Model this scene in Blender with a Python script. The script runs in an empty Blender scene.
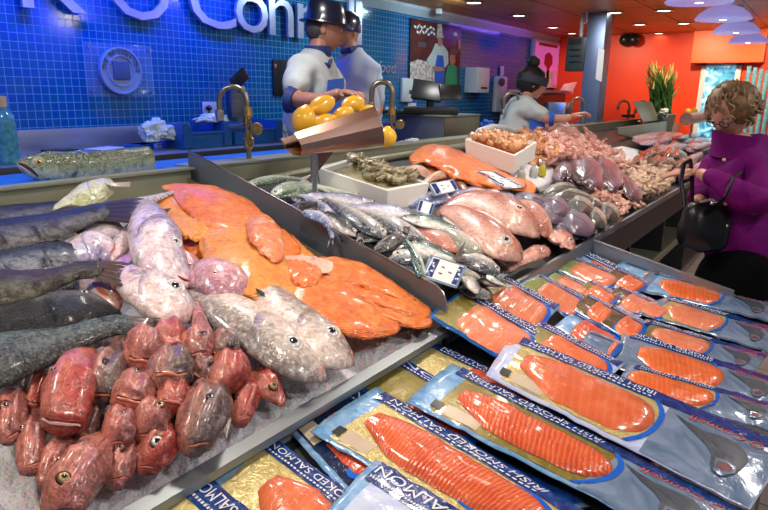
import bpy, bmesh, math, random
from mathutils import Vector as V, Matrix, noise
random.seed(7)
SC = bpy.context.scene
COL = SC.collection
PI = math.pi
rnd = random.uniform

# ------------------------------------------------------------------ camera
F, CX, CY, H = 626.0, 384.0, 255.0, 1.6
_d = V((-37, 2390, 626)).normalized()
AZ = -_d
AX = V((451, -157, 626)); AX = (AX - AZ*AX.dot(AZ)).normalized()
AY = AZ.cross(AX)
RIGHT = V((AX[0], AY[0], AZ[0])); UP = -V((AX[1], AY[1], AZ[1])); FWD = V((AX[2], AY[2], AZ[2]))
cam = bpy.data.objects.new('camera', bpy.data.cameras.new('camera'))
COL.objects.link(cam)
cam.matrix_world = Matrix(((RIGHT.x, UP.x, -FWD.x, 0), (RIGHT.y, UP.y, -FWD.y, 0), (RIGHT.z, UP.z, -FWD.z, H), (0, 0, 0, 1)))
cam.data.sensor_width = 36; cam.data.lens = F/768*36
cam.data.clip_start = .05; cam.data.clip_end = 60
SC.camera = cam
EYE = V((0, 0, H))

def ray(px, py):
    v = V((px-CX, py-CY, F)); return V((v.dot(AX), v.dot(AY), v.dot(AZ)))
R_ = (.5688, .296)            # sloping fish display: z = a + b*y
P_ = (.571, .22)              # sloping pack tray
def on(px, py, h=0, s=R_):    # where the sight line meets the sloping bed raised by h
    r = ray(px, py)
    if s[0] == 'Y': return EYE + r*((s[1]-h)/r.y)      # upright plane y = const, h towards the shop
    t = (s[0]+h-H)/(r.z-s[1]*r.y); return EYE + r*t
def aty(px, py, y): r = ray(px, py); return EYE + r*(y/r.y)
def atx(px, py, x): r = ray(px, py); return EYE + r*(x/r.x)
def atz(px, py, z): r = ray(px, py); return EYE + r*((z-H)/r.z)
def nrm(s): return V((0, -1, 0)) if s[0] == 'Y' else V((0, -s[1], 1)).normalized()

# ------------------------------------------------------------------ materials
MATS = {}
class NT:
    def __init__(s, name):
        m = bpy.data.materials.new(name); m.use_nodes = True
        s.m = m; s.n = m.node_tree.nodes; s.l = m.node_tree.links
        s.b = s.n['Principled BSDF']; MATS[name] = m
    def node(s, t, **k):
        x = s.n.new(t)
        for a, v in k.items(): setattr(x, a, v)
        return x
    def link(s, a, b): s.l.new(a, b); return s
    def set(s, **k):
        for a, v in k.items():
            a = a.replace('_', ' ')
            inp = s.b.inputs[a]
            inp.default_value = (*v, 1) if isinstance(v, (tuple, list)) and len(v) == 3 and inp.type == 'RGBA' else v
        return s
    def coord(s, kind='Object', scale=(1, 1, 1), rot=(0, 0, 0)):
        tc = s.node('ShaderNodeTexCoord'); mp = s.node('ShaderNodeMapping')
        mp.inputs['Scale'].default_value = scale; mp.inputs['Rotation'].default_value = rot
        s.link(tc.outputs[kind], mp.inputs['Vector']); return mp.outputs['Vector']
    def noise(s, vec, scale, detail=3, rough=.55, dist=0):
        x = s.node('ShaderNodeTexNoise'); x.inputs['Scale'].default_value = scale
        x.inputs['Detail'].default_value = detail; x.inputs['Roughness'].default_value = rough
        x.inputs['Distortion'].default_value = dist
        if vec: s.link(vec, x.inputs['Vector'])
        return x.outputs['Fac']
    def vor(s, vec, scale, feature='F1', out='Distance'):
        x = s.node('ShaderNodeTexVoronoi', feature=feature); x.inputs['Scale'].default_value = scale
        s.link(vec, x.inputs['Vector']); return x.outputs[out]
    def ramp(s, fac, stops, interp='LINEAR'):
        x = s.node('ShaderNodeValToRGB'); r = x.color_ramp; r.interpolation = interp
        while len(r.elements) > 1: r.elements.remove(r.elements[-1])
        for i, (p, c) in enumerate(stops):
            e = r.elements[0] if i == 0 else r.elements.new(p)
            e.position = p; e.color = (*c, 1) if len(c) == 3 else c
        s.link(fac, x.inputs['Fac']); return x.outputs['Color']
    def mix(s, fac, a, b, mode='MIX'):
        x = s.node('ShaderNodeMix', data_type='RGBA', blend_type=mode)
        for i, v in ((0, fac), (6, a), (7, b)):
            if hasattr(v, 'links'): s.link(v, x.inputs[i])
            else: x.inputs[i].default_value = (*v, 1) if isinstance(v, tuple) and len(v) == 3 else v
        return x.outputs[2]
    def math(s, op, a, b=0.0):
        x = s.node('ShaderNodeMath', operation=op)
        for i, v in ((0, a), (1, b)):
            if hasattr(v, 'links'): s.link(v, x.inputs[i])
            else: x.inputs[i].default_value = v
        return x.outputs[0]
    def bump(s, h, strength=.3, dist=.002):
        x = s.node('ShaderNodeBump'); x.inputs['Strength'].default_value = strength; x.inputs['Distance'].default_value = dist
        s.link(h, x.inputs['Height']); s.link(x.outputs[0], s.b.inputs['Normal']); return s
    def col(s, c): s.link(c, s.b.inputs['Base Color']); return s

def srgb(r, g, b):
    f = lambda c: c/12.92/255 if c <= 10 else ((c/255+.055)/1.055)**2.4
    return (f(r), f(g), f(b))

def plain(name, c, rough=.5, metal=0, var=.12, scale=14, bump=0, **k):
    """base colour with a little real mottling of its own"""
    t = NT(name); t.set(Roughness=rough, Metallic=metal, **k)
    v = t.coord(); n = t.noise(v, scale)
    lo = tuple(x*(1-var) for x in c); hi = tuple(min(1, x*(1+var)) for x in c)
    t.col(t.ramp(n, [(.3, lo), (.7, hi)]))
    if bump: t.bump(t.noise(v, scale*4), bump)
    return t.m

# ------------------------------------------------------------------ mesh building
WL = {}
def tag(o, label=None, cat=None, group=None, kind=None):
    if label: o['label'] = label
    if cat: o['category'] = cat
    if group: o['group'] = group
    if kind: o['kind'] = kind
    return o
def link(o, parent, origin):
    COL.objects.link(o); WL[o.name] = V(origin)
    if parent is not None:
        o.parent = parent; o.location = V(origin) - WL[parent.name]
    else: o.location = origin
    return o
def empty(name, loc, label=None, cat=None, group=None, kind=None):
    o = bpy.data.objects.new(name, None); o.empty_display_size = .05
    link(o, None, V(loc)); return tag(o, label, cat, group, kind)
def mk(name, vs, fs, m, parent=None, uv=None, smooth=True, label=None, cat=None, group=None, kind=None, sharp=None):
    vs = [V(v) for v in vs]
    n = len(vs); o0 = V((sum(v.x for v in vs)/n, sum(v.y for v in vs)/n, min(v.z for v in vs)))
    me = bpy.data.meshes.new(name); me.from_pydata([v-o0 for v in vs], [], fs); me.update()
    if smooth:
        me.polygons.foreach_set('use_smooth', [True]*len(me.polygons))
    if uv:
        l = me.uv_layers.new(name='UVMap')
        for lp in me.loops: l.data[lp.index].uv = uv[lp.vertex_index]
    if m: me.materials.append(MATS[m] if isinstance(m, str) else m)
    bm = bmesh.new(); bm.from_mesh(me); bmesh.ops.recalc_face_normals(bm, faces=bm.faces); bm.to_mesh(me); bm.free()
    if smooth and sharp is not None: me.set_sharp_from_angle(angle=math.radians(sharp))
    o = bpy.data.objects.new(name, me)
    link(o, parent, o0)
    return tag(o, label, cat, group, kind)

class MB:
    """collects solids that belong to ONE mesh"""
    def __init__(s): s.v = []; s.f = []
    def add(s, vs, fs):
        k = len(s.v); s.v += [V(v) for v in vs]; s.f += [tuple(i+k for i in f) for f in fs]; return s
    def bm(s, b):
        b.verts.ensure_lookup_table(); b.verts.index_update()
        s.add([v.co.copy() for v in b.verts], [tuple(v.index for v in f.verts) for f in b.faces]); b.free(); return s
    def box(s, c, d, bev=.004, rot=None):
        b = bmesh.new(); bmesh.ops.create_cube(b, size=1)
        for v in b.verts: v.co = V((v.co.x*d[0], v.co.y*d[1], v.co.z*d[2]))
        bev = min(bev, min(d)*.45)
        if bev > 0: bmesh.ops.bevel(b, geom=list(b.edges), offset=bev, segments=2, affect='EDGES', profile=.6)
        for v in b.verts: v.co = (rot @ v.co if rot else v.co) + V(c)
        return s.bm(b)
    def span(s, a, b, bev=.004):     # box between two opposite corners
        a = V(a); b = V(b); return s.box((a+b)/2, [abs(x) for x in (b-a)], bev)
    def bar(s, a, b, w, t, bev=.003, up=V((0, 0, 1))):   # box beam from a to b, w across, t along up
        a = V(a); b = V(b); d = (b-a); L = d.length; x = d.normalized()
        y = up.cross(x).normalized(); z = x.cross(y)
        return s.box((a+b)/2, (L, w, t), bev, Matrix((x, y, z)).transposed())
    def tube(s, pts, r, n=12, cap=True):
        pts = [V(p) for p in pts]; N = len(pts)
        rs = r if isinstance(r, (list, tuple)) else [r]*N
        prev = None; rings = []
        for i, p in enumerate(pts):
            t = (pts[min(i+1, N-1)]-pts[max(i-1, 0)]).normalized()
            u = prev if prev is not None else (V((0, 0, 1)) if abs(t.z) < .9 else V((1, 0, 0)))
            u = (u - t*u.dot(t)).normalized(); w = t.cross(u); prev = u
            rings.append([p + (u*math.cos(a)+w*math.sin(a))*rs[i] for a in [2*PI*k/n for k in range(n)]])
        k = len(s.v)
        for r_ in rings: s.v += r_
        for i in range(N-1):
            for j in range(n):
                s.f.append((k+i*n+j, k+i*n+(j+1) % n, k+(i+1)*n+(j+1) % n, k+(i+1)*n+j))
        if cap: s.f.append(tuple(k+j for j in range(n))[::-1]); s.f.append(tuple(k+(N-1)*n+j for j in range(n)))
        return s
    def lathe(s, prof, c=(0, 0, 0), n=24, axis=None):    # prof: (radius, height)
        c = V(c); M = axis if axis else Matrix.Identity(3)
        k = len(s.v); N = len(prof)
        for r, h in prof:
            for j in range(n):
                a = 2*PI*j/n; s.v.append(c + M @ V((r*math.cos(a), r*math.sin(a), h)))
        for i in range(N-1):
            for j in range(n): s.f.append((k+i*n+j, k+i*n+(j+1) % n, k+(i+1)*n+(j+1) % n, k+(i+1)*n+j))
        if prof[0][0] > 1e-5: s.f.append(tuple(k+j for j in range(n))[::-1])
        if prof[-1][0] > 1e-5: s.f.append(tuple(k+(N-1)*n+j for j in range(n)))
        return s
    def prism(s, poly, d):           # closed 3D polygon pushed by vector d
        poly = [V(p) for p in poly]; d = V(d); n = len(poly)
        return s.add(poly + [p+d for p in poly], [tuple(range(n))[::-1], tuple(range(n, 2*n))] + [(i, (i+1) % n, n+(i+1) % n, n+i) for i in range(n)])
    def ball(s, c, r, seg=16, rot=None, nz=0, ns=1.0):
        b = bmesh.new(); bmesh.ops.create_uvsphere(b, u_segments=seg, v_segments=max(6, seg*2//3), radius=1)
        r = V((r, r, r)) if isinstance(r, (int, float)) else V(r); o = V((rnd(0, 50), rnd(0, 50), rnd(0, 50)))
        for v in b.verts:
            k = 1 + nz*noise.noise(v.co*ns+o)
            q = V((v.co.x*r.x, v.co.y*r.y, v.co.z*r.z))*k
            v.co = (rot @ q if rot else q) + V(c)
        return s.bm(b)
    def build(s, name, m, parent=None, **k):
        k.setdefault('sharp', 35); return mk(name, s.v, s.f, m, parent, **k)

def copy_tree(o, loc, rot=None, scale=None):
    """the thing and each of its parts, mesh data shared"""
    c = o.copy(); COL.objects.link(c); c.location = loc; WL[c.name] = V(loc)
    if rot is not None: c.rotation_euler = rot
    if scale is not None: c.scale = (scale,)*3 if isinstance(scale, (int, float)) else scale
    for ch in list(o.children):
        d = ch.copy(); COL.objects.link(d); d.parent = c
        for g in list(ch.children):
            e = g.copy(); COL.objects.link(e); e.parent = d
    return c

def catmull(P, t):
    """P list of tuples, t 0..1"""
    n = len(P)-1; x = min(max(t, 0), 1)*n; i = min(int(x), n-1); f = x-i
    g = lambda k: P[min(max(k, 0), n)]
    a, b, c, d = g(i-1), g(i), g(i+1), g(i+2)
    return tuple(.5*((2*q) + (r-p)*f + (2*p-5*q+4*r-s)*f*f + (3*q-p-3*r+s)*f**3) for p, q, r, s in zip(a, b, c, d))

def glyphs(txt, size=1.0, ext=0, font=None, shear=0, spacing=1.0):
    """lettering as mesh data: verts, faces"""
    cu = bpy.data.curves.new('t', 'FONT'); cu.body = txt; cu.size = size; cu.extrude = ext
    cu.shear = shear; cu.space_character = spacing; cu.resolution_u = 3; cu.align_x = 'LEFT'
    ob = bpy.data.objects.new('t', cu); COL.objects.link(ob)
    dg = bpy.context.evaluated_depsgraph_get(); dg.update()
    me = bpy.data.meshes.new_from_object(ob.evaluated_get(dg))
    vs = [v.co.copy() for v in me.vertices]; fs = [tuple(p.vertices) for p in me.polygons]
    bpy.data.objects.remove(ob); bpy.data.curves.remove(cu); bpy.data.meshes.remove(me)
    return vs, fs
# ------------------------------------------------------------------ room materials
def tile_mat():
    t = NT('blue_mosaic'); g = t.node('ShaderNodeNewGeometry')
    mp = t.node('ShaderNodeMapping'); mp.inputs['Rotation'].default_value = (PI/2, 0, 0)
    t.link(g.outputs['Position'], mp.inputs['Vector'])
    b = t.node('ShaderNodeTexBrick', offset=0, squash=1)
    t.link(mp.outputs['Vector'], b.inputs['Vector'])
    b.inputs['Scale'].default_value = 1; b.inputs['Brick Width'].default_value = .05; b.inputs['Row Height'].default_value = .05
    b.inputs['Mortar Size'].default_value = .0022; b.inputs['Mortar Smooth'].default_value = .2
    b.inputs['Color1'].default_value = (.0, .085, .30, 1); b.inputs['Color2'].default_value = (.0, .115, .26, 1)
    b.inputs['Mortar'].default_value = (.10, .33, .52, 1); b.inputs['Bias'].default_value = 0
    t.col(b.outputs['Color'])
    t.link(t.ramp(b.outputs['Fac'], [(0, (.12,)*3), (1, (.6,)*3)]), t.b.inputs['Roughness'])
    x = t.node('ShaderNodeBump', invert=True); x.inputs['Strength'].default_value = .5; x.inputs['Distance'].default_value = .002
    t.link(b.outputs['Fac'], x.inputs['Height']); t.link(x.outputs[0], t.b.inputs['Normal'])
tile_mat()
def steel(name, c=(.42, .44, .45), rough=.28, stretch=(1, 60, 60), metal=1):
    t = NT(name); t.set(Metallic=metal); v = t.coord(scale=stretch)
    n = t.noise(v, 6, 4); w = t.noise(t.coord(), 3, 4)
    t.col(t.mix(w, tuple(x*.9 for x in c), c))
    t.link(t.ramp(n, [(.3, (rough*.9,)*3), (.7, (rough*1.15,)*3)]), t.b.inputs['Roughness'])
steel('steel'); 
pass
def metal(name, c, rough=.3, k=1): plain(name, c, rough, k, var=.06, scale=3)
metal('steel_plain', (.33, .38, .42), .36, .7); metal('steel_divider', (.15, .18, .21), .45, .45); metal('steel_green', (.30, .33, .24), .35, .4); metal('steel_dark', (.05, .058, .065), .4, .4); metal('steel_copper', (.40, .27, .23), .25); metal('steel_fish_reflect', (.58, .46, .28), .38); metal('steel_rim', (.62, .64, .66), .25)
plain('red_paint', (.80, .050, .006), .45, var=.05, scale=2)
plain('red_paint_lit', (.90, .12, .012), .45, var=.04, scale=2)  # the red paint again, its lit orange look put into the colour
plain('white_plastic', (.62, .66, .68), .35, var=.05); plain('white_trim', (.55, .62, .70), .4, var=.05)
plain('black_plastic', (.012, .014, .016), .3); plain('dark_gap', (.01, .012, .015), .8)
plain('polystyrene', (.80, .80, .76), .7, var=.05, scale=150, bump=.2)
plain('paper', (.75, .78, .78), .6, var=.03)
plain('blue_plastic', (.01, .09, .30), .35); plain('cutting_blue', (.01, .13, .62), .4, var=.2, scale=40)
plain('teal_plastic', (.01, .16, .34), .35)
def ceil_mat():
    t = NT('wood_ceiling'); v = t.coord(scale=(2, 9, 1)); n = t.noise(v, 2.5, 5, .6, .6)
    g = t.node('ShaderNodeNewGeometry'); b = t.node('ShaderNodeTexBrick', offset=0)
    t.link(g.outputs['Position'], b.inputs['Vector']); b.inputs['Scale'].default_value = 1
    b.inputs['Brick Width'].default_value = 1.5; b.inputs['Row Height'].default_value = .9; b.inputs['Mortar Size'].default_value = .012
    b.inputs['Color1'].default_value = (1, 1, 1, 1); b.inputs['Color2'].default_value = (.8, .8, .8, 1); b.inputs['Mortar'].default_value = (.15, .12, .1, 1)
    t.col(t.mix(1.0, t.ramp(n, [(.3, (.62, .20, .035)), (.7, (.85, .34, .08))]), b.outputs['Color'], 'MULTIPLY')); t.set(Roughness=.4)
ceil_mat()
def floor_mat():
    t = NT('floor_tile'); g = t.node('ShaderNodeNewGeometry'); b = t.node('ShaderNodeTexBrick', offset=0)
    t.link(g.outputs['Position'], b.inputs['Vector']); b.inputs['Scale'].default_value = 1
    b.inputs['Brick Width'].default_value = .3; b.inputs['Row Height'].default_value = .3; b.inputs['Mortar Size'].default_value = .006
    b.inputs['Color1'].default_value = (.22, .19, .17, 1); b.inputs['Color2'].default_value = (.27, .23, .21, 1); b.inputs['Mortar'].default_value = (.08, .07, .07, 1)
    t.col(b.outputs['Color']); t.set(Roughness=.45)
floor_mat()
def emit(name, c, s):
    t = NT(name); t.set(Base_Color=c, Emission_Color=c, Emission_Strength=s); return t.m
emit('lamp_glow', (1, .86, .66), 14); emit('downlight_glow', (1, .84, .62), 9); emit('cold_window', (.22, .55, .72), .9)
emit('poster_glow', (.62, .12, .45), .5)
emit('screen_glow', (.2, .5, .8), .6)

XE, YW, ZC = 10.8, 4.0, 2.52
def struct(name, a, b, m, bev=.0, **k): o = MB().span(a, b, bev).build(name, m, smooth=False, sharp=None, **k); o['kind'] = 'structure'; return o
struct('floor', (-2, -3.2, -.05), (XE+1.2, YW+.1, 0), 'floor_tile')
struct('floor_platform', (-1.9, 2.55, 0), (XE-1, YW, .25), 'floor_tile')
struct('ceiling', (-2, -3.2, ZC), (XE+1.2, YW+.1, ZC+.08), 'wood_ceiling')
struct('wall_back', (-2, YW, 0), (XE, YW+.1, ZC), 'blue_mosaic')
o = struct('wall_end', (XE, -3.2, 0), (XE+.1, YW, ZC), 'red_paint')
tr = MB().prism([(2.2, YW, ZC), (2.2, YW-.06, ZC), (2.2, YW-.06, ZC-.03), (2.2, YW, ZC-.10)], (XE-2.2, 0, 0)).build('trim_1', 'white_trim', sharp=20); tr['kind'] = 'structure'
# bulkhead, doorway and curtain on the end wall
ya = atx(690, 62, XE-.3).y; zb = atx(700, 63, XE-.3).z; yb = atx(763, 62, XE-.3).y
struct('bulkhead', (XE-.3, yb, zb), (XE, ya, ZC), 'red_paint_lit', .01)
dy0, dy1 = atx(703, 70, XE).y, atx(740, 70, XE).y; dz1 = atx(715, 66, XE).z
fr = MB()
fr.span((XE-.05, dy0-.05, 0), (XE, dy0+.02, dz1+.05)).span((XE-.05, dy1-.02, 0), (XE, dy1+.05, dz1+.05)).span((XE-.05, dy1-.02, dz1), (XE, dy0+.02, dz1+.05))
fr = fr.build('door_1', 'white_plastic'); fr['kind'] = 'structure'
def window_mat():
    t = NT('frosted_window'); v = t.coord(); n = t.noise(v, 5, 2, .5, 1.5)
    c = t.ramp(n, [(.35, (.015, .10, .25)), (.5, (.10, .42, .62)), (.62, (.45, .75, .85))])
    t.col(c); t.link(c, t.b.inputs['Emission Color']); t.set(Emission_Strength=.75, Roughness=.15)
window_mat()
MB().span((XE-.03, dy1, 0), (XE-.01, dy0, dz1), 0).build('door_pane', 'frosted_window', fr, label='frosted pale blue glass')
# vertical strip curtain right of the doorway
cy1 = atx(749, 70, XE-.5).y; cv = []
cur = MB()
for k in range(14):
    y = cy1 - .075*k
    cur.tube([(XE-.5+.02*math.sin(k*2.1), y, .1), (XE-.5+.02*math.sin(k*1.3), y+.01, 1.2), (XE-.5, y, atx(750, 66, XE-.5).z-.02*k)], .028, 8)
plain('curtain_blue', (.12, .34, .42), .5, var=.4, scale=30)
tag(cur.build('strip_curtain', 'curtain_blue'), 'pale blue strip curtain hanging at the far right beside the doorway', 'curtain')

# ------------------------------------------------------------------ ceiling lights
def downlight(px, py, i, lab):
    p = atz(px, py, ZC)
    o = MB().lathe([(.085, 0), (.105, -.004), (.108, -.012), (.09, -.016), (.08, -.004)], p, 24).build('recessed_downlight', 'steel_rim')
    tag(o, lab, 'ceiling light', 'recessed downlights in the wooden ceiling')
    MB().lathe([(.0, -.006), (.08, -.006), (.08, 0), (.0, 0)], p, 20).build('bulb_lens', 'downlight_glow', o)
    return p
DL = [(474, 2, 'recessed round downlight in the wood ceiling, nearest one above the wall poster'), (519, 15, 'recessed downlight, second along the tiled wall from the left'),
      (553, 27, 'recessed downlight along the tiled wall, left of the steel column'), (572, 33, 'recessed downlight directly behind the hanging scale, touching the column in view'),
      (615, 12, 'recessed downlight just right of the top of the steel column'), (664, 10, 'small downlight high in the ceiling left of the pendant lamps'),
      (640, 24, 'small downlight right of the column, second back in its row'), (684, 23, 'small downlight beside the second pendant lamp'),
      (659, 33, 'small downlight near the red end wall, above the tall grass'), (699, 33, 'small downlight near the red end wall, left of the third pendant lamp')]
for i, (px, py, lab) in enumerate(DL):
    p = downlight(px, py, i, lab)
def add_light(name, kind, loc, power, color=(1, .9, .75), size=.1, look=None, **k):
    l = bpy.data.lights.new(name, kind); l.energy = power; l.color = color
    if kind == 'AREA':
        l.shape = 'RECTANGLE' if isinstance(size, tuple) else 'DISK'
        l.size = size[0] if isinstance(size, tuple) else size
        if isinstance(size, tuple): l.size_y = size[1]
    elif kind != 'SUN': l.shadow_soft_size = size
    for a, v in k.items(): setattr(l, a, v)
    o = bpy.data.objects.new(name, l); COL.objects.link(o); o.location = loc
    if look is not None: o.rotation_euler = (V(look)-V(loc)).to_track_quat('-Z', 'Y').to_euler()
    return o
for x, y in ((.6, -.7), (2.0, -.7), (3.4, -.8), (5.0, -.8)): add_light('shop_fill_light', 'AREA', (x, y, ZC-.02), 13, (1, .96, .92), .25, (x, y+.7, 0))  # lamps added on the customer side to brighten the packs
for x in (4.6, 6.2): add_light('wall_downlight', 'AREA', (x, YW-.7, ZC-.02), 12, (.6, .9, 1), .3, (x, YW, 1.2))
plain('lamp_shade', (.55, .55, .95), .35, var=.03, Emission_Color=(.35, .35, .95), Emission_Strength=.45)
LAMPX = []
def pendant(x, y, z, lab):
    t = empty('pendant_lamp', (x, y, z), lab, 'pendant lamp', 'pendant lamps over the fish counter')
    MB().lathe([(.225, 0), (.23, .012), (.20, .05), (.14, .095), (.07, .12), (.03, .135), (.03, .15), (0, .15), (0, .14), (.06, .112), (.13, .085), (.19, .04), (.218, .004)], (x, y, z), 40).build('lamp_shade', 'lamp_shade', t, sharp=50)
    MB().lathe([(0, -.002), (.085, .004), (.09, .02), (0, .03)], (x, y, z), 24).build('bulb', 'lamp_glow', t)
    MB().lathe([(.095, .03), (.105, .0), (.112, .0), (.1, .04)], (x, y, z), 24).build('bulb_ring', 'steel_rim', t)
    MB().tube([(x, y, z+.15), (x, y, ZC)], .006, 8).lathe([(.03, ZC-z-.03), (.03, ZC-z)], (x, y, z), 16).build('cord', 'white_plastic', t)
    add_light('lamp_light', 'SPOT', (x, y, z-.03), PEND, (1, .88, .74), .08, (x, y+.12, 0), spot_size=math.radians(140), spot_blend=.8)
PEND = 31
for i, (px, py) in enumerate([(699, 3), (723, 20), (736, 33), (748, 43)]):
    p = atz(px, py, 2.25)
    pendant(p.x, p.y, 2.25, ['lilac dome pendant lamp cut by the top edge, nearest of four', 'lilac dome pendant lamp, uppermost whole one of the row', 'lilac dome pendant lamp, third from the front of the row', 'smallest lilac dome pendant lamp, farthest of the row'][i])
    LAMPX.append(p)
for x in (3.9, 2.6, 1.3, 0.0):
    add_light('lamp_light', 'SPOT', (x, 1.0, 2.2), PEND*1.25, (1, .88, .74), .09, (x, 1.3, 0), spot_size=math.radians(140), spot_blend=.8)
for x in (.6, 2.4, 4.4, 7): add_light('ceiling_fill_light', 'AREA', (x, 2.3, ZC-.02), 13, (1, .97, .95), .3, (x, 2.1, 0))  # soft fill: extra area lamps added under the ceiling
# blue wall washers
for x, e in ((.9, 17), (2.1, 22), (3.2, 16)):
    add_light('blue_wall_washer', 'AREA', (x, YW-.35, ZC-.03), e, (.02, .10, 1), (.7, .06), (x, YW-.02, 1.9))
add_light('violet_wall_washer', 'AREA', (8.6, YW-.4, ZC-.03), 3.5, (.25, .12, 1), (1.6, .08), (8.6, YW-.02, 1.8))
for y, e in ((3.0, 45), (1.7, 70), (0.6, 70)): add_light('end_wall_downlight', 'SPOT', (XE-1.4, y, ZC-.05), e*1.5, (1, .75, .5), .08, (XE-.1, y, 1.3), spot_size=math.radians(110), spot_blend=.7)
w = bpy.data.worlds.new('world'); SC.world = w; w.use_nodes = True
w.node_tree.nodes['Background'].inputs[0].default_value = (.75, .85, 1, 1); w.node_tree.nodes['Background'].inputs[1].default_value = .22

# ------------------------------------------------------------------ counters
def zr(y, h=0, s=R_): return s[0]+s[1]*y+h
def slab(mb, x0, x1, y0, y1, h0, h1, s=R_):   # sheared box following the slope
    q = [(x0, y0, zr(y0, h0, s)), (x1, y0, zr(y0, h0, s)), (x1, y1, zr(y1, h0, s)), (x0, y1, zr(y1, h0, s))]
    return mb.prism(q, (0, 0, h1-h0))
XT0, XT1, YF, YB = .40, 1.70, .95, 2.2
tr1 = empty('display_tray', (1.05, YF, .6), 'big sloping steel tray of hake, pale fish and gurnard at the left', 'display tray')
m = MB(); slab(m, XT0, XT1, YF-.01, YB, -.10, -.06); m.build('tray_bottom', 'steel', tr1, smooth=False, sharp=None)
m = MB(); slab(m, XT0, XT1+.012, YF-.028, YF+.003, -.02, 0.0); slab(m, XT0, XT1+.012, YF-.004, YF+.003, -.17, -.019); m.build('front_rim', 'steel_plain', tr1, smooth=False, sharp=None)
m = MB(); slab(m, XT0-.006, XT0, YF-.01, YB, -.09, .0); m.build('side_rim', 'steel_plain', tr1, smooth=False, sharp=None)
m = MB(); slab(m, XT1, XT1+.006, YF, YB, -.06, .012); m.build('side_rim', 'steel_fish_reflect', tr1, smooth=False, sharp=None, label='warm tinted inner side wall')  # orange reflection of the fish is put into this steel's base colour
m = MB().span((-.6, YB, zr(YB, -.06)), (XT1+.02, YB+.02, 1.275), 0).span((-.6, YB-.03, 1.268), (XT1+.02, YB+.03, 1.277), 0); m.build('back_panel', 'steel_green', tr1, smooth=False, sharp=None)
# ice bed
def ice(name, x0, x1, y0, y1, h, lab, s=R_, step=.018, amp=.012, n=1):
    nx, ny = int((x1-x0)/step), int((y1-y0)/step); vs = []; fs = []
    for j in range(ny+1):
        for i in range(nx+1):
            x = x0+(x1-x0)*i/nx; y = y0+(y1-y0)*j/ny
            z = zr(y, h, s)+amp*noise.noise(V((x*12, y*12, 0)))+amp*.7*noise.noise(V((x*60, y*60, 3)))
            vs.append((x+rnd(-.004, .004), y+rnd(-.004, .004), z))
    for j in range(ny):
        for i in range(nx): k = j*(nx+1)+i; fs.append((k, k+1, k+nx+2, k+nx+1))
    return tag(mk(name, vs, fs, 'ice', smooth=False), lab, 'ice', kind='stuff')
def ice_mat():
    t = NT('ice'); t.set(Roughness=.12, Specular_IOR_Level=.8, Subsurface_Weight=.3, Subsurface_Scale=.01); v = t.coord()
    t.col(t.ramp(t.vor(v, 120), [(.05, (.55, .58, .70)), (.2, (.80, .82, .92)), (.6, (.92, .93, 1))]))
    t.link(t.vor(v, 120), t.b.inputs['Roughness']); t.bump(t.math('ADD', t.vor(v, 120), t.noise(v, 260, 2)), .5, .006)
ice_mat()
ice('crushed_ice', XT0+.002, XT1-.002, YF+.004, YB-.004, -.05, 'crushed ice covering the bottom of the left steel tray')
dv = empty('steel_divider', (1.735, 1.6, 1.0), 'tall dark steel divider plate between the fillet tray and the whole fish', 'divider')
def arc(y, z, r, a0, a1, n=6): return [(1.733, y+r*math.cos(a0+(a1-a0)*k/n), z+r*math.sin(a0+(a1-a0)*k/n)) for k in range(n+1)]
yy = YF-.005; poly = [(1.733, YB+.03, zr(YB, -.1)), (1.733, YB+.03, zr(YB, .125))]
poly += [(1.733, yy+.045, zr(yy+.045, .115)), (1.733, yy+.018, zr(yy+.03, .100)), (1.733, yy+.004, zr(yy, .075)), (1.733, yy, zr(yy, .05)), (1.733, yy, zr(yy, -.1))]
MB().prism(poly, (.005, 0, 0)).build('plate', 'steel_divider', dv, smooth=False, sharp=None)
MB().tube([V(p)+V((.0025, 0, 0)) for p in poly[1:6]], .004, 8).build('folded_edge', 'steel_rim', dv)
# the long counter that carries the rest
XC1 = 9.6
tr2 = empty('fish_counter', (4, YF, 0), 'long sloping fish counter with dark steel front running to the back', 'counter')
m = MB(); slab(m, 1.742, XC1, YF, YB, -.08, -.03); m.build('bed', 'steel_dark', tr2, smooth=False, sharp=None)
m = MB(); slab(m, 1.742, XC1, YF-.012, YF, -.14, .012); m.build('front_rim', 'steel_plain', tr2, smooth=False, sharp=None)
m = MB(); m.span((1.742, YB, 1.05), (XC1, YB+.02, zr(YB, .05)), 0).span((1.742, YB-.01, zr(YB, .045)), (XC1, YB+.14, zr(YB, .055)), 0); m.build('back_ledge', 'steel_green', tr2, smooth=False, sharp=None)
m = MB().span((3.3, YF-.02, .66), (XC1, YF+.02, zr(YF, -.02)), .002).span((3.3, YF+.3, .0), (XC1, YF+.33, .66), 0); m.build('apron_panel', 'steel_dark', tr2, smooth=False, sharp=None)
for x in (4.15, 5.2, 6.3, 7.4): MB().span((x, YF-.01, .0), (x+.035, YF+.3, .66), .002).build('upright', 'steel_dark', tr2, smooth=False, sharp=None)
MB().span((3.3, YF-.02, .34), (XC1, YF+.28, .40), .003).build('lower_shelf', 'steel_green', tr2, smooth=False, sharp=None)
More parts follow.
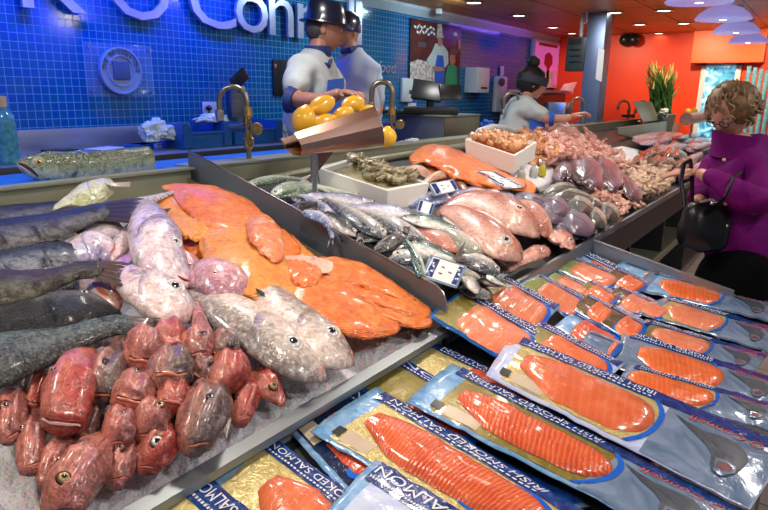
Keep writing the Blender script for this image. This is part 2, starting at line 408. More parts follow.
# pack tray
pt = empty('pack_tray', (1.8, .6, 0), 'sloping steel tray in front of the counter filled with salmon packs', 'display tray')
XP0, XP1, YP0, YP1 = .2, 3.30, .25, YF-.03
m = MB(); slab(m, XP0, XP1, YP0, YP1+.02, -.03, 0, P_); m.build('tray_bottom', 'steel_dark', pt, smooth=False, sharp=None)
m = MB(); slab(m, XP1, XP1+.006, YP0, YF+.02, -.02, .07, P_); slab(m, XP1-.006, XP1+.014, YP0, YF+.02, .068, .076, P_); m.build('end_wall', 'steel_plain', pt, smooth=False, sharp=None)
m = MB(); slab(m, XP0, XP1, YP0-.008, YP0, -.03, .025, P_); m.build('front_lip', 'steel_plain', pt, smooth=False, sharp=None)
m = MB(); m.span((XP0, YP0+.03, .10), (XP1-.02, YP0+.06, zr(YP0, -.04, P_)), 0).span((XP0, YP0+.06, .10), (XP0+.03, YF, .5), 0).span((XP1-.05, YP0+.06, .10), (XP1-.02, YF, .5), 0).span((XP0, YP0+.03, 0), (XP0+.06, YP0+.09, .1), 0).span((XP1-.1, YP0+.03, 0), (XP1-.04, YP0+.09, .1), 0)
m.build('stand', 'steel_dark', pt, smooth=False, sharp=None)
# lower body below the left tray
m = MB(); m.span((XT0-.1, YF+.05, 0), (1.7, YB-.05, .74), 0); tag(m.build('counter_base', 'steel_dark', smooth=False, sharp=None), 'dark steel base under the left fish tray', 'counter base')
# back work counter along the tiled wall
bc = empty('work_counter', (1.5, 3.7, .25), 'long steel work counter against the blue tiled wall', 'worktop')
MB().span((-1.2, 3.35, 1.14), (4.5, YW-.01, 1.20), .004).build('worktop', 'steel_plain', bc)
MB().span((-1.2, 3.335, 1.125), (4.5, 3.352, 1.20), .003).build('front_edge', 'steel_dark', bc)
MB().span((-1.2, YW-.045, 1.20), (4.3, YW-.005, 1.34), .004).build('upstand', 'steel_plain', bc)
for x in (-1, .8, 2.6, 4.3): MB().span((x, 3.45, .25), (x+.06, 3.51, 1.14), .003).build('leg', 'steel_dark', bc)
MB().span((-1.2, 3.9, .25), (4.5, 3.95, 1.14), 0).build('under_shade_sheet', 'dark_gap', bc)  # dark sheet stands in for the shade under the worktop
bs = tag(MB().span((-.8, YB+.022, 1.23), (2.75, YB+.36, 1.268), .006).build('cutting_board', 'cutting_blue'), 'long bright blue cutting board behind the left tray', 'cutting board')
# ------------------------------------------------------------------ fish materials
def fishmat(name, back, mid, belly, patch=None, pa=.5, rough=.28, mott=.35, scale=22, stripes=0, coat=.45, dk=.40, spec=.6, bump=.25, pos=(.25, .55, .85), seed=0):
    """back/flank/belly colours across the fish, skin mottling, wet skin"""
    t = NT(name); t.set(Roughness=rough, Coat_Weight=coat, Coat_Roughness=.12, Specular_IOR_Level=spec)
    tc = t.node('ShaderNodeTexCoord'); sp = t.node('ShaderNodeSeparateXYZ'); t.link(tc.outputs['UV'], sp.inputs[0])
    v = t.coord(); n1 = t.noise(v, scale, 4, .6); n2 = t.noise(v, scale*4.5, 3, .6)
    vv = t.math('ADD', sp.outputs['Y'], t.math('MULTIPLY', t.math('SUBTRACT', n1, .5), mott))
    c = t.ramp(vv, [(pos[0], belly), (pos[1], mid), (pos[2], back)])
    if patch: c = t.mix(t.ramp(t.noise(v, scale*.8, 3, .6, 1), [(pa-.08, (0,)*3), (pa+.12, (1,)*3)]), c, patch)
    if stripes:
        w = t.node('ShaderNodeTexWave', wave_type='BANDS', bands_direction='X'); w.inputs['Scale'].default_value = stripes
        w.inputs['Distortion'].default_value = 9; w.inputs['Detail'].default_value = 2; w.inputs['Detail Scale'].default_value = 1.6; t.link(tc.outputs['UV'], w.inputs['Vector'])
        f = t.math('MULTIPLY', t.ramp(w.outputs['Fac'], [(.40, (0,)*3), (.52, (1,)*3)]), t.ramp(vv, [(.42, (0,)*3), (.50, (1,)*3)]))
        c = t.mix(f, c, tuple(x*.12 for x in back))
    c = t.mix(1.0, c, t.ramp(t.noise(v, scale*2.6, 6, .68, .8), [(.30, (dk,)*3), (.52, (.95,)*3), (.75, (1.2,)*3)]), 'MULTIPLY')
    c = t.mix(t.ramp(n2, [(.5, (0,)*3), (.72, (.45,)*3)]), c, tuple(min(1, x*2.4+.03) for x in mid))
    t.col(c)
    t.bump(t.math('ADD', t.math('ADD', n2, t.noise(v, scale*14, 2, .7)), t.vor(v, scale*9)), bump, .0035)
    return t.m
fishmat('hake_skin', (.007, .008, .011), (.022, .026, .034), (.16, .16, .17), (.010, .011, .015), .55, .3, .6, 26, bump=.6, coat=.12, dk=.12, spec=.22)
fishmat('hake_blue', (.009, .015, .045), (.025, .038, .085), (.24, .26, .30), (.008, .011, .028), .55, .3, .6, 26, bump=.6, coat=.12, dk=.12, spec=.22)
fishmat('hake_brown', (.042, .020, .016), (.05, .04, .032), (.13, .135, .10), (.018, .010, .009), .52, .3, .6, 26, bump=.6, coat=.12, dk=.12, spec=.22)
fishmat('hake_silver', (.045, .05, .053), (.13, .15, .15), (.09, .14, .11), (.03, .03, .033), .55, .26, .6, 30, bump=.6, coat=.12, dk=.12, spec=.22)
fishmat('hake_green', (.07, .10, .06), (.20, .27, .17), (.48, .55, .42), (.05, .06, .05), .6, .25, .4, 24, bump=.5)
fishmat('pale_skin', (.44, .40, .50), (.70, .58, .60), (.85, .66, .66), (.62, .30, .34), .60, .25, .5, 14)
fishmat('lilac_skin', (.30, .28, .50), (.62, .52, .64), (.82, .68, .74), (.60, .40, .55), .6, .25, .5, 14)
fishmat('grey_skin', (.26, .22, .21), (.48, .42, .38), (.74, .62, .56), (.50, .28, .26), .62, .25, .5, 16)
fishmat('pink_skin', (.42, .20, .26), (.60, .30, .35), (.70, .42, .42), (.45, .16, .20), .55, .25, .6, 14)
fishmat('pale_skin_greenlit', (.42, .45, .22), (.66, .68, .38), (.75, .75, .52), (.38, .36, .22), .6, .25, .5, 18)  # a pale fish with the greenish light on it mixed into its colours
fishmat('flesh', (.75, .30, .22), (.80, .42, .36), (.85, .62, .55), (.75, .14, .06), .6, .25, .6, 20)
fishmat('gurnard_red', (.30, .035, .03), (.44, .08, .065), (.56, .18, .13), (.16, .04, .03), .57, .25, .6, 22)
fishmat('gurnard_pink', (.26, .085, .08), (.42, .14, .125), (.56, .19, .14), (.18, .08, .075), .55, .25, .7, 24)
fishmat('gurnard_grey', (.10, .075, .075), (.19, .125, .12), (.42, .15, .11), (.07, .045, .045), .55, .25, .6, 24)
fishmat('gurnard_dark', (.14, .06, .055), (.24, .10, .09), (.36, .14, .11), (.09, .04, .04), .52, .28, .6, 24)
def eyem(n, c, r=.08): plain(n, c, r, var=.05, Coat_Weight=1.0)
eyem('eye_white', (.60, .62, .60)); eyem('eye_gold', (.42, .30, .10)); eyem('eye_pupil', (.008, .010, .018)); eyem('eye_red', (.32, .12, .09)); eyem('eye_milk', (.52, .58, .60))
plain('mouth_red', (.35, .03, .02), .3); plain('mouth_dark', (.06, .012, .012), .4); plain('lip_orange', (.58, .15, .09), .28); plain('lip_pale', (.74, .48, .44), .3); plain('lip_pink', (.50, .16, .13), .28)
plain('tooth', (.75, .72, .62), .3)
def finmat(name, c, tip):
    t = NT(name); t.set(Roughness=.35, Coat_Weight=.3)
    tc = t.node('ShaderNodeTexCoord'); sp = t.node('ShaderNodeSeparateXYZ'); t.link(tc.outputs['UV'], sp.inputs[0])
    w = t.node('ShaderNodeTexWave', wave_type='BANDS', bands_direction='Y'); w.inputs['Scale'].default_value = 1.6; w.inputs['Distortion'].default_value = 3.5
    t.link(tc.outputs['UV'], w.inputs['Vector'])
    c1 = t.mix(sp.outputs['X'], c, tip); t.col(t.mix(t.math('MULTIPLY', w.outputs['Fac'], .3), c1, tuple(min(1, x*1.5+.02) for x in c))); t.bump(w.outputs['Fac'], .5, .002)
finmat('fin_dark', (.03, .024, .024), (.02, .014, .016)); finmat('fin_brown', (.07, .042, .035), (.035, .02, .018)); finmat('fin_pink', (.60, .32, .36), (.70, .45, .50))
finmat('fin_pale', (.50, .45, .42), (.62, .50, .46)); finmat('fin_lilac', (.55, .30, .55), (.75, .42, .62)); finmat('fin_red', (.55, .14, .10), (.62, .30, .24)); finmat('fin_silver', (.36, .38, .42), (.25, .24, .26))

# ------------------------------------------------------------------ fish building
WF = 1.15
class Body:
    """a body lying on the sloping bed: spine (px, py, half width) from snout to tail, real thickness tr * half width"""
    def __init__(s, name, pts, m, h=0.0, surf=R_, tr=.62, N=28, K=26, e=2.0, nz=.03, nf=2.2, back=1, parent=None, flat=.75, bumps=(), wf=None, **k):
        s.wf = wf or WF
        s.bumps = bumps
        s.pts = pts; s.h = h; s.surf = surf; s.tr = tr; s.e = e; s.back = back; s.flat = flat
        s.NZ = nrm(surf); s.o = V((rnd(0, 40), rnd(0, 40), rnd(0, 40))); s.nz = nz; s.nf = nf; s.N = N
        s.fr = [s._frame(i/N) for i in range(N+1)]
        vs, fs, uv = [], [], []
        for i in range(N+1):
            for j in range(K):
                th = 2*PI*j/K; p = s._pt(s.fr[i], th, i/N); vs.append(p); uv.append((i/N, .5+.5*math.cos(th)*back))
        for i in range(N):
            for j in range(K): fs.append((i*K+j, i*K+(j+1) % K, (i+1)*K+(j+1) % K, (i+1)*K+j))
        for i, u, out in ((0, 0, 1), (N, 1, -1)):
            C, W, T, w = s.fr[i]; C2 = s.fr[1 if i == 0 else N-1][0]; d = (C-C2); d = d.normalized()*min(W.length*.45, .02)
            vs.append(C+d); uv.append((u, .5)); c = len(vs)-1
            for j in range(K): fs.append((c, i*K+j, i*K+(j+1) % K))
        s.ob = mk(name, vs, fs, m, parent, uv, **k); s.m = m
    def _frame(s, u):
        px, py, w = catmull(s.pts, u); w = max(w*s.wf, .4)
        a = catmull(s.pts, max(0, u-.02)); b = catmull(s.pts, min(1, u+.02)); tx, ty = b[0]-a[0], b[1]-a[1]; l = math.hypot(tx, ty) or 1
        nx, ny = -ty/l, tx/l
        h = s.h if isinstance(s.h, (int, float)) else catmull([(q,) for q in s.h], u)[0]
        T = 0
        for _ in range(3):
            L = on(px+nx*w, py+ny*w, h+T, s.surf); R = on(px-nx*w, py-ny*w, h+T, s.surf); T = min((L-R).length/2, w*((L+R)/2-EYE).dot(FWD)/F*1.1)*s.tr
        C = (L+R)/2; W = (L-R)/2; t3 = on(px+tx/l, py+ty/l, h+T, s.surf)-on(px, py, h+T, s.surf); q = (C-EYE).cross(t3).normalized()
        a, b_ = abs(W.dot(q)), T*abs(s.NZ.dot(q)); k = 1/math.sqrt(1+(b_/max(a, 1e-6))**2)   # keep the outline when thickness adds to it
        k = max(k, .45); return C-s.NZ*T*(1-k), W*k, T*k, w
    def _pt(s, fr, th, u, out=0.0):
        C, W, T, w = fr; c, sn = math.cos(th), math.sin(th); q = 2/s.e
        x = math.copysign(abs(c)**q, c); z = math.copysign(abs(sn)**q, sn)
        if z < 0: z *= s.flat
        k = 1 + s.nz*noise.noise(V((u*s.nf*4, c*s.nf, sn*s.nf))+s.o)*2
        if sn > 0:
            for bu, bv, ru, rv, am in s.bumps: out = out + am*T*math.exp(-((u-bu)/ru)**2-((x-bv)/rv)**2)*min(1, sn*2.5)
        return C + W*x*k + s.NZ*(T*z*k+out)
    def S(s, u, v, out=0.0):         # point on the upper skin
        x = u*s.N; i = min(int(x), s.N-1); f = x-i
        A, B = s.fr[i], s.fr[i+1]; fr = tuple(a+(b-a)*f for a, b in zip(A, B))
        c = math.copysign(abs(v)**(s.e/2), v); c = max(-1, min(1, c))
        return s._pt(fr, math.acos(c), u, out)
    def mpp(s, u): C, W, T, w = s._frame(u); return (C-EYE).dot(FWD)/F
    def eye(s, u, v, r, m='eye_white', pup=.5, pm='eye_pupil', bulge=.42, lid=None):
        R = 1.2*r*s.mpp(u); p = s.S(u, v); p2 = s.S(min(u+.03, 1), v); p3 = s.S(u, max(-1, v-.1))
        n = (p2-p).cross(p3-p).normalized(); n = n if n.z > 0 else -n; n = (n+s.NZ*.5+(EYE-p).normalized()*.6).normalized()
        q = n.to_track_quat('Z', 'Y').to_matrix()
        p = p+n*R*.02; e = MB().ball(p, (R, R, R*bulge), 18, q).build('eye', m, s.ob)
        if r > 1.9: MB().lathe([(R*.92, R*.02), (R*1.05, R*.20), (R*1.30, R*.12), (R*1.45, -R*.25)], p-n*R*.05, 20, q).build('eyelid', lid or s.m, s.ob)
        MB().ball(p+n*R*bulge*.62, (R*pup, R*pup, R*bulge*.46), 14, q).build('pupil', pm, e)
        return s
    def line(s, uvs, r, m, name='mouth', out=0, n=14):
        R = r*s.mpp(uvs[0][0]); out = out-(R*.45 if 'lip' in m else R*.2); P = [s.S(*catmull(uvs, i/n), out) for i in range(n+1)]
        rs = [R*(.45+.55*math.sin(PI*i/n)) for i in range(n+1)]
        MB().tube(P, rs, 8).build(name, m, s.ob); return s
    def gill(s, ug, u0=.05, bow=.05, vr=.82, lift=.0035, m=None, name='gill_cover'):
        vs, fs, uv = [], [], []; nu, nv = 8, 10
        for i in range(nu+1):
            for j in range(nv+1):
                v = -vr+2*vr*j/nv; a = i/nu; uu = u0+(ug+bow*math.cos(v/vr*PI/2)-u0)*a
                edge = min(1, min(j, nv-j)/2)
                vs.append(s.S(uu, v, -.001+(lift*a+.001)*edge)); uv.append((uu, .5+.5*v*s.back))
        for i in range(nu):
            for j in range(nv): k = i*(nv+1)+j; fs.append((k, k+1, k+nv+2, k+nv+1))
        k0 = len(vs)   # rear edge goes down into the body
        for j in range(nv+1):
            v = -vr+2*vr*j/nv; uu = ug+bow*math.cos(v/vr*PI/2)-.004; vs.append(s.S(uu, v, -.004)); uv.append((uu, .5))
        for j in range(nv): fs.append((nu*(nv+1)+j, nu*(nv+1)+j+1, k0+j+1, k0+j))
        mk(name, vs, fs, m or s.m, s.ob, uv); return s
    def fan(s, A, B, C, D, h0, h1, m, name='fin', fork=0.0, jag=.06, thick=.0012, n=14, curl=.0):
        fan_(A, B, C, D, h0, h1, m, name, fork, jag, thick, n, curl, s.ob, s.surf); return s
def fan_(A, B, C, D, h0, h1, m, name='fin', fork=0.0, jag=.06, thick=.0012, n=14, curl=.0, parent=None, surf=R_):
    """finned sheet from root A-B (px) to tips C-D (px)"""
    vs, fs, uv = [], [], []; nu = 6
    for side in (0, 1):
        for i in range(nu+1):
            for j in range(n+1):
                t = j/n; a = i/nu
                ed = 1 - fork*math.sin(PI*t) + jag*(1 if j % 2 else -1)*.5
                a2 = a*ed
                rx = A[0]+(B[0]-A[0])*t; ry = A[1]+(B[1]-A[1])*t; tx = C[0]+(D[0]-C[0])*t; ty = C[1]+(D[1]-C[1])*t
                px = rx+(tx-rx)*a2; py = ry+(ty-ry)*a2
                h = h0+(h1-h0)*a+curl*math.sin(PI*t)*a + .0012*(1 if j % 2 else -1)*a
                vs.append(on(px, py, h, surf)-V((0, 0, thick if side else 0))); uv.append((a, t))
    M = (nu+1)*(n+1)
    for i in range(nu):
        for j in range(n):
            k = i*(n+1)+j; fs.append((k, k+1, k+n+2, k+n+1)); fs.append((M+k, M+k+n+1, M+k+n+2, M+k+1))
    for j in range(n): k = nu*(n+1)+j; fs.append((k, k+1, M+k+1, M+k)); fs.append((j+1, j, M+j, M+j+1))
    for i in range(nu): k = i*(n+1); fs.append((k, k+n+1, M+k+n+1, M+k)); k += n; fs.append((k+n+1, k, M+k, M+k+n+1))
    return mk(name, vs, fs, m, parent, uv)

# ------------------------------------------------------------------ left tray: hake
GH = 'hake laid across the left tray'
def T(b, label, cat='fish', group=None): tag(b.ob, label, cat, group); return b
b = T(Body('hake', [(-40, 224, 10), (0, 216, 10), (36, 212, 9), (62, 208, 7), (84, 206, 5), (96, 205, 3)], 'hake_skin', .0, back=-1), 'dark hake at the very back of the left tray, only its upper edge showing', 'fish', GH)
b = T(Body('hake', [(-110, 252, 8), (-70, 244, 15), (-30, 240, 16), (0, 235, 15.5), (40, 229, 14), (70, 221, 11), (92, 213, 8.5), (104, 211, 8)], 'hake_skin', (.05, .05, .05, .06, .07, .08), back=-1), 'large dark grey hake, topmost, whose ragged tail fans out below the yellowish fish', 'fish', GH)
b.fan((98, 203), (98, 220), (141, 197), (139, 224), .095, .10, 'fin_dark', 'tail_fin', .08, .22)
b.fan((38, 216), (80, 210), (70, 204), (88, 207), .085, .09, 'fin_dark', 'dorsal_fin', 0, .05)
b.fan((70, 228), (90, 219), (78, 234), (94, 225), .06, .05, 'fin_dark', 'anal_fin', 0, .05)
b = T(Body('hake', [(88, 260, 4), (82, 258, 9), (68, 257, 14), (46, 258, 17), (20, 262, 17), (0, 266, 17), (-40, 275, 15), (-90, 285, 10)], 'hake_blue', .02, back=1, tr=.7, nz=.05), 'blue-grey hake head facing right with open toothed mouth', 'fish', GH)
b.eye(.20, -.25, 4.0, 'eye_milk', .35).gill(.40, .08)
b.line([(.02, .55), (.10, .62), (.20, .72), (.27, .82)], 1.6, 'mouth_dark')
t = MB()
for k in range(9):
    u = .05+.023*k; p = b.S(u, .56+.02*k, .001); t.lathe([(.0016, -.003), (.0012, .002), (0, .006)], p, 6)
t.build('teeth', 'tooth', b.ob)
b = T(Body('hake', [(-90, 302, 10), (-50, 296, 15), (0, 287, 16), (30, 284, 13.5), (52, 279, 10), (76, 271, 8), (97, 269, 8)], 'hake_brown', (.07, .07, .07, .075, .08, .085, .09), back=-1), 'brown-backed hake, middle one, its torn tail below the blue-grey head', 'fish', GH)
b.fan((92, 260), (92, 278), (128, 262), (126, 287), .105, .10, 'fin_brown', 'tail_fin', .22, .24)
b.fan((62, 283), (78, 279), (64, 296), (73, 294), .06, .05, 'fin_dark', 'anal_fin', 0, .06)
b = T(Body('hake', [(119, 314, 4), (108, 312, 9), (90, 310, 17), (66, 312, 21), (40, 314, 21), (0, 319, 20), (-40, 325, 20), (-90, 330, 12)], 'hake_skin', .03, back=-1, tr=.6, nz=.06), 'dark hake head pointing right between the brown hake and the silver hake', 'fish', GH)
b.eye(.32, .62, 3.2, 'eye_milk', .6).gill(.5, .1).line([(.01, .1), (.06, .35), (.14, .55), (.22, .6)], 1.3, 'mouth_dark')
b.fan((30, 332), (62, 333), (24, 338), (76, 336), .075, .085, 'fin_brown', 'pectoral_fin', 0, .05)
b = T(Body('hake', [(-90, 386, 14), (-40, 373, 23), (0, 360, 24), (34, 350, 19), (68, 340, 13), (95, 330, 10.5), (116, 325, 9.5), (128, 325, 9)], 'hake_silver', (.07, .07, .07, .075, .08, .09, .10), back=1, tr=.55), 'silvery green hake nearest the red heads, tail to the right', 'fish', GH)
b.fan((124, 316), (124, 334), (158, 317), (152, 334), .11, .105, 'fin_brown', 'tail_fin', .1, .22)
FLAT = ('Y', 2.36)
b = T(Body('hake', [(18, 163, 3), (28, 165, 9), (45, 167, 13.5), (66, 168, 14.5), (90, 167, 14), (120, 164, 13), (150, 160, 12.5)], 'hake_green', 0, FLAT, back=-1, tr=.6, N=26), 'large gaping hake head with cut body lying on the back edge above the tray', 'fish')
b.eye(.235, -.32, 3.4, 'eye_gold', .5).gill(.50, .12).line([(.0, .15), (.08, .15), (.18, .40), (.26, .72)], 1.7, 'mouth_dark').line([(.01, .5), (.09, .5), (.18, .68)], 1.2, 'lip_pale', 'jaw')
# ------------------------------------------------------------------ left tray: pale fish
GP = 'pale fish in the middle of the left tray'
def pale(pts, m, h, lab, back=1, **k): return T(Body('pale_fish', pts, m, h, back=back, **k), lab, 'fish', GP)
b = pale([(113, 187, 6), (104, 188, 10), (88, 195, 12), (72, 203, 9), (56, 210, 5)], 'pale_skin_greenlit', .05, 'yellowish green fish head standing up at the back rim of the left tray', -1)
b.fan((104, 183), (112, 186), (130, 182), (130, 187), .1, .09, 'fin_pale').gill(.45, .05)
b = pale([(121, 240, 4), (116, 233, 9), (106, 228, 11), (94, 230, 8), (84, 234, 5)], 'pale_skin', .03, 'small pink-white head tucked under the large dark tail', -1)
b.line([(.02, .0), (.12, .4), (.3, .7)], 1, 'mouth_red')
b = pale([(109, 258, 6), (104, 249, 12), (91, 246, 15), (76, 250, 11), (60, 257, 6)], 'lilac_skin', .035, 'lilac-white head with closed mouth right of the blue-grey hake head', -1)
b.eye(.42, -.1, 3, 'eye_milk', .3).gill(.6, .1).line([(.03, .1), (.1, .6), (.2, .9)], 1.3, 'lip_pink')
b = pale([(138, 222, 4), (130, 233, 8), (120, 246, 9), (108, 257, 6)], 'pale_skin', .03, 'pale belly piece between the lilac head and the large pale head')
b.fan((112, 262), (130, 252), (120, 284), (137, 250), .06, .075, 'fin_lilac', 'pectoral_fin', .1, .08)
b = pale([(118, 308, 6), (109, 298, 11), (97, 287, 11), (82, 281, 6)], 'flesh', .02, 'gutted pink fish with orange inside, behind the dark hake head')
b.line([(.3, -.3), (.5, -.4), (.75, -.2)], 3, 'lip_orange', 'cut_flesh')
b = pale([(120, 208, 6), (140, 204, 6.5), (156, 198, 3.5), (174, 192, 1.5)], 'grey_skin', .05, 'thin silvery tail pointing to the orange fillets')
b.fan((150, 210), (158, 216), (171, 208), (166, 214), .06, .07, 'fin_brown')
b = pale([(190, 284, 4), (181, 276, 12), (168, 262, 20), (157, 246, 25), (150, 230, 21), (146, 214, 14), (143, 204, 6)], 'lilac_skin', .055, 'large white and lilac head pointing down right with a slit red mouth', 1, tr=.65, nz=.04, N=26)
b.eye(.36, .38, 4.2, 'eye_milk', .55).gill(.60, .1, .06).line([(.03, -.1), (.09, -.45), (.16, -.55)], 1.6, 'mouth_red')
b.fan((152, 224), (164, 232), (149, 208), (156, 216), .12, .13, 'fin_silver', 'pectoral_fin').fan((176, 244), (186, 262), (198, 258), (203, 268), .06, .05, 'fin_pink', 'gill_flap', 0, .05)
b = pale([(192, 319, 5), (185, 312, 14), (170, 302, 20), (152, 292, 21), (136, 284, 18), (122, 277, 13)], 'pale_skin', .055, 'large white head with round pale eye, lower left of the lilac head', 1, tr=.6, nz=.04, N=26)
b.eye(.40, .30, 6.2, 'eye_milk', .62).gill(.70, .1).line([(.02, .2), (.06, .5), (.12, .65)], 1.3, 'lip_pink')
b.fan((140, 275), (156, 276), (142, 268), (145, 272), .12, .13, 'fin_silver', 'dorsal_fin').fan((186, 300), (192, 296), (189, 308), (194, 301), .06, .06, 'fin_red', 'tongue', 0, .02, .003)
b = pale([(250, 291, 7), (241, 287, 14), (225, 280, 19), (208, 276, 18), (195, 276, 13), (187, 277, 8)], 'pink_skin', .05, 'pink-purple head with closed eye beside the orange fillets', -1, tr=.62, nz=.04)
b.eye(.52, -.35, 3.2, 'pink_skin', .45).line([(.0, -.6), (.05, -.2), (.05, .3), (.0, .7)], 1.5, 'lip_pink').gill(.8, .08)
b = pale([(323, 378, 5), (313, 371, 12), (297, 359, 19), (278, 345, 22), (258, 331, 21.5), (236, 317, 20), (215, 306, 16), (200, 297, 9), (190, 292, 4)], 'grey_skin', .045, 'grey pointed-head fish with big round eye, its snout on the front rim', -1, tr=.55, N=30, nz=.025)
b.eye(.30, .02, 6.8, 'eye_white', .6).gill(.48, .06, .05).line([(.01, .0), (.05, .45), (.10, .7)], 1.5, 'lip_pink')
b.fan((253, 318), (256, 326), (221, 316), (224, 320), .09, .10, 'fin_pale', 'pectoral_fin', 0, .06).fan((262, 326), (272, 326), (296, 334), (298, 340), .085, .08, 'fin_pink', 'pelvic_fin')
b = pale([(351, 363, 6), (342, 357, 13), (326, 346, 20), (308, 333, 21), (290, 318, 18.5), (272, 303, 17), (256, 291, 12), (245, 283, 7)], 'grey_skin', .03, 'grey fish with big round eye lying against the orange fillets, snout on the ice', 1, tr=.55, N=30, nz=.025)
b.eye(.29, .22, 6.4, 'eye_white', .6).gill(.46, .06, .05).line([(.01, .0), (.05, .45), (.10, .7)], 1.5, 'lip_pink')
b.fan((286, 303), (288, 309), (256, 288), (258, 293), .075, .09, 'fin_brown', 'pectoral_fin').fan((296, 306), (306, 312), (330, 318), (338, 326), .05, .05, 'fin_pink', 'pelvic_fin')
b = pale([(206, 338, 4), (205, 322, 8), (203, 310, 7), (200, 298, 4)], 'pink_skin', .04, 'small pinkish body wedged left of the grey pointed-head fish')

# ------------------------------------------------------------------ left tray: red gurnard heads
GG = 'red gurnard heads heaped at the front of the left tray'
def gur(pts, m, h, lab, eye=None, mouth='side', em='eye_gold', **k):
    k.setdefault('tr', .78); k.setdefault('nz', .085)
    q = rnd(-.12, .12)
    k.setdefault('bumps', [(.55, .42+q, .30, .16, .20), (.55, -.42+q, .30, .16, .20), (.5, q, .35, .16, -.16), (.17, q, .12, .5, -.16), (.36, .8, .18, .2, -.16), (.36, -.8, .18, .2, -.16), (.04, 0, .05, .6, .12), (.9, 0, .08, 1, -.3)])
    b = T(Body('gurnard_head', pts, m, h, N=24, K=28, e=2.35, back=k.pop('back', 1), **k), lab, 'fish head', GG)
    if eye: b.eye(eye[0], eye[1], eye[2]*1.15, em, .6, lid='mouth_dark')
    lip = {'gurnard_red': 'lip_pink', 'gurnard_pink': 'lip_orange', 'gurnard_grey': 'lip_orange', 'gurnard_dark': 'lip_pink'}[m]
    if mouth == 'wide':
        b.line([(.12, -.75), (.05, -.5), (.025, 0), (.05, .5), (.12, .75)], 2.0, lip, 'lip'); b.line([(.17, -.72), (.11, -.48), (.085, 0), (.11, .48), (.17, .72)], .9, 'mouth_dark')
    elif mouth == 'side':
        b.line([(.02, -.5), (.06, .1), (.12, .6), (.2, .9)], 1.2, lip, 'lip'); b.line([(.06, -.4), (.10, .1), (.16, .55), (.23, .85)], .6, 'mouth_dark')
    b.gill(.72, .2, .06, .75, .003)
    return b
g = gur
g([(8, 444, 5), (8, 432, 12), (10, 415, 15), (12, 398, 13), (13, 385, 6)], 'gurnard_pink', .03, 'pink head cut by the left edge below the silver hake', (.5, -.25, 3.6), em='eye_red')
g([(30, 409, 6), (33, 400, 8.5), (37, 388, 9), (42, 376, 9), (46, 369, 5)], 'gurnard_red', .03, 'narrow red head between the left-edge head and the largest red head', None, 'wide')
b = T(Body('gurnard_head', [(60, 431, 12), (61, 424, 19), (65, 408, 23), (70, 390, 23), (78, 372, 20), (88, 358, 13), (95, 352, 6)], 'gurnard_red', .05, tr=.7, nz=.06, e=2.3, bumps=[(.55, .55, .3, .14, .16), (.55, -.5, .3, .14, .14), (.5, .05, .3, .18, -.12), (.2, 0, .1, .6, -.12)]), 'largest red head, glossy, with a wide lipped mouth facing the front', 'fish head', GG)
b.eye(.52, -.72, 3.2, 'eye_red', .6).line([(.14, -.95), (.05, -.6), (.03, 0), (.05, .6), (.14, .95)], 2.2, 'lip_pale', 'lip').line([(.18, -.9), (.10, -.55), (.08, 0), (.10, .55), (.18, .9)], 1.2, 'mouth_red')
g([(94, 403, 8), (97, 395, 14), (103, 382, 18), (110, 368, 17), (118, 357, 12), (124, 350, 6)], 'gurnard_grey', .045, 'grey-brown head overlapping the right side of the largest red head', (.48, -.1, 3.2), em='eye_pupil')
g([(28, 473, 8), (29, 462, 11.5), (31, 445, 13), (34, 428, 12), (38, 412, 8)], 'gurnard_pink', .02, 'pinkish grey head lying just below the narrow red head', (.62, -.7, 2.6), em='eye_red')
g([(43, 487, 6), (46, 476, 10), (52, 462, 13), (60, 450, 12), (68, 440, 8)], 'gurnard_pink', .01, 'small pink-snouted head on the ice near the lower left corner', (.45, .55, 3), em='eye_gold')
b = g([(52, 523, 8), (58, 510, 18), (68, 492, 23), (82, 472, 23), (95, 455, 19), (107, 441, 10)], 'gurnard_pink', .03, 'big pink-grey gurnard cut by the bottom edge of the picture', (.38, -.15, 4), em='eye_gold')
b.fan((84, 462), (92, 452), (100, 440), (106, 438), .09, .1, 'fin_red', 'spine_fin')
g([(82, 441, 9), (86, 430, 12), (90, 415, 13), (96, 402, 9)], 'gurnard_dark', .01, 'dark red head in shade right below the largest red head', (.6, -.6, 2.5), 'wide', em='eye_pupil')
g([(110, 449, 6), (113, 440, 12), (119, 428, 16), (124, 417, 14), (127, 409, 7)], 'gurnard_pink', .04, 'round pink head left of its near twin in the middle of the heap', (.6, .15, 2.6), em='eye_red')
g([(139, 441, 5), (143, 432, 12), (150, 420, 17), (157, 410, 14), (160, 403, 6)], 'gurnard_pink', .045, 'round pink head with open eye, right-hand twin in the middle of the heap', (.62, .3, 2.8), em='eye_gold')
g([(114, 487, 7), (117, 475, 11), (122, 462, 13.5), (128, 448, 12), (132, 440, 7)], 'gurnard_pink', .01, 'pink head pointing down onto the front rim, left of the pale-eyed one', (.55, -.35, 3), em='eye_red')
b = g([(140, 472, 5), (146, 463, 12), (156, 450, 17), (166, 438, 16), (177, 427, 10)], 'gurnard_red', .015, 'red head with a staring pale-ringed eye close to the front rim', (.48, .05, 4), em='eye_white')
b.fan((164, 440), (168, 444), (164, 424), (168, 424), .07, .085, 'fin_red', 'spine')
g([(191, 454, 8), (193, 444, 15), (198, 428, 20), (206, 410, 22), (212, 395, 18), (216, 382, 9)], 'gurnard_grey', .04, 'large dusky gurnard head with snout resting on the front rim', (.58, .1, 2.8), 'side', em='eye_pupil').fan((224, 398), (222, 430), (236, 400), (226, 440), .03, .03, 'fin_pale', 'gill_rays', 0, .08)
g([(128, 411, 14), (130, 403, 18), (134, 393, 19), (138, 382, 15), (141, 373, 8)], 'gurnard_pink', .05, 'pink-grey head with a black eye and wide orange mouth', (.7, -.1, 3), 'wide', em='eye_pupil')
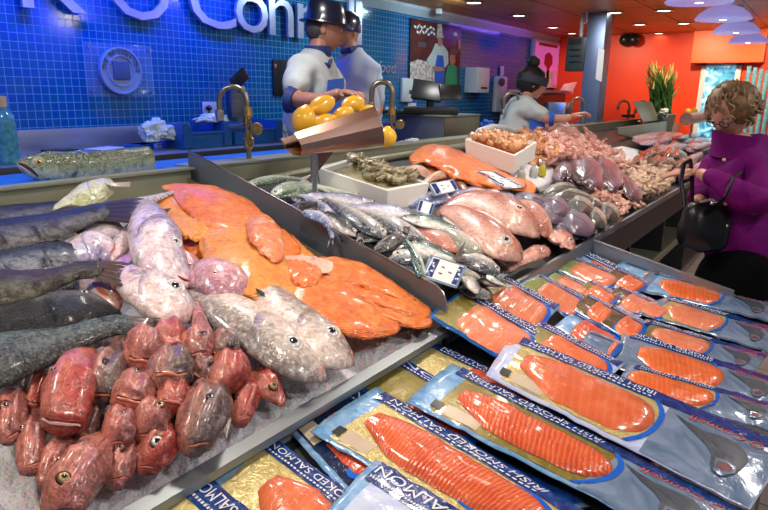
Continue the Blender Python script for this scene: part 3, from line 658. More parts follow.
g([(168, 387, 17), (168, 378, 21), (170, 367, 21), (170, 357, 17), (170, 351, 8)], 'gurnard_grey', .055, 'dark grey wide-mouthed head in the centre of the heap', (.78, .2, 3), 'wide', em='eye_pupil')
g([(172, 411, 12), (173, 404, 15), (174, 394, 15.5), (175, 386, 12), (176, 380, 6)], 'gurnard_red', .05, 'small head with a bright orange mouth facing front', None, 'wide')
g([(139, 368, 10), (140, 360, 15), (144, 349, 18), (148, 340, 16), (152, 332, 8)], 'gurnard_pink', .06, 'pink head with red lip beneath the silver hake tail', None, 'wide')
g([(170, 353, 14), (169, 342, 17), (166, 332, 15), (163, 324, 8)], 'gurnard_red', .055, 'raw red head below the white round-eyed head', None, 'none')
b = g([(190, 363, 6), (193, 355, 12), (197, 346, 15.5), (200, 337, 14), (200, 328, 8), (198, 312, 5), (196, 302, 2.5)], 'gurnard_pink', .07, 'triangular pink head whose pale fin stands up like a cone', (.36, .2, 2.4), em='eye_pupil')
g([(214, 361, 9), (218, 354, 14), (225, 345, 15), (230, 336, 9)], 'gurnard_grey', .055, 'small pink-brown head with orange snout right of the triangular head', (.5, .6, 2.4), em='eye_pupil')
g([(195, 382, 7), (199, 375, 11), (204, 367, 13), (209, 358, 8)], 'gurnard_dark', .05, 'small brownish head under the triangular pink head', (.6, .5, 2), em='eye_pupil')
g([(229, 391, 9), (228, 384, 16), (229, 372, 18.5), (231, 360, 15), (232, 353, 7)], 'gurnard_red', .045, 'rounded eyeless red-brown lump left of the two smallest front heads', None, 'none')
g([(240, 425, 6), (241, 416, 9.5), (245, 403, 11), (250, 390, 11.5), (254, 375, 8)], 'gurnard_red', .015, 'slim red head pointing down at the rim, left of the last head', (.45, -.6, 2), em='eye_red')
g([(283, 405, 3), (278, 397, 7), (271, 388, 11.5), (263, 380, 12.5), (256, 373, 8)], 'gurnard_red', .02, 'rightmost small red head with its snout over the rim', (.42, -.2, 3), em='eye_gold')
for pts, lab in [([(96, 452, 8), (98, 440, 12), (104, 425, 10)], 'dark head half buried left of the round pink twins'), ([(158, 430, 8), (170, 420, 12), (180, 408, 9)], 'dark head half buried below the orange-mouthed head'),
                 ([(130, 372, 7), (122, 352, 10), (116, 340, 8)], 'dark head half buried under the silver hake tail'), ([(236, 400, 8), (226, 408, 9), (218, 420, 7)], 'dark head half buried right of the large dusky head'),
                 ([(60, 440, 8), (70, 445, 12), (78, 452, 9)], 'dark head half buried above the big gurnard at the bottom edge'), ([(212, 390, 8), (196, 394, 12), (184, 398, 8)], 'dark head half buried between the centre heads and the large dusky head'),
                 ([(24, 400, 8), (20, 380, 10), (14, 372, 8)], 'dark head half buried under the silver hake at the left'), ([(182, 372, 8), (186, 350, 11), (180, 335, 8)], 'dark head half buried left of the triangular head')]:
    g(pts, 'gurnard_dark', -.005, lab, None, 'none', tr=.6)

# ------------------------------------------------------------------ left tray: orange fillets
def filletmat(name, a, b_, c, white=.0, flake=0):
    t = NT(name); t.set(Roughness=.34, Coat_Weight=.35, Coat_Roughness=.15, Subsurface_Weight=.1, Subsurface_Scale=.01)
    v = t.coord(); n = t.noise(v, 13, 4, .6, .6); tc = t.node('ShaderNodeTexCoord')
    col = t.ramp(n, [(.3, a), (.5, b_), (.72, c)])
    w = t.node('ShaderNodeTexWave', wave_type='BANDS', bands_direction='DIAGONAL'); w.inputs['Scale'].default_value = 55; w.inputs['Distortion'].default_value = 3; t.link(v, w.inputs['Vector'])
    if white: col = t.mix(t.ramp(t.noise(v, 40, 4, .65), [(.52, (0,)*3), (.66, (white,)*3)]), col, (.90, .62, .48))
    t.col(t.mix(1.0, col, t.ramp(t.noise(v, 32, 5, .65, 1), [(.3, (.72, .55, .45)), (.55, (1, 1, 1))]), 'MULTIPLY')); t.bump(t.math('ADD', t.math('ADD', t.noise(v, 60, 3), t.math('MULTIPLY', t.noise(v, 22, 4, .6, 1.5), 1.6)), t.math('MULTIPLY', w.outputs['Fac'], .3)), .7, .008)
filletmat('fillet_orange', (.80, .13, .015), (.88, .22, .03), (.92, .33, .06), .25)
filletmat('fillet_yellow', (.82, .26, .03), (.88, .36, .06), (.90, .30, .05), .15)
filletmat('fillet_ridge', (.85, .20, .05), (.88, .28, .10), (.88, .40, .22), .8)
filletmat('fillet_pale', (.85, .40, .25), (.86, .55, .42), (.88, .68, .58), .6)
GF = 'orange smoked fillets in the left tray'
def fil(pts, m, h, lab, tr=.30, name='smoked_fillet', gr=GF, e=2.5, surf=R_, nz=.13, cat='fillet'):
    return T(Body(name, pts, m, h, surf, tr*.85, N=30, K=26, e=e, nz=nz, nf=2.6, flat=.5), lab, cat, gr)
fil([(150, 208, 4), (165, 208, 13), (180, 216, 15), (192, 229, 12), (198, 242, 6)], 'fillet_yellow', .02, 'yellow-orange fillet at the far left of the fillets')
fil([(186, 238, 8), (196, 248, 14), (210, 258, 14), (222, 268, 9)], 'fillet_orange', .015, 'orange fillet disappearing under the white and lilac head')
fil([(171, 221, 5), (182, 226, 8.5), (195, 230, 9.5), (206, 233, 6)], 'fillet_yellow', .055, 'small yellow lobe of fillet above the white and lilac head', .45)
fil([(163, 187, 1.5), (175, 189, 5), (190, 197, 12), (210, 207, 18), (230, 217, 19), (255, 232, 17), (280, 246, 13), (296, 256, 8)], 'fillet_orange', .045, 'long fillet lying along the right wall with its thin tip at the back corner')
fil([(206, 219, 6), (213, 231, 15), (226, 247, 25), (244, 263, 29), (262, 275, 26), (284, 288, 18), (300, 297, 8)], 'fillet_yellow', .05, 'widest glossy yellow-orange fillet in the middle of the fillets', .24)
fil([(250, 220, 6), (260, 230, 13), (271, 245, 12), (278, 260, 6)], 'fillet_ridge', .085, 'reddish grainy fold standing on the widest fillet', .4)
fil([(266, 231, 4), (279, 238, 8), (292, 244, 6), (303, 250, 2)], 'fillet_orange', .045, 'short pointed fillet end near the right tray wall')
fil([(268, 250, 8), (285, 254, 12), (302, 260, 10), (318, 268, 5)], 'fillet_yellow', .03, 'brownish orange fillet in the hollow by the right wall')
fil([(280, 260, 3), (300, 262, 6), (318, 266, 7), (332, 267, 5)], 'fillet_pale', .06, 'pale whitish fillet edge among the orange ones')
fil([(285, 268, 8), (300, 275, 12), (318, 280, 10)], 'fillet_orange', .05, 'short thick orange piece below the pale fillet edge', .5)
fil([(318, 264, 6), (335, 268, 9), (360, 276, 10.5), (385, 287, 8), (404, 296, 4.5), (413, 300, 3)], 'fillet_orange', .045, 'upper long slender fillet against the right tray wall', .42)
fil([(300, 275, 8), (330, 280, 13), (360, 287, 14), (390, 298, 12), (412, 308, 9), (428, 313, 5)], 'fillet_orange', .03, 'second slender fillet whose blunt tip reaches the tray corner', .36)
fil([(305, 284, 8), (340, 292, 13), (370, 303, 11), (400, 317, 7), (422, 323, 5), (431, 321, 3)], 'fillet_orange', .03, 'third slender fillet with its tip on the front rim', .36)
fil([(282, 284, 10), (305, 293, 17), (330, 304, 19), (355, 317, 17), (378, 326, 11), (397, 328, 5)], 'fillet_orange', .035, 'front fillet curling over the ice beside the grey fish', .36)
fil([(296, 305, 8), (315, 310, 11), (330, 316, 9), (337, 318, 4)], 'fillet_pale', .045, 'pale pink fillet end touching the grey fish back', .4)
# ------------------------------------------------------------------ vacuum packs of smoked salmon
def filmmat(name, c, c2, rough=.16, metal=0.0, bump=.7, scale=18, st=(1, 1, 1), foil=0.0):
    t = NT(name); t.set(Roughness=rough, Coat_Weight=.8, Coat_Roughness=.06, Metallic=metal, Specular_IOR_Level=.7)
    v = t.coord(scale=st); n = t.noise(v, scale, 3, .55, 1.2)
    t.col(t.ramp(n, [(.35, c), (.65, c2)])); t.bump(n, bump, .006)
    return t.m
filmmat('film_blue', (.13, .36, .70), (.34, .58, .86)); filmmat('film_lilac', (.50, .60, .92), (.66, .76, .98), bump=.4)
filmmat('film_grey', (.10, .18, .30), (.22, .31, .46), scale=9); filmmat('film_teal', (.10, .24, .32), (.22, .40, .50)); filmmat('film_deep', (.005, .11, .45), (.01, .18, .62))
filmmat('band_navy', (.006, .028, .15), (.012, .075, .34), bump=.6, scale=26); filmmat('band_dark', (.004, .018, .06), (.01, .04, .11), bump=.6, scale=26)
filmmat('board_gold', (.52, .43, .16), (.72, .62, .27), .3, .25, .5, 60); filmmat('board_olive', (.20, .17, .035), (.30, .25, .05), .3, .2, .3, 40)
filmmat('board_green', (.28, .30, .08), (.34, .50, .20), .3, .2, .3, 30); filmmat('board_brown', (.085, .055, .012), (.14, .09, .02), .25, .2, .2, 30)
filmmat('border_blue', (.004, .12, .62), (.008, .16, .72), bump=.15)
plain('ink_white', (.72, .78, .85), .3, var=.02); plain('ink_red', (.62, .07, .03), .35, var=.05); plain('ink_grey', (.05, .065, .085), .35, var=.3, scale=60); plain('ink_mouth', (.16, .03, .03), .4, var=.2); plain('ink_black', (.01, .02, .02), .35)
plain('ink_cream', (.55, .45, .33), .35, var=.06)
def salmonmat(name, a, b_, lines, scale=7, red=0):
    t = NT(name); t.set(Roughness=.26, Coat_Weight=.9, Coat_Roughness=.07, Subsurface_Weight=.1, Subsurface_Scale=.01)
    v = t.coord(); tc = t.node('ShaderNodeTexCoord'); n = t.noise(v, 14, 3, .6)
    mp = t.node('ShaderNodeMapping'); mp.inputs['Rotation'].default_value = (0, 0, .5); mp.inputs['Scale'].default_value = (1, .28, 1); t.link(tc.outputs['UV'], mp.inputs['Vector'])
    w = t.node('ShaderNodeTexWave', wave_type='BANDS', bands_direction='X'); w.inputs['Scale'].default_value = scale
    w.inputs['Distortion'].default_value = 2.2; w.inputs['Detail'].default_value = 2; w.inputs['Detail Scale'].default_value = 1.2; t.link(mp.outputs['Vector'], w.inputs['Vector'])
    c = t.ramp(n, [(.3, a), (.7, b_)])
    c = t.mix(t.math('MULTIPLY', t.ramp(w.outputs['Fac'], [(.55, (0,)*3), (.9, (1,)*3)]), lines), c, (.85, .42, .26))
    t.col(c); t.bump(t.math('ADD', t.noise(v, 45, 2, .5, 1), t.math('MULTIPLY', w.outputs['Fac'], lines*.8)), .5, .004)
salmonmat('salmon_lined', (.62, .06, .015), (.78, .13, .03), .27, 10); salmonmat('salmon_soft', (.70, .12, .04), (.80, .20, .08), .10, 5)
salmonmat('salmon_orange', (.74, .11, .02), (.84, .20, .05), .16, 5); salmonmat('salmon_pale', (.76, .20, .10), (.84, .30, .17), .12, 4); salmonmat('salmon_red', (.60, .05, .015), (.70, .10, .03), .15, 6)
GLY = {}
def gl(txt):
    if txt not in GLY:
        vs, fs = glyphs(txt); x0 = min(v.x for v in vs); x1 = max(v.x for v in vs); y1 = max(v.y for v in vs)
        GLY[txt] = ([((v.x-x0)/(x1-x0), v.y/y1) for v in vs], fs)
    return GLY[txt]
class Pack:
    def __init__(s, A, B, C, D, h, label, film='film_blue', band='band_navy', board='board_gold', fish='salmon_orange', text='IRISH SMOKED SALMON',
                 bw=.24, g0=.09, g1=.60, f0=.15, f1=.60, fv=(.30, .86), tail=True, header=True, tag_=True, blue=True, th=.011, tu=(.08, .56), group='vacuum packs of smoked salmon in the front tray', wr=.0035, textm='ink_white', blunt=False):
        hh = h if isinstance(h, tuple) else (h,)*4
        s.P = [on(*q, k, P_) for q, k in zip((A, B, C, D), hh)]; s.o = V((rnd(0, 50), rnd(0, 50), 0)); s.wr = wr; s.curved = bool(tail and board)
        s.ob = s.grid('salmon_pack', film, 0, 1, 0, 1, 0, 26, 10, None, thick=.003)
        tag(s.ob, label, 'salmon pack', group)
        if board: s.board(board, g0, g1+.02, bw*.9, .95, tail)
        bnd = s.grid('printed_band', band, .045 if header else 0.0, 1.0 if tail else .98, 0.0, bw, .0014, 22, 4, label='dark blue printed band')
        if text:
            s.text(text, tu[0], tu[1], bw*.20, bw*.62, 'lettering', textm, bnd)
            n = 26; m = MB()      # the row of small print under the big words
            for k in range(n):
                u = tu[0]+(tu[1]-tu[0])*k/n; m.add(*s.quad(u, u+(tu[1]-tu[0])/n*.62, bw*.76, bw*.86, .0050))
            m.build('small_print', textm, bnd, smooth=False, sharp=None)
        s.fillet(fish, f0, f1, fv, th, blue, blunt)
        if tag_: s.grid('black_sticker', 'ink_black', g0-.015, g0+.025, .78, .90, .0016, 3, 3); s.grid('ingredients_strip', 'ink_cream', g0+.035, g0+.17, .76, .93, .0013, 5, 3) if board and th > .008 else None
        if tail: s.tailprint(bw)
    def p(s, u, v, out=0.0):
        A, B, C, D = s.P; q = A*(1-u)*(1-v)+B*u*(1-v)+C*u*v+D*(1-u)*v
        e = max(0, min(u, 1-u)*14); e2 = max(0, min(v, 1-v)*7); b = min(1, e)*min(1, e2)
        L = (B-A).length
        w = s.wr*(noise.noise(V((u*L*22, v*5, 0))+s.o)+.5*noise.noise(V((u*L*60, v*11, 5))+s.o))
        cr = .006*math.sin(PI*min(max(v, 0), 1))
        return q + V((0, 0, 1))*(out+b*.002+w*(1.6-b)+cr)
    def grid(s, name, m, u0, u1, v0, v1, out, nu, nv, par='x', thick=0.0, label=None):
        vs, fs, uv = [], [], []
        for i in range(nu+1):
            for j in range(nv+1):
                u = u0+(u1-u0)*i/nu; v = v0+(v1-v0)*j/nv; vs.append(s.p(u, v, out*2.4)); uv.append((u, v))
        for i in range(nu):
            for j in range(nv): k = i*(nv+1)+j; fs.append((k, k+1, k+nv+2, k+nv+1))
        if thick:
            M = len(vs); vs += [v-V((0, 0, thick)) for v in vs]; uv += uv; fs += [tuple(M+q for q in reversed(f)) for f in fs]
            W = nv+1
            for i in range(nu): k = i*W; fs.append((k+W, k, M+k, M+k+W)); k += nv; fs.append((k, k+W, M+k+W, M+k))
            for j in range(nv): fs.append((j, j+1, M+j+1, M+j)); k = nu*W+j; fs.append((k+1, k, M+k, M+k+1))
        return mk(name, vs, fs, m, s.ob if par == 'x' else par, uv, label=label)
    def board(s, m, u0, u1, v0, v1, curved):
        vs, fs = [], []; nu, nv = 16, 12
        for i in range(nu+1):
            for j in range(nv+1):
                v = v0+(v1-v0)*j/nv; e = u1-(.07*abs((v-.55)/.42)**2.4 if curved else 0); vs.append(s.p(u0+(e-u0)*i/nu, v, .0017))
        for i in range(nu):
            for j in range(nv): k = i*(nv+1)+j; fs.append((k, k+1, k+nv+2, k+nv+1))
        mk('gold_board', vs, fs, m, s.ob)
        if curved:
            vs, fs = [], []
            for j in range(nv+1):
                v = v0+(v1-v0)*j/nv; e = u1-.07*abs((v-.55)/.42)**2.4; vs += [s.p(e-.003, v, .0042), s.p(e+.017, v, .0042)]
            for j in range(nv): fs.append((2*j, 2*j+1, 2*j+3, 2*j+2))
            mk('blue_border', vs, fs, 'border_blue', s.ob)
    def quad(s, u0, u1, v0, v1, out): return [s.p(u0, v0, out), s.p(u1, v0, out), s.p(u1, v1, out), s.p(u0, v1, out)], [(0, 1, 2, 3)]
    def text(s, txt, u0, u1, v0, v1, name, m, par, out=.0050):
        g, fs = gl(txt); mk(name, [s.p(u1-(u1-u0)*x, v0+(v1-v0)*y, out) for x, y in g], fs, m, par, smooth=False)
    def fillet(s, m, f0, f1, fv, th, blue, blunt=False):
        nu, nv = 34, 14; vs, fs, uv = [], [], []; k1 = rnd(.6, 1)
        def hw(a):  # narrow ragged head end, rounded far end
            return (min(1, (.8 if blunt else .42)+a*2.2) if a < .3 else 1)*(1-max(0, (a-.70)/.30)**2.6)**.5 if a < 1 else 0
        vc = (fv[0]+fv[1])/2; vh = (fv[1]-fv[0])/2
        def P(a, b, grow=0.0, out=0.0):
            u = f0+(f1-f0)*a; w = max(hw(a), .02)*vh; off = (-vh*.22*(1-min(1, a*2.6)))
            w *= 1+.05*noise.noise(V((a*9, b, 0))+s.o)
            return u, vc+off+b*w
        for i in range(nu+1):
            a = i/nu
            for j in range(nv+1):
                b = -1+2*j/nv; u, v = P(a, b)
                z = th*(1-abs(b)**3.2)**.6*min(1, (a+.02)*9)**.5*min(1, (1.001-a)*10)**.5*(1+.22*noise.noise(V((a*7, b*2, 1))+s.o))
                z += th*.15*math.exp(-((b-.15)/.12)**2)
                vs.append(s.p(u, v, .0030+z)); uv.append((a*(f1-f0)*2.2, b*.5+.5))
        for i in range(nu):
            for j in range(nv): k = i*(nv+1)+j; fs.append((k, k+1, k+nv+2, k+nv+1))
        mk('salmon_fillet', vs, fs, m, s.ob, uv)
        if blue and not s.curved:
            L = (s.P[1]-s.P[0]).length; Wd = (s.P[3]-s.P[0]).length; g = .012/L; gv = .012/Wd
            vs, fs = [], []; n = 24
            path = [P(.72+.28*(k/n if k < n else 1), -1) for k in range(n+1)] + [P(1-.28*k/n, 1) for k in range(1, n+1)]
            for k, (u, v) in enumerate(path):
                a = path[max(0, k-1)]; b = path[min(len(path)-1, k+1)]; d = V(((b[0]-a[0])*L, (b[1]-a[1])*Wd)); d = d.normalized() if d.length > 1e-9 else V((0, 1))
                nx, ny = d.y, -d.x
                t = math.sin(PI*k/(len(path)-1))**.4
                vs += [s.p(u-nx*g*.2, v-ny*gv*.2, .0038), s.p(u+nx*g*t*1.25, v+ny*gv*t*1.25, .0038)]
            for k in range(len(path)-1): fs.append((2*k, 2*k+1, 2*k+3, 2*k+2))
            mk('blue_border', vs, fs, 'border_blue', s.ob)
    def tailprint(s, bw):
        s.grid('grey_end', 'film_grey', .625, .995, bw, .99, .0010, 14, 8, label='grey printed end of the pack')
        g = [(.655, .28), (.70, .335), (.76, .37), (.815, .33), (.865, .335), (.905, .41), (.925, .53), (.922, .66), (.905, .78), (.88, .845), (.852, .83), (.832, .74), (.82, .62), (.785, .53), (.735, .45), (.69, .37)]
        n = len(g); R_3 = 5; c = (.868, .57); vs = [s.p(*c, .0050)]
        for r in range(1, R_3+1): vs += [s.p(c[0]+(u-c[0])*r/R_3, c[1]+(v-c[1])*r/R_3, .0050) for u, v in g]
        fs = [(0, 1+i, 1+(i+1) % n) for i in range(n)]+[(1+(r-1)*n+i, 1+(r-1)*n+(i+1) % n, 1+r*n+(i+1) % n, 1+r*n+i) for r in range(1, R_3) for i in range(n)]
        f = mk('fish_picture', vs, fs, 'ink_grey', s.ob, label='printed grey fish head')
        b = [(.838, .66), (.87, .64), (.905, .66), (.912, .74), (.88, .835), (.853, .82)]; mk('pale_belly', [s.p(u, v, .0064) for u, v in b], [tuple(range(6))], 'film_grey', f, smooth=False)
        b = [(.848, .69), (.872, .675), (.898, .69), (.898, .75), (.872, .775), (.852, .755)]; mk('printed_mouth', [s.p(u, v, .0076) for u, v in b], [tuple(range(6))], 'ink_mouth', f, smooth=False)
        s.text("K O'Connell", .70, .99, bw*.95, bw*1.40, 'brand_lettering', 'ink_red', s.ob)
def pk(A, B, C, D, h, label, **k): return Pack(A, B, C, D, h, label, **k)
small = dict(tail=False, f0=.27, f1=.97, g0=.04, g1=.42, text='SMOKED SALMON', tu=(.12, .9), th=.009, tag_=False, wr=.002, bw=.24, fv=(.26, .97), blunt=True)
# far column near the end wall
pk((584, 249), (655, 283), (636, 290), (570, 258), .005, 'blue salmon pack pushed into the far corner, only its lettered band showing', board=None, fish='salmon_soft', **{**small, 'bw': .6, 'fv': (.62, .95)})
pk((628, 259), (738, 296), (722, 303), (612, 269), .012, 'salmon pack along the end wall whose dark corner stands up in a point', board=None, fish='salmon_pale', **{**small, 'bw': .5, 'fv': (.5, .92)})
pk((569, 255), (630, 277), (608, 292), (553, 268), .02, 'small salmon pack with green board, leftmost against the far end', board='board_green', fish='salmon_pale', film='film_lilac', **small)
pk((540, 274), (594, 301), (574, 322), (519, 285), (.09, .02, .02, .09), 'greenish-boarded salmon pack right of the two large paired packs', board='board_green', fish='salmon_pale', **small)
pk((556, 271), (598, 290), (580, 302), (545, 279), .02, 'small salmon pack squeezed between the green-boarded ones', board='board_green', fish='salmon_pale', film='film_deep', **small)
pk((591, 280), (624, 297), (606, 309), (574, 292), .03, 'small salmon pack with an olive strip, centre of the far group', board='board_olive', fish='salmon_orange', film='film_lilac', **small)
pk((618, 267), (654, 284), (634, 296), (598, 280), .028, 'small salmon pack with a brown square, uppermost of the brown-boarded ones', board='board_brown', fish='salmon_orange', film='film_lilac', **{**small, 'f0': .40})
pk((621, 285), (660, 303), (640, 317), (600, 300), .032, 'small salmon pack with two brown squares, middle of the brown-boarded ones', board='board_brown', fish='salmon_pale', film='film_lilac', **{**small, 'f0': .42})
pk((590, 294), (620, 309), (603, 328), (569, 308), .04, 'small salmon pack with a dark brown square, left of the brown-boarded ones', board='board_brown', fish='salmon_orange', film='film_deep', **{**small, 'f0': .42})
pk((613, 305), (652, 325), (632, 344), (593, 319), .045, 'small salmon pack with the largest brown square, lowest of the brown-boarded ones', board='board_brown', fish='salmon_orange', film='film_deep', **{**small, 'f0': .48})
pk((647, 297), (676, 310), (660, 321), (630, 310), .036, 'tiny visible salmon pack with an olive strip beside the long right-hand packs', board='board_olive', fish='salmon_pale', film='film_deep', **small)
pk((576, 311), (628, 336), (606, 362), (552, 328), .03, 'dark red salmon pack half under its neighbours, in the middle of the tray', board=None, fish='salmon_red', **small)
pk((500, 273), (562, 305), (532, 338), (471, 290), (.105, .05, .05, .105), 'large salmon pack with olive board, upper of the pair beside the snapper', board='board_olive', fish='salmon_pale', film='film_blue', **small)
pk((467, 288), (553, 337), (508, 364), (428, 316), (.105, .055, .06, .11), 'large salmon pack with olive board, at the corner below the price card', board='board_olive', fish='salmon_pale', film='film_deep', **small)
pk((590, 330), (625, 344), (612, 358), (578, 346), .055, 'white-wrapped pack end beside the dark red salmon', board=None, fish='salmon_pale', film='film_grey', **{**small, 'text': None, 'f0': .8, 'f1': .95, 'band': 'film_grey'})
# long packs on the right whose tails hang over the edge
rt = dict(text='SMOKED SALMON', film='film_grey', tag_=False, g1=.585, fv=(.26, .93), f0=.14, f1=.60, bw=.22, th=.010)
pk((652, 270), (778, 303), (772, 322), (632, 289), (.03, .03, .03, .03), 'long salmon pack farthest up the right side, its grey tail over the floor', fish='salmon_orange', board='film_blue', **rt)
pk((667, 296), (778, 329), (768, 352), (638, 313), .04, 'second long pack on the right with a gold corner and wrinkled salmon', fish='salmon_pale', board='board_gold', **rt)
pk((646, 319), (768, 355), (752, 376), (627, 339), .042, 'third long pack on the right, pale salmon with olive edge', fish='salmon_pale', board='board_olive', **rt)
pk((624, 329), (790, 384), (774, 410), (612, 368), .052, 'fourth long pack on the right with white header and deep orange salmon', fish='salmon_orange', board='film_grey', **{**rt, 'f0': .13, 'f1': .66})
pk((630, 363), (786, 408), (770, 431), (614, 388), .058, 'long pack on the right just above the largest one, small gold corner', fish='salmon_orange', board='board_gold', **{**rt, 'f0': .05, 'f1': .60})
pk((541, 321), (625, 364), (600, 388), (507, 341), .06, 'salmon pack directly behind the largest pack, white header at its left', board='board_olive', fish='salmon_orange', film='film_lilac', **{**small, 'f1': .95})
# packs at the left edge of the tray
pk((432, 341), (560, 402), (505, 425), (402, 368), .012, 'salmon pack with a gold patch under the two olive-boarded packs', board='board_gold', fish='salmon_red', **{**small, 'f0': .42})
pk((394, 353), (515, 425), (470, 447), (357, 388), .02, 'dark blue pack with an olive patch lying against the left steel rim', board='board_olive', fish='salmon_red', film='film_deep', **{**small, 'f0': .4, 'text': 'SALMON'})
pk((345, 384), (590, 505), (400, 560), (280, 419), .02, 'dark pack mostly hidden under the pack with strongly lined salmon', board='band_dark', fish='salmon_red', film='film_blue', text='SMOKED SALMON', tail=False)
pk((262, 430), (440, 560), (350, 620), (203, 484), .022, 'pack with pale salmon on gold board near the bottom, left of the front pack', board='board_gold', fish='salmon_soft', film='film_blue', text='SMOKED SALMON', f0=.26, f1=.92, g1=.40, tail=False, tu=(.10, .62), th=.013, fv=(.25, 1.0), tag_=False)
pk((200, 470), (330, 580), (240, 620), (148, 514), .035, 'dark blue pack cut by the bottom edge, leftmost of all packs', board='board_gold', fish='salmon_soft', film='film_blue', text='SMOKED SALMON', bw=.5, tail=False, f0=.5, tu=(.05, .75), fv=(.6, .9), tag_=False)
pk((376, 387), (640, 545), (520, 556), (310, 431), .045, 'large front pack whose bright salmon shows strong pale lines', fish='salmon_lined', film='film_blue', tu=(.10, .72), f0=.13, f1=.86, g1=.93, bw=.20, th=.017, tail=False, fv=(.24, .84))
pk((452, 363), (762, 520), (700, 552), (406, 402), .06, 'large pack under the biggest one, lined red salmon with a blue-edged end', fish='salmon_lined', film='film_blue', f0=.13, f1=.66, g1=.64, bw=.20, board='board_olive', th=.015)
pk((513, 334), (792, 447), (750, 510), (486, 375), .078, 'biggest salmon pack, whole, with broad smooth fillet and grey fish-picture tail', fish='salmon_soft', film='film_lilac', f0=.10, f1=.615, g0=.06, g1=.60, bw=.20, th=.017, fv=(.25, .90))
pk((376, 459), (545, 565), (440, 600), (322, 518), .062, 'pack cut by the bottom edge with salmon in big letters, right of the pale one', board='film_lilac', fish='salmon_soft', film='film_blue', text='SALMON', f0=.5, bw=.36, tail=False, tu=(.06, .55), fv=(.6, .9), tag_=False)
WF = 1.0
# ------------------------------------------------------------------ whole fish beyond the divider
fishmat('silver_skin', (.035, .05, .07), (.26, .28, .30), (.74, .70, .67), (.55, .40, .38), .66, .2, .35, 20)
fishmat('silver_green', (.05, .09, .06), (.34, .42, .30), (.72, .78, .62), None, .6, .2, .35, 20)
fishmat('silver_blue', (.03, .06, .20), (.28, .33, .58), (.74, .72, .84), None, .6, .2, .4, 20)
fishmat('mackerel_skin', (.02, .09, .08), (.09, .24, .20), (.70, .70, .66), None, .6, .2, .2, 20, stripes=8, pos=(.25, .45, .6))
fishmat('dark_skin', (.012, .014, .018), (.05, .05, .06), (.50, .46, .44), None, .6, .22, .3, 24, pos=(.12, .3, .5))
fishmat('trout_skin', (.12, .15, .09), (.45, .44, .36), (.78, .66, .60), (.05, .06, .04), .64, .2, .3, 60)
fishmat('snapper_skin', (.34, .085, .06), (.54, .22, .16), (.74, .45, .37), (.62, .34, .29), .62, .24, .5, 16)
fishmat('flat_purple', (.08, .065, .11), (.14, .115, .19), (.24, .19, .28), (.10, .08, .12), .55, .3, .8, 22)
fishmat('flat_grey', (.02, .028, .025), (.07, .09, .075), (.55, .56, .48), (.03, .035, .03), .55, .28, .9, 30)
fishmat('ray_purple', (.07, .045, .055), (.13, .085, .13), (.24, .17, .28), None, .60, .26, .4, 9, coat=.5)
fishmat('raw_pink', (.45, .13, .09), (.58, .22, .16), (.70, .38, .30), (.36, .08, .06), .6, .28, .8, 22)
fishmat('squid_brown', (.14, .07, .05), (.26, .15, .11), (.48, .33, .26), (.10, .05, .045), .55, .18, .7, 18, coat=1)
fishmat('tan_flesh', (.42, .20, .13), (.55, .30, .19), (.70, .48, .34), (.32, .12, .08), .6, .3, .7, 26)
fishmat('prawn_orange', (.60, .16, .04), (.72, .26, .09), (.78, .38, .18), (.45, .12, .05), .6, .25, .6, 40)
fishmat('prawn_pink', (.62, .16, .12), (.74, .28, .21), (.84, .46, .38), (.60, .18, .14), .6, .25, .6, 40)
fishmat('prawn_olive', (.16, .14, .05), (.28, .25, .11), (.42, .38, .22), (.10, .07, .03), .55, .28, .6, 40)
GM = 'whole fish heaped beyond the steel divider'
def wf(pts, m, h, lab, eye=None, tail=None, fin=None, back=1, name='whole_fish', gill=.24, grp=GM, em='eye_white', **k):
    k.setdefault('tr', .6); k.setdefault('wf', .86 if name == 'whole_fish' else .96)
    b = T(Body(name, pts, m, h, back=back, **k), lab, 'fish', grp)
    if eye: b.eye(eye[0], eye[1], eye[2], em, .6)
    if gill: b.gill(gill, .04, .03, .8, .002)
    if eye: b.line([(.01, 0), (.04, .3), (.07, .5)], .8, 'mouth_dark')
    if tail: b.fan(*tail[:4], *tail[4:6], tail[6], 'tail_fin', .45, .08)
    if fin: b.fan(*fin[:4], *fin[4:6], fin[6], 'fin', .1, .08)
    return b
wf([(246, 185, 3), (262, 181, 5.5), (280, 179, 5), (302, 180, 2.5)], 'silver_green', .05, 'thin pale green fish at the back left corner beside the divider', tail=((300, 178), (300, 182), (312, 174), (312, 184), .06, .06, 'fin_pale'))
wf([(273, 198, 4), (279, 192, 8.5), (292, 189, 10), (315, 190, 8), (338, 193, 5), (354, 196, 3)], 'silver_green', .075, 'pale green-headed fish facing the divider left of the tray post', (.10, -.1, 2.6), ((352, 193), (352, 198), (362, 187), (364, 198), .09, .10, 'fin_pale'))
wf([(292, 207, 4), (302, 207, 7), (316, 205, 7), (332, 200, 4)], 'dark_skin', .08, 'dark fish head poking out at the foot of the tray post')
wf([(375, 203, 3), (362, 201, 6), (345, 198, 6.5), (325, 196, 5), (308, 194, 3)], 'silver_blue', .09, 'blue-lilac silver fish lying along the front of the white prawn box, upper one', (.10, 0, 1.4))
wf([(410, 214, 4), (396, 211, 7.5), (375, 208, 7.5), (352, 206, 5), (335, 203, 3)], 'silver_blue', .085, 'lilac silver fish right of the tray post, lower of two pale ones', (.08, 0, 1.6))
wf([(372, 217, 4), (352, 213, 8), (332, 208, 8), (312, 202, 4)], 'silver_blue', .08, 'broad silver fish with blue edge crossing behind the round-eyed silver fish')
wf([(384, 237, 4), (378, 231, 9), (366, 224, 11), (350, 214, 9.5), (335, 205, 6), (325, 199, 3)], 'silver_skin', .10, 'plump silver fish with round eye pointing down right near the divider', (.11, .05, 3), back=-1)
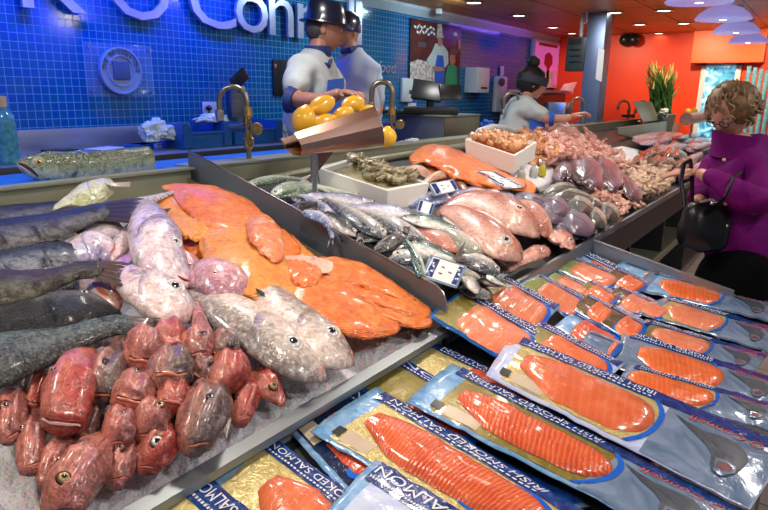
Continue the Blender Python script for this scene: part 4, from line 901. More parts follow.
wf([(425, 239, 4), (412, 234, 9), (395, 226, 11.5), (375, 218, 9.5), (358, 212, 5), (345, 208, 3)], 'silver_skin', .10, 'longest silver fish in the middle of the heap with brown side fin', (.08, 0, 2), fin=((404, 232), (409, 234), (404, 226), (410, 226), .14, .15, 'fin_brown'), back=-1)
wf([(304, 213, 4), (313, 215, 6.5), (323, 219, 6.5), (330, 228, 4.5), (332, 238, 3)], 'silver_blue', (.125, .125, .12, .10, .085), 'small silver-blue fish hanging its tail over the divider edge', (.08, 0, 1.5), ((330, 236), (334, 237), (327, 248), (333, 246), .09, .07, 'fin_silver'), surf=R_)
wf([(356, 234, 4), (347, 228, 8.5), (338, 222, 8.5), (326, 214, 5)], 'dark_skin', .10, 'dark purple fish head just behind the divider below the pale lilac fish', (.12, 0, 2), tail=((338, 234), (342, 236), (346, 246), (340, 244), .12, .09, 'fin_dark'))
wf([(357, 240, 5), (366, 238, 7), (378, 237, 5)], 'dark_skin', .09, 'small black fish head at the divider under the round-eyed fish')
wf([(375, 251, 4), (386, 245, 8.5), (398, 240, 8.5), (412, 238, 5)], 'dark_skin', .095, 'black and white fish beside the divider, middle of the dark ones')
wf([(388, 257, 4), (398, 251, 7.5), (411, 246, 7)], 'dark_skin', .085, 'black fish lowest of the dark ones before the silver round head')
wf([(391, 260, 3), (398, 257, 8.5), (408, 257, 10), (420, 258, 9), (430, 259, 5)], 'silver_skin', .09, 'silver head with large eye close to the divider end', (.22, -.05, 3))
wf([(422, 276, 6), (418, 265, 7.5), (413, 253, 6.5), (406, 243, 4.5), (398, 236, 2)], 'mackerel_skin', .105, 'curled striped mackerel standing against the price card', back=-1, gill=0)
wf([(404, 217, 3), (418, 219, 7.5), (436, 223, 8), (450, 228, 5.5), (462, 232, 2.5)], 'mackerel_skin', .115, 'green striped mackerel topmost in the heap, pointing left', (.08, 0, 1.5), back=-1)
wf([(506, 255, 3), (492, 247, 7), (476, 237, 8), (458, 225, 7), (444, 217, 3)], 'silver_skin', .085, 'silver fish running under the belly of the front pink snapper')
wf([(488, 255, 4), (478, 250, 10), (464, 243, 12), (450, 234, 10), (436, 226, 5)], 'trout_skin', .095, 'speckled silver trout left of the front pink snapper', (.08, 0, 2), back=-1)
wf([(417, 231, 4), (430, 235, 9), (446, 242, 10.5), (462, 249, 7)], 'raw_pink', .095, 'pinkish gutted fish between the mackerels', gill=0)
wf([(411, 243, 4), (424, 247, 9), (440, 254, 9), (457, 260, 4)], 'mackerel_skin', .10, 'green striped mackerel just above the price card', (.1, 0, 1.8), ((454, 257), (456, 262), (466, 240), (470, 262), .13, .15, 'fin_brown'), back=-1)
wf([(498, 272, 4), (490, 267, 9), (478, 262, 11), (464, 257, 8), (454, 253, 4)], 'silver_skin', .09, 'silver fish with dark back right of the price card, snout at the counter rim', (.10, .1, 2.4), back=-1)
wf([(478, 291, 5), (470, 280, 9), (462, 268, 8), (455, 260, 4)], 'silver_skin', .07, 'pale silver belly showing beside the right edge of the price card')
wf([(500, 284, 5), (488, 278, 8), (474, 272, 6)], 'dark_skin', .06, 'dark fish in the gap between price card and snapper')
wf([(420, 285, 6), (432, 276, 9), (448, 270, 8)], 'silver_skin', .05, 'silver body lying under the price card')
for k, (x, y, dx, dy, m) in enumerate([(330, 222, 26, 9, 'dark_skin'), (352, 232, 24, 8, 'silver_skin'), (300, 200, 26, 4, 'silver_green'), (390, 245, 24, 8, 'mackerel_skin'), (420, 262, 22, 8, 'dark_skin'), (446, 276, 20, 8, 'dark_skin'), (470, 290, 18, 6, 'silver_skin'), (430, 222, 22, 6, 'silver_skin'), (386, 222, 24, 6, 'dark_skin'), (455, 250, 22, 6, 'dark_skin'), (345, 205, 22, 4, 'silver_blue'), (490, 262, 18, 8, 'dark_skin')]):
    wf([(x-dx*.6, y-dy*.6, 4), (x, y, 9), (x+dx, y+dy, 6)], m, .03, 'fish mostly buried in the heap beyond the divider, only slivers showing', gill=0, grp='buried fish in the heap')
rr = random.Random(12)
for k in range(34):     # slender fish lying between and under the ones above
    t = k/33; x = 300+190*((k*7) % 34)/34+rr.uniform(-6, 6); y = 196+(x-300)*.40+rr.uniform(-10, 12); a = .42+rr.uniform(-.35, .25); L = rr.uniform(17, 25); sg = rr.choice((1, 1, -1)); w = rr.uniform(4.2, 6.2)
    if y > 214+(x-300)*.52: y = 212+(x-300)*.50
    m_ = rr.choice(['silver_skin', 'silver_blue', 'mackerel_skin', 'dark_skin', 'trout_skin', 'silver_skin', 'mackerel_skin'])
    P = [(x+sg*L*math.cos(a), y+sg*L*math.sin(a), w*.35), (x+sg*L*.7*math.cos(a), y+sg*L*.7*math.sin(a), w*.85), (x+sg*L*.2*math.cos(a), y+sg*L*.2*math.sin(a), w), (x-sg*L*.4*math.cos(a), y-sg*L*.4*math.sin(a)+1, w*.75), (x-sg*L*math.cos(a), y-sg*L*math.sin(a), w*.28)]
    b = wf(P, m_, .075+.02*rr.random(), 'slender silver or striped fish wedged among the bigger ones beyond the divider', (.09, 0, 1.3) , grp='slender fish wedged in the heap', gill=.22, back=rr.choice((1, -1)))
    tx, ty = P[-1][0], P[-1][1]; ux, uy = -sg*math.cos(a), -sg*math.sin(a)
    b.fan((tx-uy*1, ty+ux*1), (tx+uy*1, ty-ux*1), (tx+ux*8-uy*5, ty+uy*8+ux*4), (tx+ux*8+uy*5, ty+uy*8-ux*4), .09, .10, 'fin_silver', 'tail_fin', .5, .08)
# big pink snappers
GS = 'pink snappers in the middle of the counter'
b = wf([(438, 214, 3), (446, 208, 5), (460, 202, 9), (478, 201, 13), (498, 207, 17), (516, 217, 17.5), (529, 226, 12.5), (537, 234, 6)][::-1], 'snapper_skin', .07, 'upper large pink snapper with closed-looking pale eye', (.29, .0, 4.2), grp=GS, name='snapper', back=1, em='lip_pale', N=32)
b.fan((512, 222), (518, 228), (500, 214), (506, 222), .12, .14, 'fin_pink', 'pectoral_fin', 0, .06)
b = wf([(520, 257, 6), (513, 251, 12.5), (500, 243, 17.5), (485, 232, 18), (470, 221, 14.5), (455, 213, 10), (442, 210, 5)], 'snapper_skin', .085, 'front large pink snapper with round dark blue eye, snout above the packs', (.29, -.2, 5.0), grp=GS, name='snapper', back=1, N=32)
b.fan((494, 252), (498, 258), (478, 254), (482, 260), .12, .10, 'fin_pale', 'pectoral_fin', 0, .06)
b = wf([(549, 234, 6), (541, 223, 12), (529, 212, 13.5), (514, 206, 8)], 'snapper_skin', .04, 'torn reddish snapper lying behind the upper pink one', grp=GS, name='snapper', back=-1)
b.fan((540, 218), (546, 228), (552, 228), (538, 240), .08, .04, 'fin_red', 'gill_flap', 0, .1)
wf([(573, 247, 5), (566, 240, 9.5), (556, 236, 9), (546, 233, 5)], 'raw_pink', .03, 'ragged pink fish head at the rim beside the blue packs', (.2, 0, 2), grp=GS, nz=.14)
wf([(549, 252, 5), (538, 252, 9), (526, 257, 8), (508, 269, 4)], 'raw_pink', .04, 'pink fish with pale lips under the snapper snout', (.25, -.2, 2), grp=GS, nz=.12)
# price cards in clear holders
def card(q, h, lab, ink=True):
    P = [on(x, y, k, R_) for (x, y), k in zip(q, h)]; n = (P[1]-P[0]).cross(P[3]-P[0]).normalized(); n = n if n.z > 0 else -n
    def at(u, v, o): return P[0]*(1-u)*(1-v)+P[1]*u*(1-v)+P[2]*u*v+P[3]*(1-u)*v+n*o
    def pl_(u0, u1, v0, v1, t, name, m, par=None): return MB().prism([at(u0, v0, 0), at(u1, v0, 0), at(u1, v1, 0), at(u0, v1, 0)], n*t).build(name, m, par, smooth=False, sharp=None)
    c = tag(pl_(-.10, 1.08, -.08, 1.1, .001, 'price_card', 'film_grey'), lab, 'price card', 'price cards stuck among the fish')
    pl_(0, 1, 0, 1, .0016, 'card_face', 'paper', c); pl_(.03, .24, .04, .96, .0022, 'blue_block', 'band_navy', c); pl_(.86, 1, .04, .96, .0022, 'blue_block', 'band_navy', c)
    if ink:
        m = MB()
        for k, (u, v) in enumerate([(.42, .3), (.42, .62), (.68, .45)]):
            m.prism([at(u-.05, v, .0016), at(u+.06, v+.02, .0016), at(u+.06, v+.09, .0016), at(u-.05, v+.07, .0016)], n*.0008)
        m.build('faded_mark', 'ink_grey', c, smooth=False, sharp=None)
card([(433, 257), (464, 267), (455, 286), (424, 276)], (.15, .15, .11, .11), 'blue-ended white price card leaning at the end of the divider')
card([(420, 200), (434, 204), (430, 215), (417, 211)], (.14, .14, .11, .11), 'small white price card with blue edge below the prawn box', False)
card([(430, 184), (452, 180), (458, 190), (436, 195)], (.13, .13, .11, .11), 'white price card with dark top edge right of the prawn box')
card([(474, 171), (494, 172), (521, 186), (504, 187)], (.12, .12, .10, .10), 'slanted white price card lying on the salmon slabs')
card([(488, 190), (498, 190), (512, 199), (502, 200)], (.11, .11, .09, .09), 'pale blue narrow price card between salmon slabs and snapper', False)
# salmon slabs and neighbours
GSL = 'raw salmon slabs at the back of the counter'
for pts, m, h, tr, lab in [([(420, 170, 6), (436, 170, 10), (455, 179, 11), (472, 189, 8)], 'fillet_orange', .03, .35, 'lower left raw salmon slab behind the pale curved fish'),
        ([(411, 160, 4), (425, 155, 9), (442, 158, 12), (460, 166, 14), (480, 174, 12), (500, 181, 9), (524, 186, 5)], 'fillet_orange', .07, .4, 'large raw salmon slab, topmost, draped towards the bottles'),
        ([(452, 160, 4), (470, 161, 8), (490, 167, 9), (508, 174, 6)], 'fillet_orange', .05, .4, 'raw salmon slab at the foot of the tan shellfish box'),
        ([(505, 186, 5), (520, 186, 8), (534, 190, 5)], 'fillet_orange', .04, .4, 'short raw salmon end beside the purple flatfish')]:
    fil(pts, m, h, lab, tr, 'salmon_slab', GSL)
wf([(424, 183, 3), (435, 176, 5.5), (449, 174, 5.5), (460, 181, 5), (465, 191, 3)], 'tan_flesh', .06, 'pale curved fish arching above the white price card', gill=0, tr=.8)
wf([(398, 178, 3), (408, 171, 6), (420, 170, 6.5), (430, 176, 4)], 'tan_flesh', .06, 'pale fish lying between prawn box and salmon slabs', gill=0, tr=.8)
wf([(440, 207, 3), (455, 197, 5.5), (474, 190, 6), (495, 190, 5), (513, 196, 3)], 'silver_blue', .05, 'dark blue-backed fish curving above the upper snapper', gill=0, back=-1)
wf([(410, 206, 4), (424, 200, 8), (440, 198, 9), (452, 202, 5)], 'silver_blue', .05, 'lilac-grey fish behind the small price card', gill=0)
# flatfish
GFL = 'flatfish heaped near the counter rim'
for pts, m, h, lab in [
    ([(514, 199, 3), (521, 198, 7), (531, 200, 8), (541, 203, 6), (546, 205, 3)], 'flat_purple', .05, 'purple-grey flatfish farthest left, next to the salmon end'),
    ([(544, 201, 4), (552, 203, 8.5), (561, 208, 9), (569, 213, 4)], 'flat_purple', .055, 'purple-grey flatfish topmost in the middle of the flatfish'),
    ([(536, 207, 4), (545, 210, 9), (555, 216, 9), (564, 221, 4)], 'flat_purple', .04, 'purple-grey flatfish just below the topmost one'),
    ([(549, 223, 4), (558, 227, 9), (568, 232, 9), (579, 236, 4)], 'flat_purple', .015, 'purple-grey flatfish lowest at the dark rim'),
    ([(561, 213, 5), (570, 218, 11), (580, 224, 12), (592, 231, 7)], 'flat_purple', .03, 'largest purple-grey flatfish with ribbed back near the rim'),
    ([(545, 194, 3), (556, 189, 6), (567, 188, 6), (576, 190, 3)], 'flat_grey', .055, 'long blackish flatfish lying behind the others'),
    ([(554, 197, 4), (566, 194, 7), (580, 197, 7), (592, 200, 4)], 'flat_grey', .05, 'green-grey flatfish second row behind the mottled one'),
    ([(568, 204, 4), (577, 204, 9), (586, 208, 9), (592, 212, 4)], 'flat_grey', .05, 'mottled flatfish with a white belly patch, centre'),
    ([(589, 201, 3), (595, 203, 6), (602, 207, 3)], 'flat_grey', .04, 'small grey flatfish between the two mottled ones'),
    ([(586, 212, 4), (593, 215, 9), (600, 221, 8), (604, 226, 4)], 'flat_grey', .03, 'mottled black and white flatfish hard against the rim'),
    ([(599, 205, 4), (606, 209, 8), (613, 214, 8), (617, 219, 4)], 'flat_grey', .025, 'rightmost dark mottled flatfish against the rim')]:
    b = T(Body('flatfish', pts, m, h, tr=.42, N=20, nz=.05, nf=1.5), lab, 'flatfish', GFL)
    b.fan(*[(lambda e, s_: (e[0], e[1]+s_))(b.pts[-1], q) for q in (-2, 2)], (b.pts[-1][0]+6, b.pts[-1][1]-2), (b.pts[-1][0]+6, b.pts[-1][1]+4), h+.012, h+.012, 'fin_dark', 'tail_fin', .05, .05, n=8)
    b.line([(.2, .1), (.5, .05), (.9, .0)], .5, 'ink_black', 'lateral_line')
# glossy purple slabs
for pts, h, lab in [([(558, 180, 5), (564, 172, 10), (574, 174, 10), (582, 185, 5)], .04, 'purple glossy ray slab, leftmost and half behind its neighbour'),
    ([(566, 163, 5), (576, 166, 12), (588, 173, 15), (598, 183, 11), (604, 190, 5)], .055, 'largest purple ray slab with a bright lilac sheen, second from the left'),
    ([(590, 164, 5), (599, 168, 11), (609, 176, 13), (618, 188, 8)], .05, 'brown-purple ray slab with curved dark edge, third from the left'),
    ([(619, 179, 5), (627, 184, 9), (634, 193, 9), (639, 201, 4)], .035, 'rightmost small purple ray slab above the raw pink strips')]:
    b = T(Body('ray_slab', pts, 'ray_purple', h, tr=.45, N=24, e=2.3, nz=.05), lab, 'fish slab', 'purple ray slabs on the counter')
    b.line([(.02, -.6), (.4, -.97), (.7, -.97), (.98, -.6)], 1.3, 'squid_brown', 'dark_skin_edge')

# ------------------------------------------------------------------ heaps of small sea food
def heap_h(px, py, hills):
    return sum(a*math.exp(-((px-x)/rx)**2-((py-y)/ry)**2) for x, y, rx, ry, a in hills)
def prawn(m, name, lab, cat, grp, L=.12, claws=True):
    """curved segmented body with head, claws and feelers; lies along x around the origin"""
    mb = MB(); n = 10; P = []; Rr = []
    for i in range(n+1):
        a = i/n; ang = 2.2*a-.5; P.append(V((L*.42*math.cos(ang*.9)*(1 if True else 0)-L*.15, L*.42*math.sin(ang*.9)-L*.2, 0))); Rr.append(L*(.06+.13*(1-a)**.6*(1 if i % 2 else .86)) if i else L*.03)
    mb.tube(P, Rr, 8); h = P[0]; t = (P[0]-P[1]).normalized(); s_ = V((-t.y, t.x, 0))
    mb.tube([h, h+t*L*.16], [L*.03, L*.006], 6)
    for k in (-1, 1):
        mb.tube([h, h+t*L*.25+s_*k*L*.16, h+t*L*.42+s_*k*L*.30+V((0, 0, L*.05))], [L*.008, L*.006, L*.003], 5)
        if claws: mb.tube([P[1], P[1]+t*L*.22+s_*k*L*.18, P[1]+t*L*.52+s_*k*L*.12, P[1]+t*L*.72+s_*k*L*.15], [L*.018, L*.02, L*.034, L*.008], 6)
    e = P[-1]; d = (P[-1]-P[-2]).normalized(); w = V((-d.y, d.x, 0))
    for k in (-1, 0, 1): mb.prism([e-w*L*.02, e+w*L*.02, e+d*L*.14+w*L*(.06*k+.04), e+d*L*.14+w*L*(.06*k-.04)], (0, 0, .002))
    o = mb.build(name, m); o.location = (0, 0, 0)
    return tag(o, lab, cat, grp)
def lump(m, name, lab, cat, grp, r, nz=.35, fl=.6):
    o = MB().ball((0, 0, 0), (r, r*.75, r*fl), 18, None, nz, 1.9).build(name, m, sharp=180); return tag(o, lab, cat, grp)
def scatter(protos, spots, hills, s=R_, base=.0, jit=.6, sc=(.8, 1.2), tilt=.6):
    """copies of the finished pieces laid over the heap, one object each"""
    used = set()
    for i, (px, py) in enumerate(spots):
        p = on(px, py, base+heap_h(px, py, hills), s); pr = protos[i % len(protos)]
        rot = (rnd(-tilt, tilt)+math.atan(s[1]), rnd(-tilt, tilt), rnd(0, 2*PI) if jit > 3 else jit+rnd(-.7, .7))
        k = rnd(*sc)
        if pr.name not in used: used.add(pr.name); pr.location = p; pr.rotation_euler = rot; pr.scale = (k,)*3
        else: copy_tree(pr, p, rot, k)
def spots_in(n, poly, seed):
    r = random.Random(seed); xs = [p[0] for p in poly]; ys = [p[1] for p in poly]; out = []
    def inside(x, y):
        c = False; j = len(poly)-1
        for i in range(len(poly)):
            if (poly[i][1] > y) != (poly[j][1] > y) and x < (poly[j][0]-poly[i][0])*(y-poly[i][1])/(poly[j][1]-poly[i][1])+poly[i][0]: c = not c
            j = i
        return c
    best = 0
    while len(out) < n:
        cand = None
        for _ in range(12):
            x, y = r.uniform(min(xs), max(xs)), r.uniform(min(ys), max(ys))
            if not inside(x, y): continue
            d = min([math.hypot(x-a, (y-b)*1.6) for a, b in out] or [99])
            if cand is None or d > cand[0]: cand = (d, x, y)
        if cand: out.append(cand[1:])
    out.sort(key=lambda q: q[1]); return out
def mound(name, poly, hills, m, lab, cat, base=-.028, sink=.012, sub=.012):
    """the packed lower layer of a heap, as one countless mass"""
    cx = sum(p[0] for p in poly)/len(poly); cy = sum(p[1] for p in poly)/len(poly); vs = []; fs = []; n = len(poly); rings = 14; K = 64
    def edge(a):
        t = a*n; i = int(t) % n; f = t-int(t); A, B = poly[i], poly[(i+1) % n]; return A[0]+(B[0]-A[0])*f, A[1]+(B[1]-A[1])*f
    for i in range(rings+1):
        for j in range(K):
            ex, ey = edge(j/K); a = i/rings; x, y = cx+(ex-cx)*a, cy+(ey-cy)*a
            h = base+(heap_h(x, y, hills)-sink-base)*min(1, (1-a)*5)
            p = on(x, y, h, R_); p.z += sub*noise.noise(p*35)*min(1, (1-a)*4); vs.append(p)
    for i in range(rings):
        for j in range(K): k = i*K; fs.append((k+j, k+(j+1) % K, k+K+(j+1) % K, k+K+j))
    return tag(mk(name, vs, fs, m), lab, cat, kind='stuff')
# langoustines: tan at the left, pink to the right
hl = [(545, 146, 26, 14, .10), (580, 152, 34, 16, .11)]
polyA = [(519, 132), (534, 127), (548, 132), (551, 160), (538, 166), (524, 156)]
polyB = [(545, 132), (560, 128), (585, 136), (606, 148), (630, 172), (632, 182), (606, 172), (590, 164), (560, 164), (545, 168)]
mound('shellfish_mass', [(519, 132), (540, 128), (575, 132), (606, 148), (630, 174), (600, 176), (560, 172), (524, 160)], hl, 'prawn_pink', 'packed pink langoustines in the lower part of the heap', 'shellfish')
pa = [prawn('prawn_orange', 'langoustine', 'tan langoustine in the left half of the big langoustine heap', 'langoustine', 'tan langoustines in the heap', .17)]
pb = [prawn('prawn_pink', 'langoustine', 'pink langoustine in the right half of the big langoustine heap', 'langoustine', 'pink langoustines in the heap', .16, False)]
scatter(pa, spots_in(46, polyA, 3), hl, base=.0, jit=9, sc=(.8, 1.2), tilt=.8)
scatter(pb, spots_in(110, polyB, 4), hl, base=.0, jit=9, sc=(.8, 1.25), tilt=.8)
# raw pink strips between flatfish and ray slabs
hp = [(600, 194, 30, 12, .04)]
scatter([lump('raw_pink', 'fish_piece', 'ragged raw pink piece between the flatfish and the purple slabs', 'fish piece', 'raw pink pieces near the rim', .030, .9)],
        spots_in(52, [(574, 187), (596, 186), (612, 192), (634, 202), (640, 208), (626, 218), (612, 208), (590, 198)], 5), hp, base=.0, jit=9, sc=(.7, 1.4))
# tan chopped pieces
hc = [(648, 182, 22, 14, .08)]
scatter([lump('tan_flesh', 'fish_piece', 'tan pink chunk in the heap in front of the brown squid', 'fish piece', 'tan chunks by the counter edge', .040, .8), ],
        spots_in(80, [(622, 172), (640, 164), (662, 166), (672, 182), (664, 192), (646, 200), (636, 192)], 6), hc, base=.0, jit=9, sc=(.7, 1.3))
# squid with curled arms
hs = [(662, 156, 28, 10, .06)]
for i, (x, y, w, s_) in enumerate([(640, 160, 5, 1), (648, 153, 6, -1), (658, 151, 6, 1), (668, 152, 6, -1), (678, 154, 5.5, 1), (655, 160, 5.5, -1), (667, 161, 5.5, 1), (680, 162, 5, -1), (632, 166, 4, 1)]):
    pts = [(x-9, y+5*s_+3, w*.3), (x-5, y+1, w*.7), (x, y-1*s_, w), (x+6, y+1*s_, w*.7), (x+9, y+6, w*.25)]
    T(Body('squid', pts, 'squid_brown', .03+heap_h(x, y, hs)*.6, tr=.9, N=16, nz=.08), 'glossy brown squid in the pile left of the hand', 'squid', 'brown squid piled at the counter edge')
# pale fish farther up the counter
r_ = random.Random(8)
for i, (x, y) in enumerate(spots_in(26, [(640, 136), (660, 132), (690, 134), (712, 142), (704, 150), (690, 152), (664, 148), (646, 143)], 7)):
    a = r_.uniform(-.5, .4); L = r_.uniform(8, 13)
    T(Body('pale_fish', [(x-L*math.cos(a), y-L*math.sin(a)*.5, 1.2), (x, y, r_.uniform(2.6, 4)), (x+L*math.cos(a), y+L*math.sin(a)*.5, 1)], r_.choice(['lilac_skin', 'pink_skin', 'silver_skin', 'pale_skin']), .02+.02*(i % 3), tr=.7, N=12, K=12),
      'small pale fish at the far end of the counter', 'fish', 'small pale fish at the far end')
for i, (x, y) in enumerate([(676, 172), (684, 166), (690, 160), (696, 168), (688, 174)]):
    T(Body('pink_fish', [(x-9, y+4, 2), (x, y, 4.5), (x+12, y-6, 3)], 'pink_skin', .02, tr=.7, N=12, K=12), 'pink fish under the resting hand at the counter edge', 'fish', 'pink fish under the hand')
# ice between the boxes
def ice_patch(poly, hills, lab):
    o = mound('crushed_ice', poly, hills, 'ice', lab, 'ice', sub=.02, sink=0); return o
ice_patch([(455, 160), (500, 150), (540, 156), (562, 168), (560, 184), (540, 192), (505, 184), (470, 180)], [(525, 172, 34, 16, .035)], 'white ice bank around the three little bottles')
ice_patch([(604, 150), (622, 146), (640, 150), (640, 160), (628, 170), (612, 164)], [(622, 158, 14, 8, .03)], 'white ice between langoustines and brown squid')
for (px, py), c, lab in [((521, 181), 'bottle_clear', 'leftmost little clear bottle standing in the ice'), ((533, 178), 'bottle_clear', 'middle little clear bottle, tallest of three in the ice'), ((542, 176), 'bottle_yellow', 'little bottle with yellow liquid in the ice')]:
    if c not in MATS: plain(c, (.66, .70, .66) if c == 'bottle_clear' else (.70, .62, .05), .12, var=.05, Transmission_Weight=.3)
    p = on(px, py, .03); t = tag(MB().lathe([(.001, 0), (.024, .002), (.026, .01), (.026, .05), (.02, .066), (.011, .074), (.011, .082), (0, .082)], p, 18).build('little_bottle', c), lab, 'bottle', 'little bottles in the ice')
    MB().lathe([(.0135, .080), (.0135, .098), (0, .099)], p, 14).build('bottle_cap', 'white_plastic', t)
# polystyrene boxes
def foam_box(q, ht, hb, lab, wall=.018):
    Tt = [on(x, y, ht) for x, y in q]; dn = V((0, 0, hb-ht)); c = sum(Tt, V())/4
    inn = [p+(c-p).normalized()*wall*1.5 for p in Tt]; m = MB()
    for i in range(4):
        a, b = Tt[i], Tt[(i+1) % 4]; a2, b2 = inn[i], inn[(i+1) % 4]; o = [p+(c-p)*.05 for p in (a, b)]
        m.add([a, b, b2, a2, o[0]+dn, o[1]+dn, b2+dn*.9, a2+dn*.9], [(0, 1, 2, 3), (0, 4, 5, 1), (1, 5, 6, 2), (2, 6, 7, 3), (3, 7, 4, 0), (4, 7, 6, 5)])
    m.prism([p+dn for p in inn], (0, 0, .012))
    return tag(m.build('foam_box', 'polystyrene', smooth=False, sharp=None), lab, 'foam box'), inn
fb, inn = foam_box([(318, 168), (388, 191), (429, 183), (354, 157)], .15, .055, 'white polystyrene box of olive prawns beside the tray post')
po = prawn('prawn_olive', 'prawn', 'olive brown prawn in the white foam box', 'prawn', 'olive prawns in the foam box', .10, False)
scatter([po], spots_in(46, [(350, 161), (358, 159), (385, 168), (416, 181), (396, 186), (370, 178)], 9), [], base=.135, jit=9, sc=(.8, 1.3), tilt=.5)
tag(MB().prism([p+V((0, 0, -.028)) for p in inn], (0, 0, .006)).build('prawn_mass', 'prawn_olive', smooth=False), 'packed olive prawns filling the bottom of the foam box', 'prawns', kind='stuff')
fb2, inn2 = foam_box([(465, 139), (515, 156), (537, 142), (488, 132)], .20, .085, 'white polystyrene box of tan shellfish in front of the woman in blue')
sh = lump('prawn_orange', 'shellfish', 'tan shellfish nugget in the upper foam box', 'shellfish', 'tan shellfish in the upper foam box', .028, .4, .8)
scatter([sh], spots_in(60, [(472, 139), (488, 134), (530, 142), (515, 152)], 10), [], base=.19, jit=9, sc=(.8, 1.3), tilt=.9)
tag(MB().prism([p+V((0, 0, -.03)) for p in inn2], (0, 0, .006)).build('shellfish_mass', 'prawn_orange', smooth=False), 'packed tan shellfish filling the upper foam box', 'shellfish', kind='stuff')

# ------------------------------------------------------------------ citrus trough on its post
py0 = 1.70
fo = on(315, 212, .02); cx_ = fo.x; yp = fo.y
tp = empty('citrus_stand', fo, 'copper-tinted steel trough of lemons on a post above the fish', 'fruit stand')
top = aty(315, 152, yp).z
MB().tube([(cx_, yp, fo.z-.04), (cx_, yp, top)], .011, 14).tube([(cx_, yp, top-.10), (cx_, yp, top-.01)], .016, 14).build('post', 'steel', tp)
MB().prism([(cx_+.01, yp, top-.01), (cx_+.15, yp, top+.01), (cx_+.02, yp, top-.085)], (0, .004, 0)).build('bracket', 'steel_copper', tp, smooth=False, sharp=None)
A, B, C, D = aty(294, 133, yp-.03), aty(375, 106, yp-.03), aty(385, 146, yp-.06), aty(303, 156, yp-.06)
m = MB(); n = V((0, 1, 0)); prof = [(0, 0), (.25, -.010), (.5, -.014), (.75, -.010), (.93, 0), (1.0, .015), (1.0, .05), (.75, .075), (.30, .085)]
def tr_(u, k, o=0): v, d = prof[k]; return A*(1-u)*(1-v)+B*u*(1-v)+C*u*v+D*(1-u)*v+n*(d+o)
for k in range(len(prof)-1): m.add([tr_(0, k), tr_(1, k), tr_(1, k+1), tr_(0, k+1), tr_(0, k, .003), tr_(1, k, .003), tr_(1, k+1, .003), tr_(0, k+1, .003)], [(0, 1, 2, 3), (7, 6, 5, 4), (0, 4, 5, 1), (3, 2, 6, 7), (0, 3, 7, 4), (1, 5, 6, 2)])
m.build('trough', 'steel_copper', tp, sharp=60)
m = MB(); m.prism([tr_(1, k) for k in (0, 2, 4, 6, 7, 8)], V((.003, 0, 0))); m.build('end_plate', 'film_lilac', tp, smooth=False, sharp=None)
def lemon_mat():
    t = NT('lemon_skin'); v = t.coord(); t.col(t.ramp(t.noise(v, 6), [(.3, (.80, .40, .02)), (.7, (.86, .55, .05))])); t.set(Roughness=.3, Coat_Weight=.3); t.bump(t.noise(v, 220, 2), .25, .001)
lemon_mat()
for (px, py, rx, ry, dy, rt, lab) in [(322, 105, 13.5, 9.5, .06, .25, 'topmost lemon in the trough, left of centre'), (304, 120, 11, 12.5, .05, 1.3, 'leftmost lemon at the low end of the trough'), (325, 122, 13.5, 8.5, .02, .1, 'lemon behind the trough wall below the topmost one'),
                                    (353, 104, 11.5, 8.5, .08, .1, 'upper right lemon near the hand'), (343, 114, 11, 7.5, .03, .2, 'pale orange lemon between the topmost and the upper right one'), (366, 111, 9, 6, .05, .2, 'lemon just peeking over the high end of the trough'), (387, 137, 6.5, 10, .03, 1.5, 'lemon sticking out past the right end of the trough'), (335, 126, 10, 7, .06, .1, 'lemon hidden low in the trough')]:
    c = aty(px, py, yp+dy); L = (aty(px+rx, py, yp+dy)-c).length*.88; S_ = (aty(px, py+ry, yp+dy)-c).length
    Rm = Matrix.Rotation(-rt, 3, 'Y')
    o = MB().lathe([(0, -1.06*L), (S_*.14, -1.02*L), (S_*.28, -.92*L), (S_*.62, -.74*L), (S_*.88, -.42*L), (S_, 0), (S_*.9, .4*L), (S_*.66, .72*L), (S_*.3, .93*L), (S_*.16, 1.05*L), (0, 1.08*L)], c, 24, Rm @ Matrix.Rotation(PI/2, 3, 'Y')).build('lemon', 'lemon_skin', sharp=180)
    tag(o, lab, 'lemon', 'lemons in the steel trough')
# ------------------------------------------------------------------ people
def atd(px, py, d): return EYE + ray(px, py)*(d/F)
def skin_geo(nodes, edges, sub=2):
    """nodes: (point, radius or (rx, ry)); returns the grown surface"""
    me = bpy.data.meshes.new('s'); me.from_pydata([n[0] for n in nodes], edges, []); me.update()
    ob = bpy.data.objects.new('s', me); COL.objects.link(ob); ob.modifiers.new('k', 'SKIN')
    if not me.skin_vertices: bpy.ops.mesh.customdata_skin_add({'object': ob})
    sv = me.skin_vertices[0].data
    for i, n in enumerate(nodes): r = n[1]; sv[i].radius = r if isinstance(r, tuple) else (r, r); sv[i].use_root = (i == 0)
    s_ = ob.modifiers.new('u', 'SUBSURF'); s_.levels = s_.render_levels = sub
    dg = bpy.context.evaluated_depsgraph_get(); dg.update(); m2 = bpy.data.meshes.new_from_object(ob.evaluated_get(dg))
    r = [v.co.copy() for v in m2.vertices], [tuple(p.vertices) for p in m2.polygons]
    bpy.data.objects.remove(ob); bpy.data.meshes.remove(me); bpy.data.meshes.remove(m2); return r
def grown(name, nodes, edges, m, parent=None, sub=2, extra=None, wr=0.0, ws=9, **k):
    vs, fs = skin_geo(nodes, edges, sub); mb = MB().add(vs, fs)
    if wr: mb.v = [v+V((noise.noise(v*ws), noise.noise(v*ws+V((9, 0, 0))), noise.noise(v*ws*.6+V((0, 9, 0)))))*wr for v in mb.v]
    if extra: mb.add(extra.v, extra.f)
    return mb.build(name, m, parent, sharp=180, **k)
def chain(n): return [(i, i+1) for i in range(n-1)]
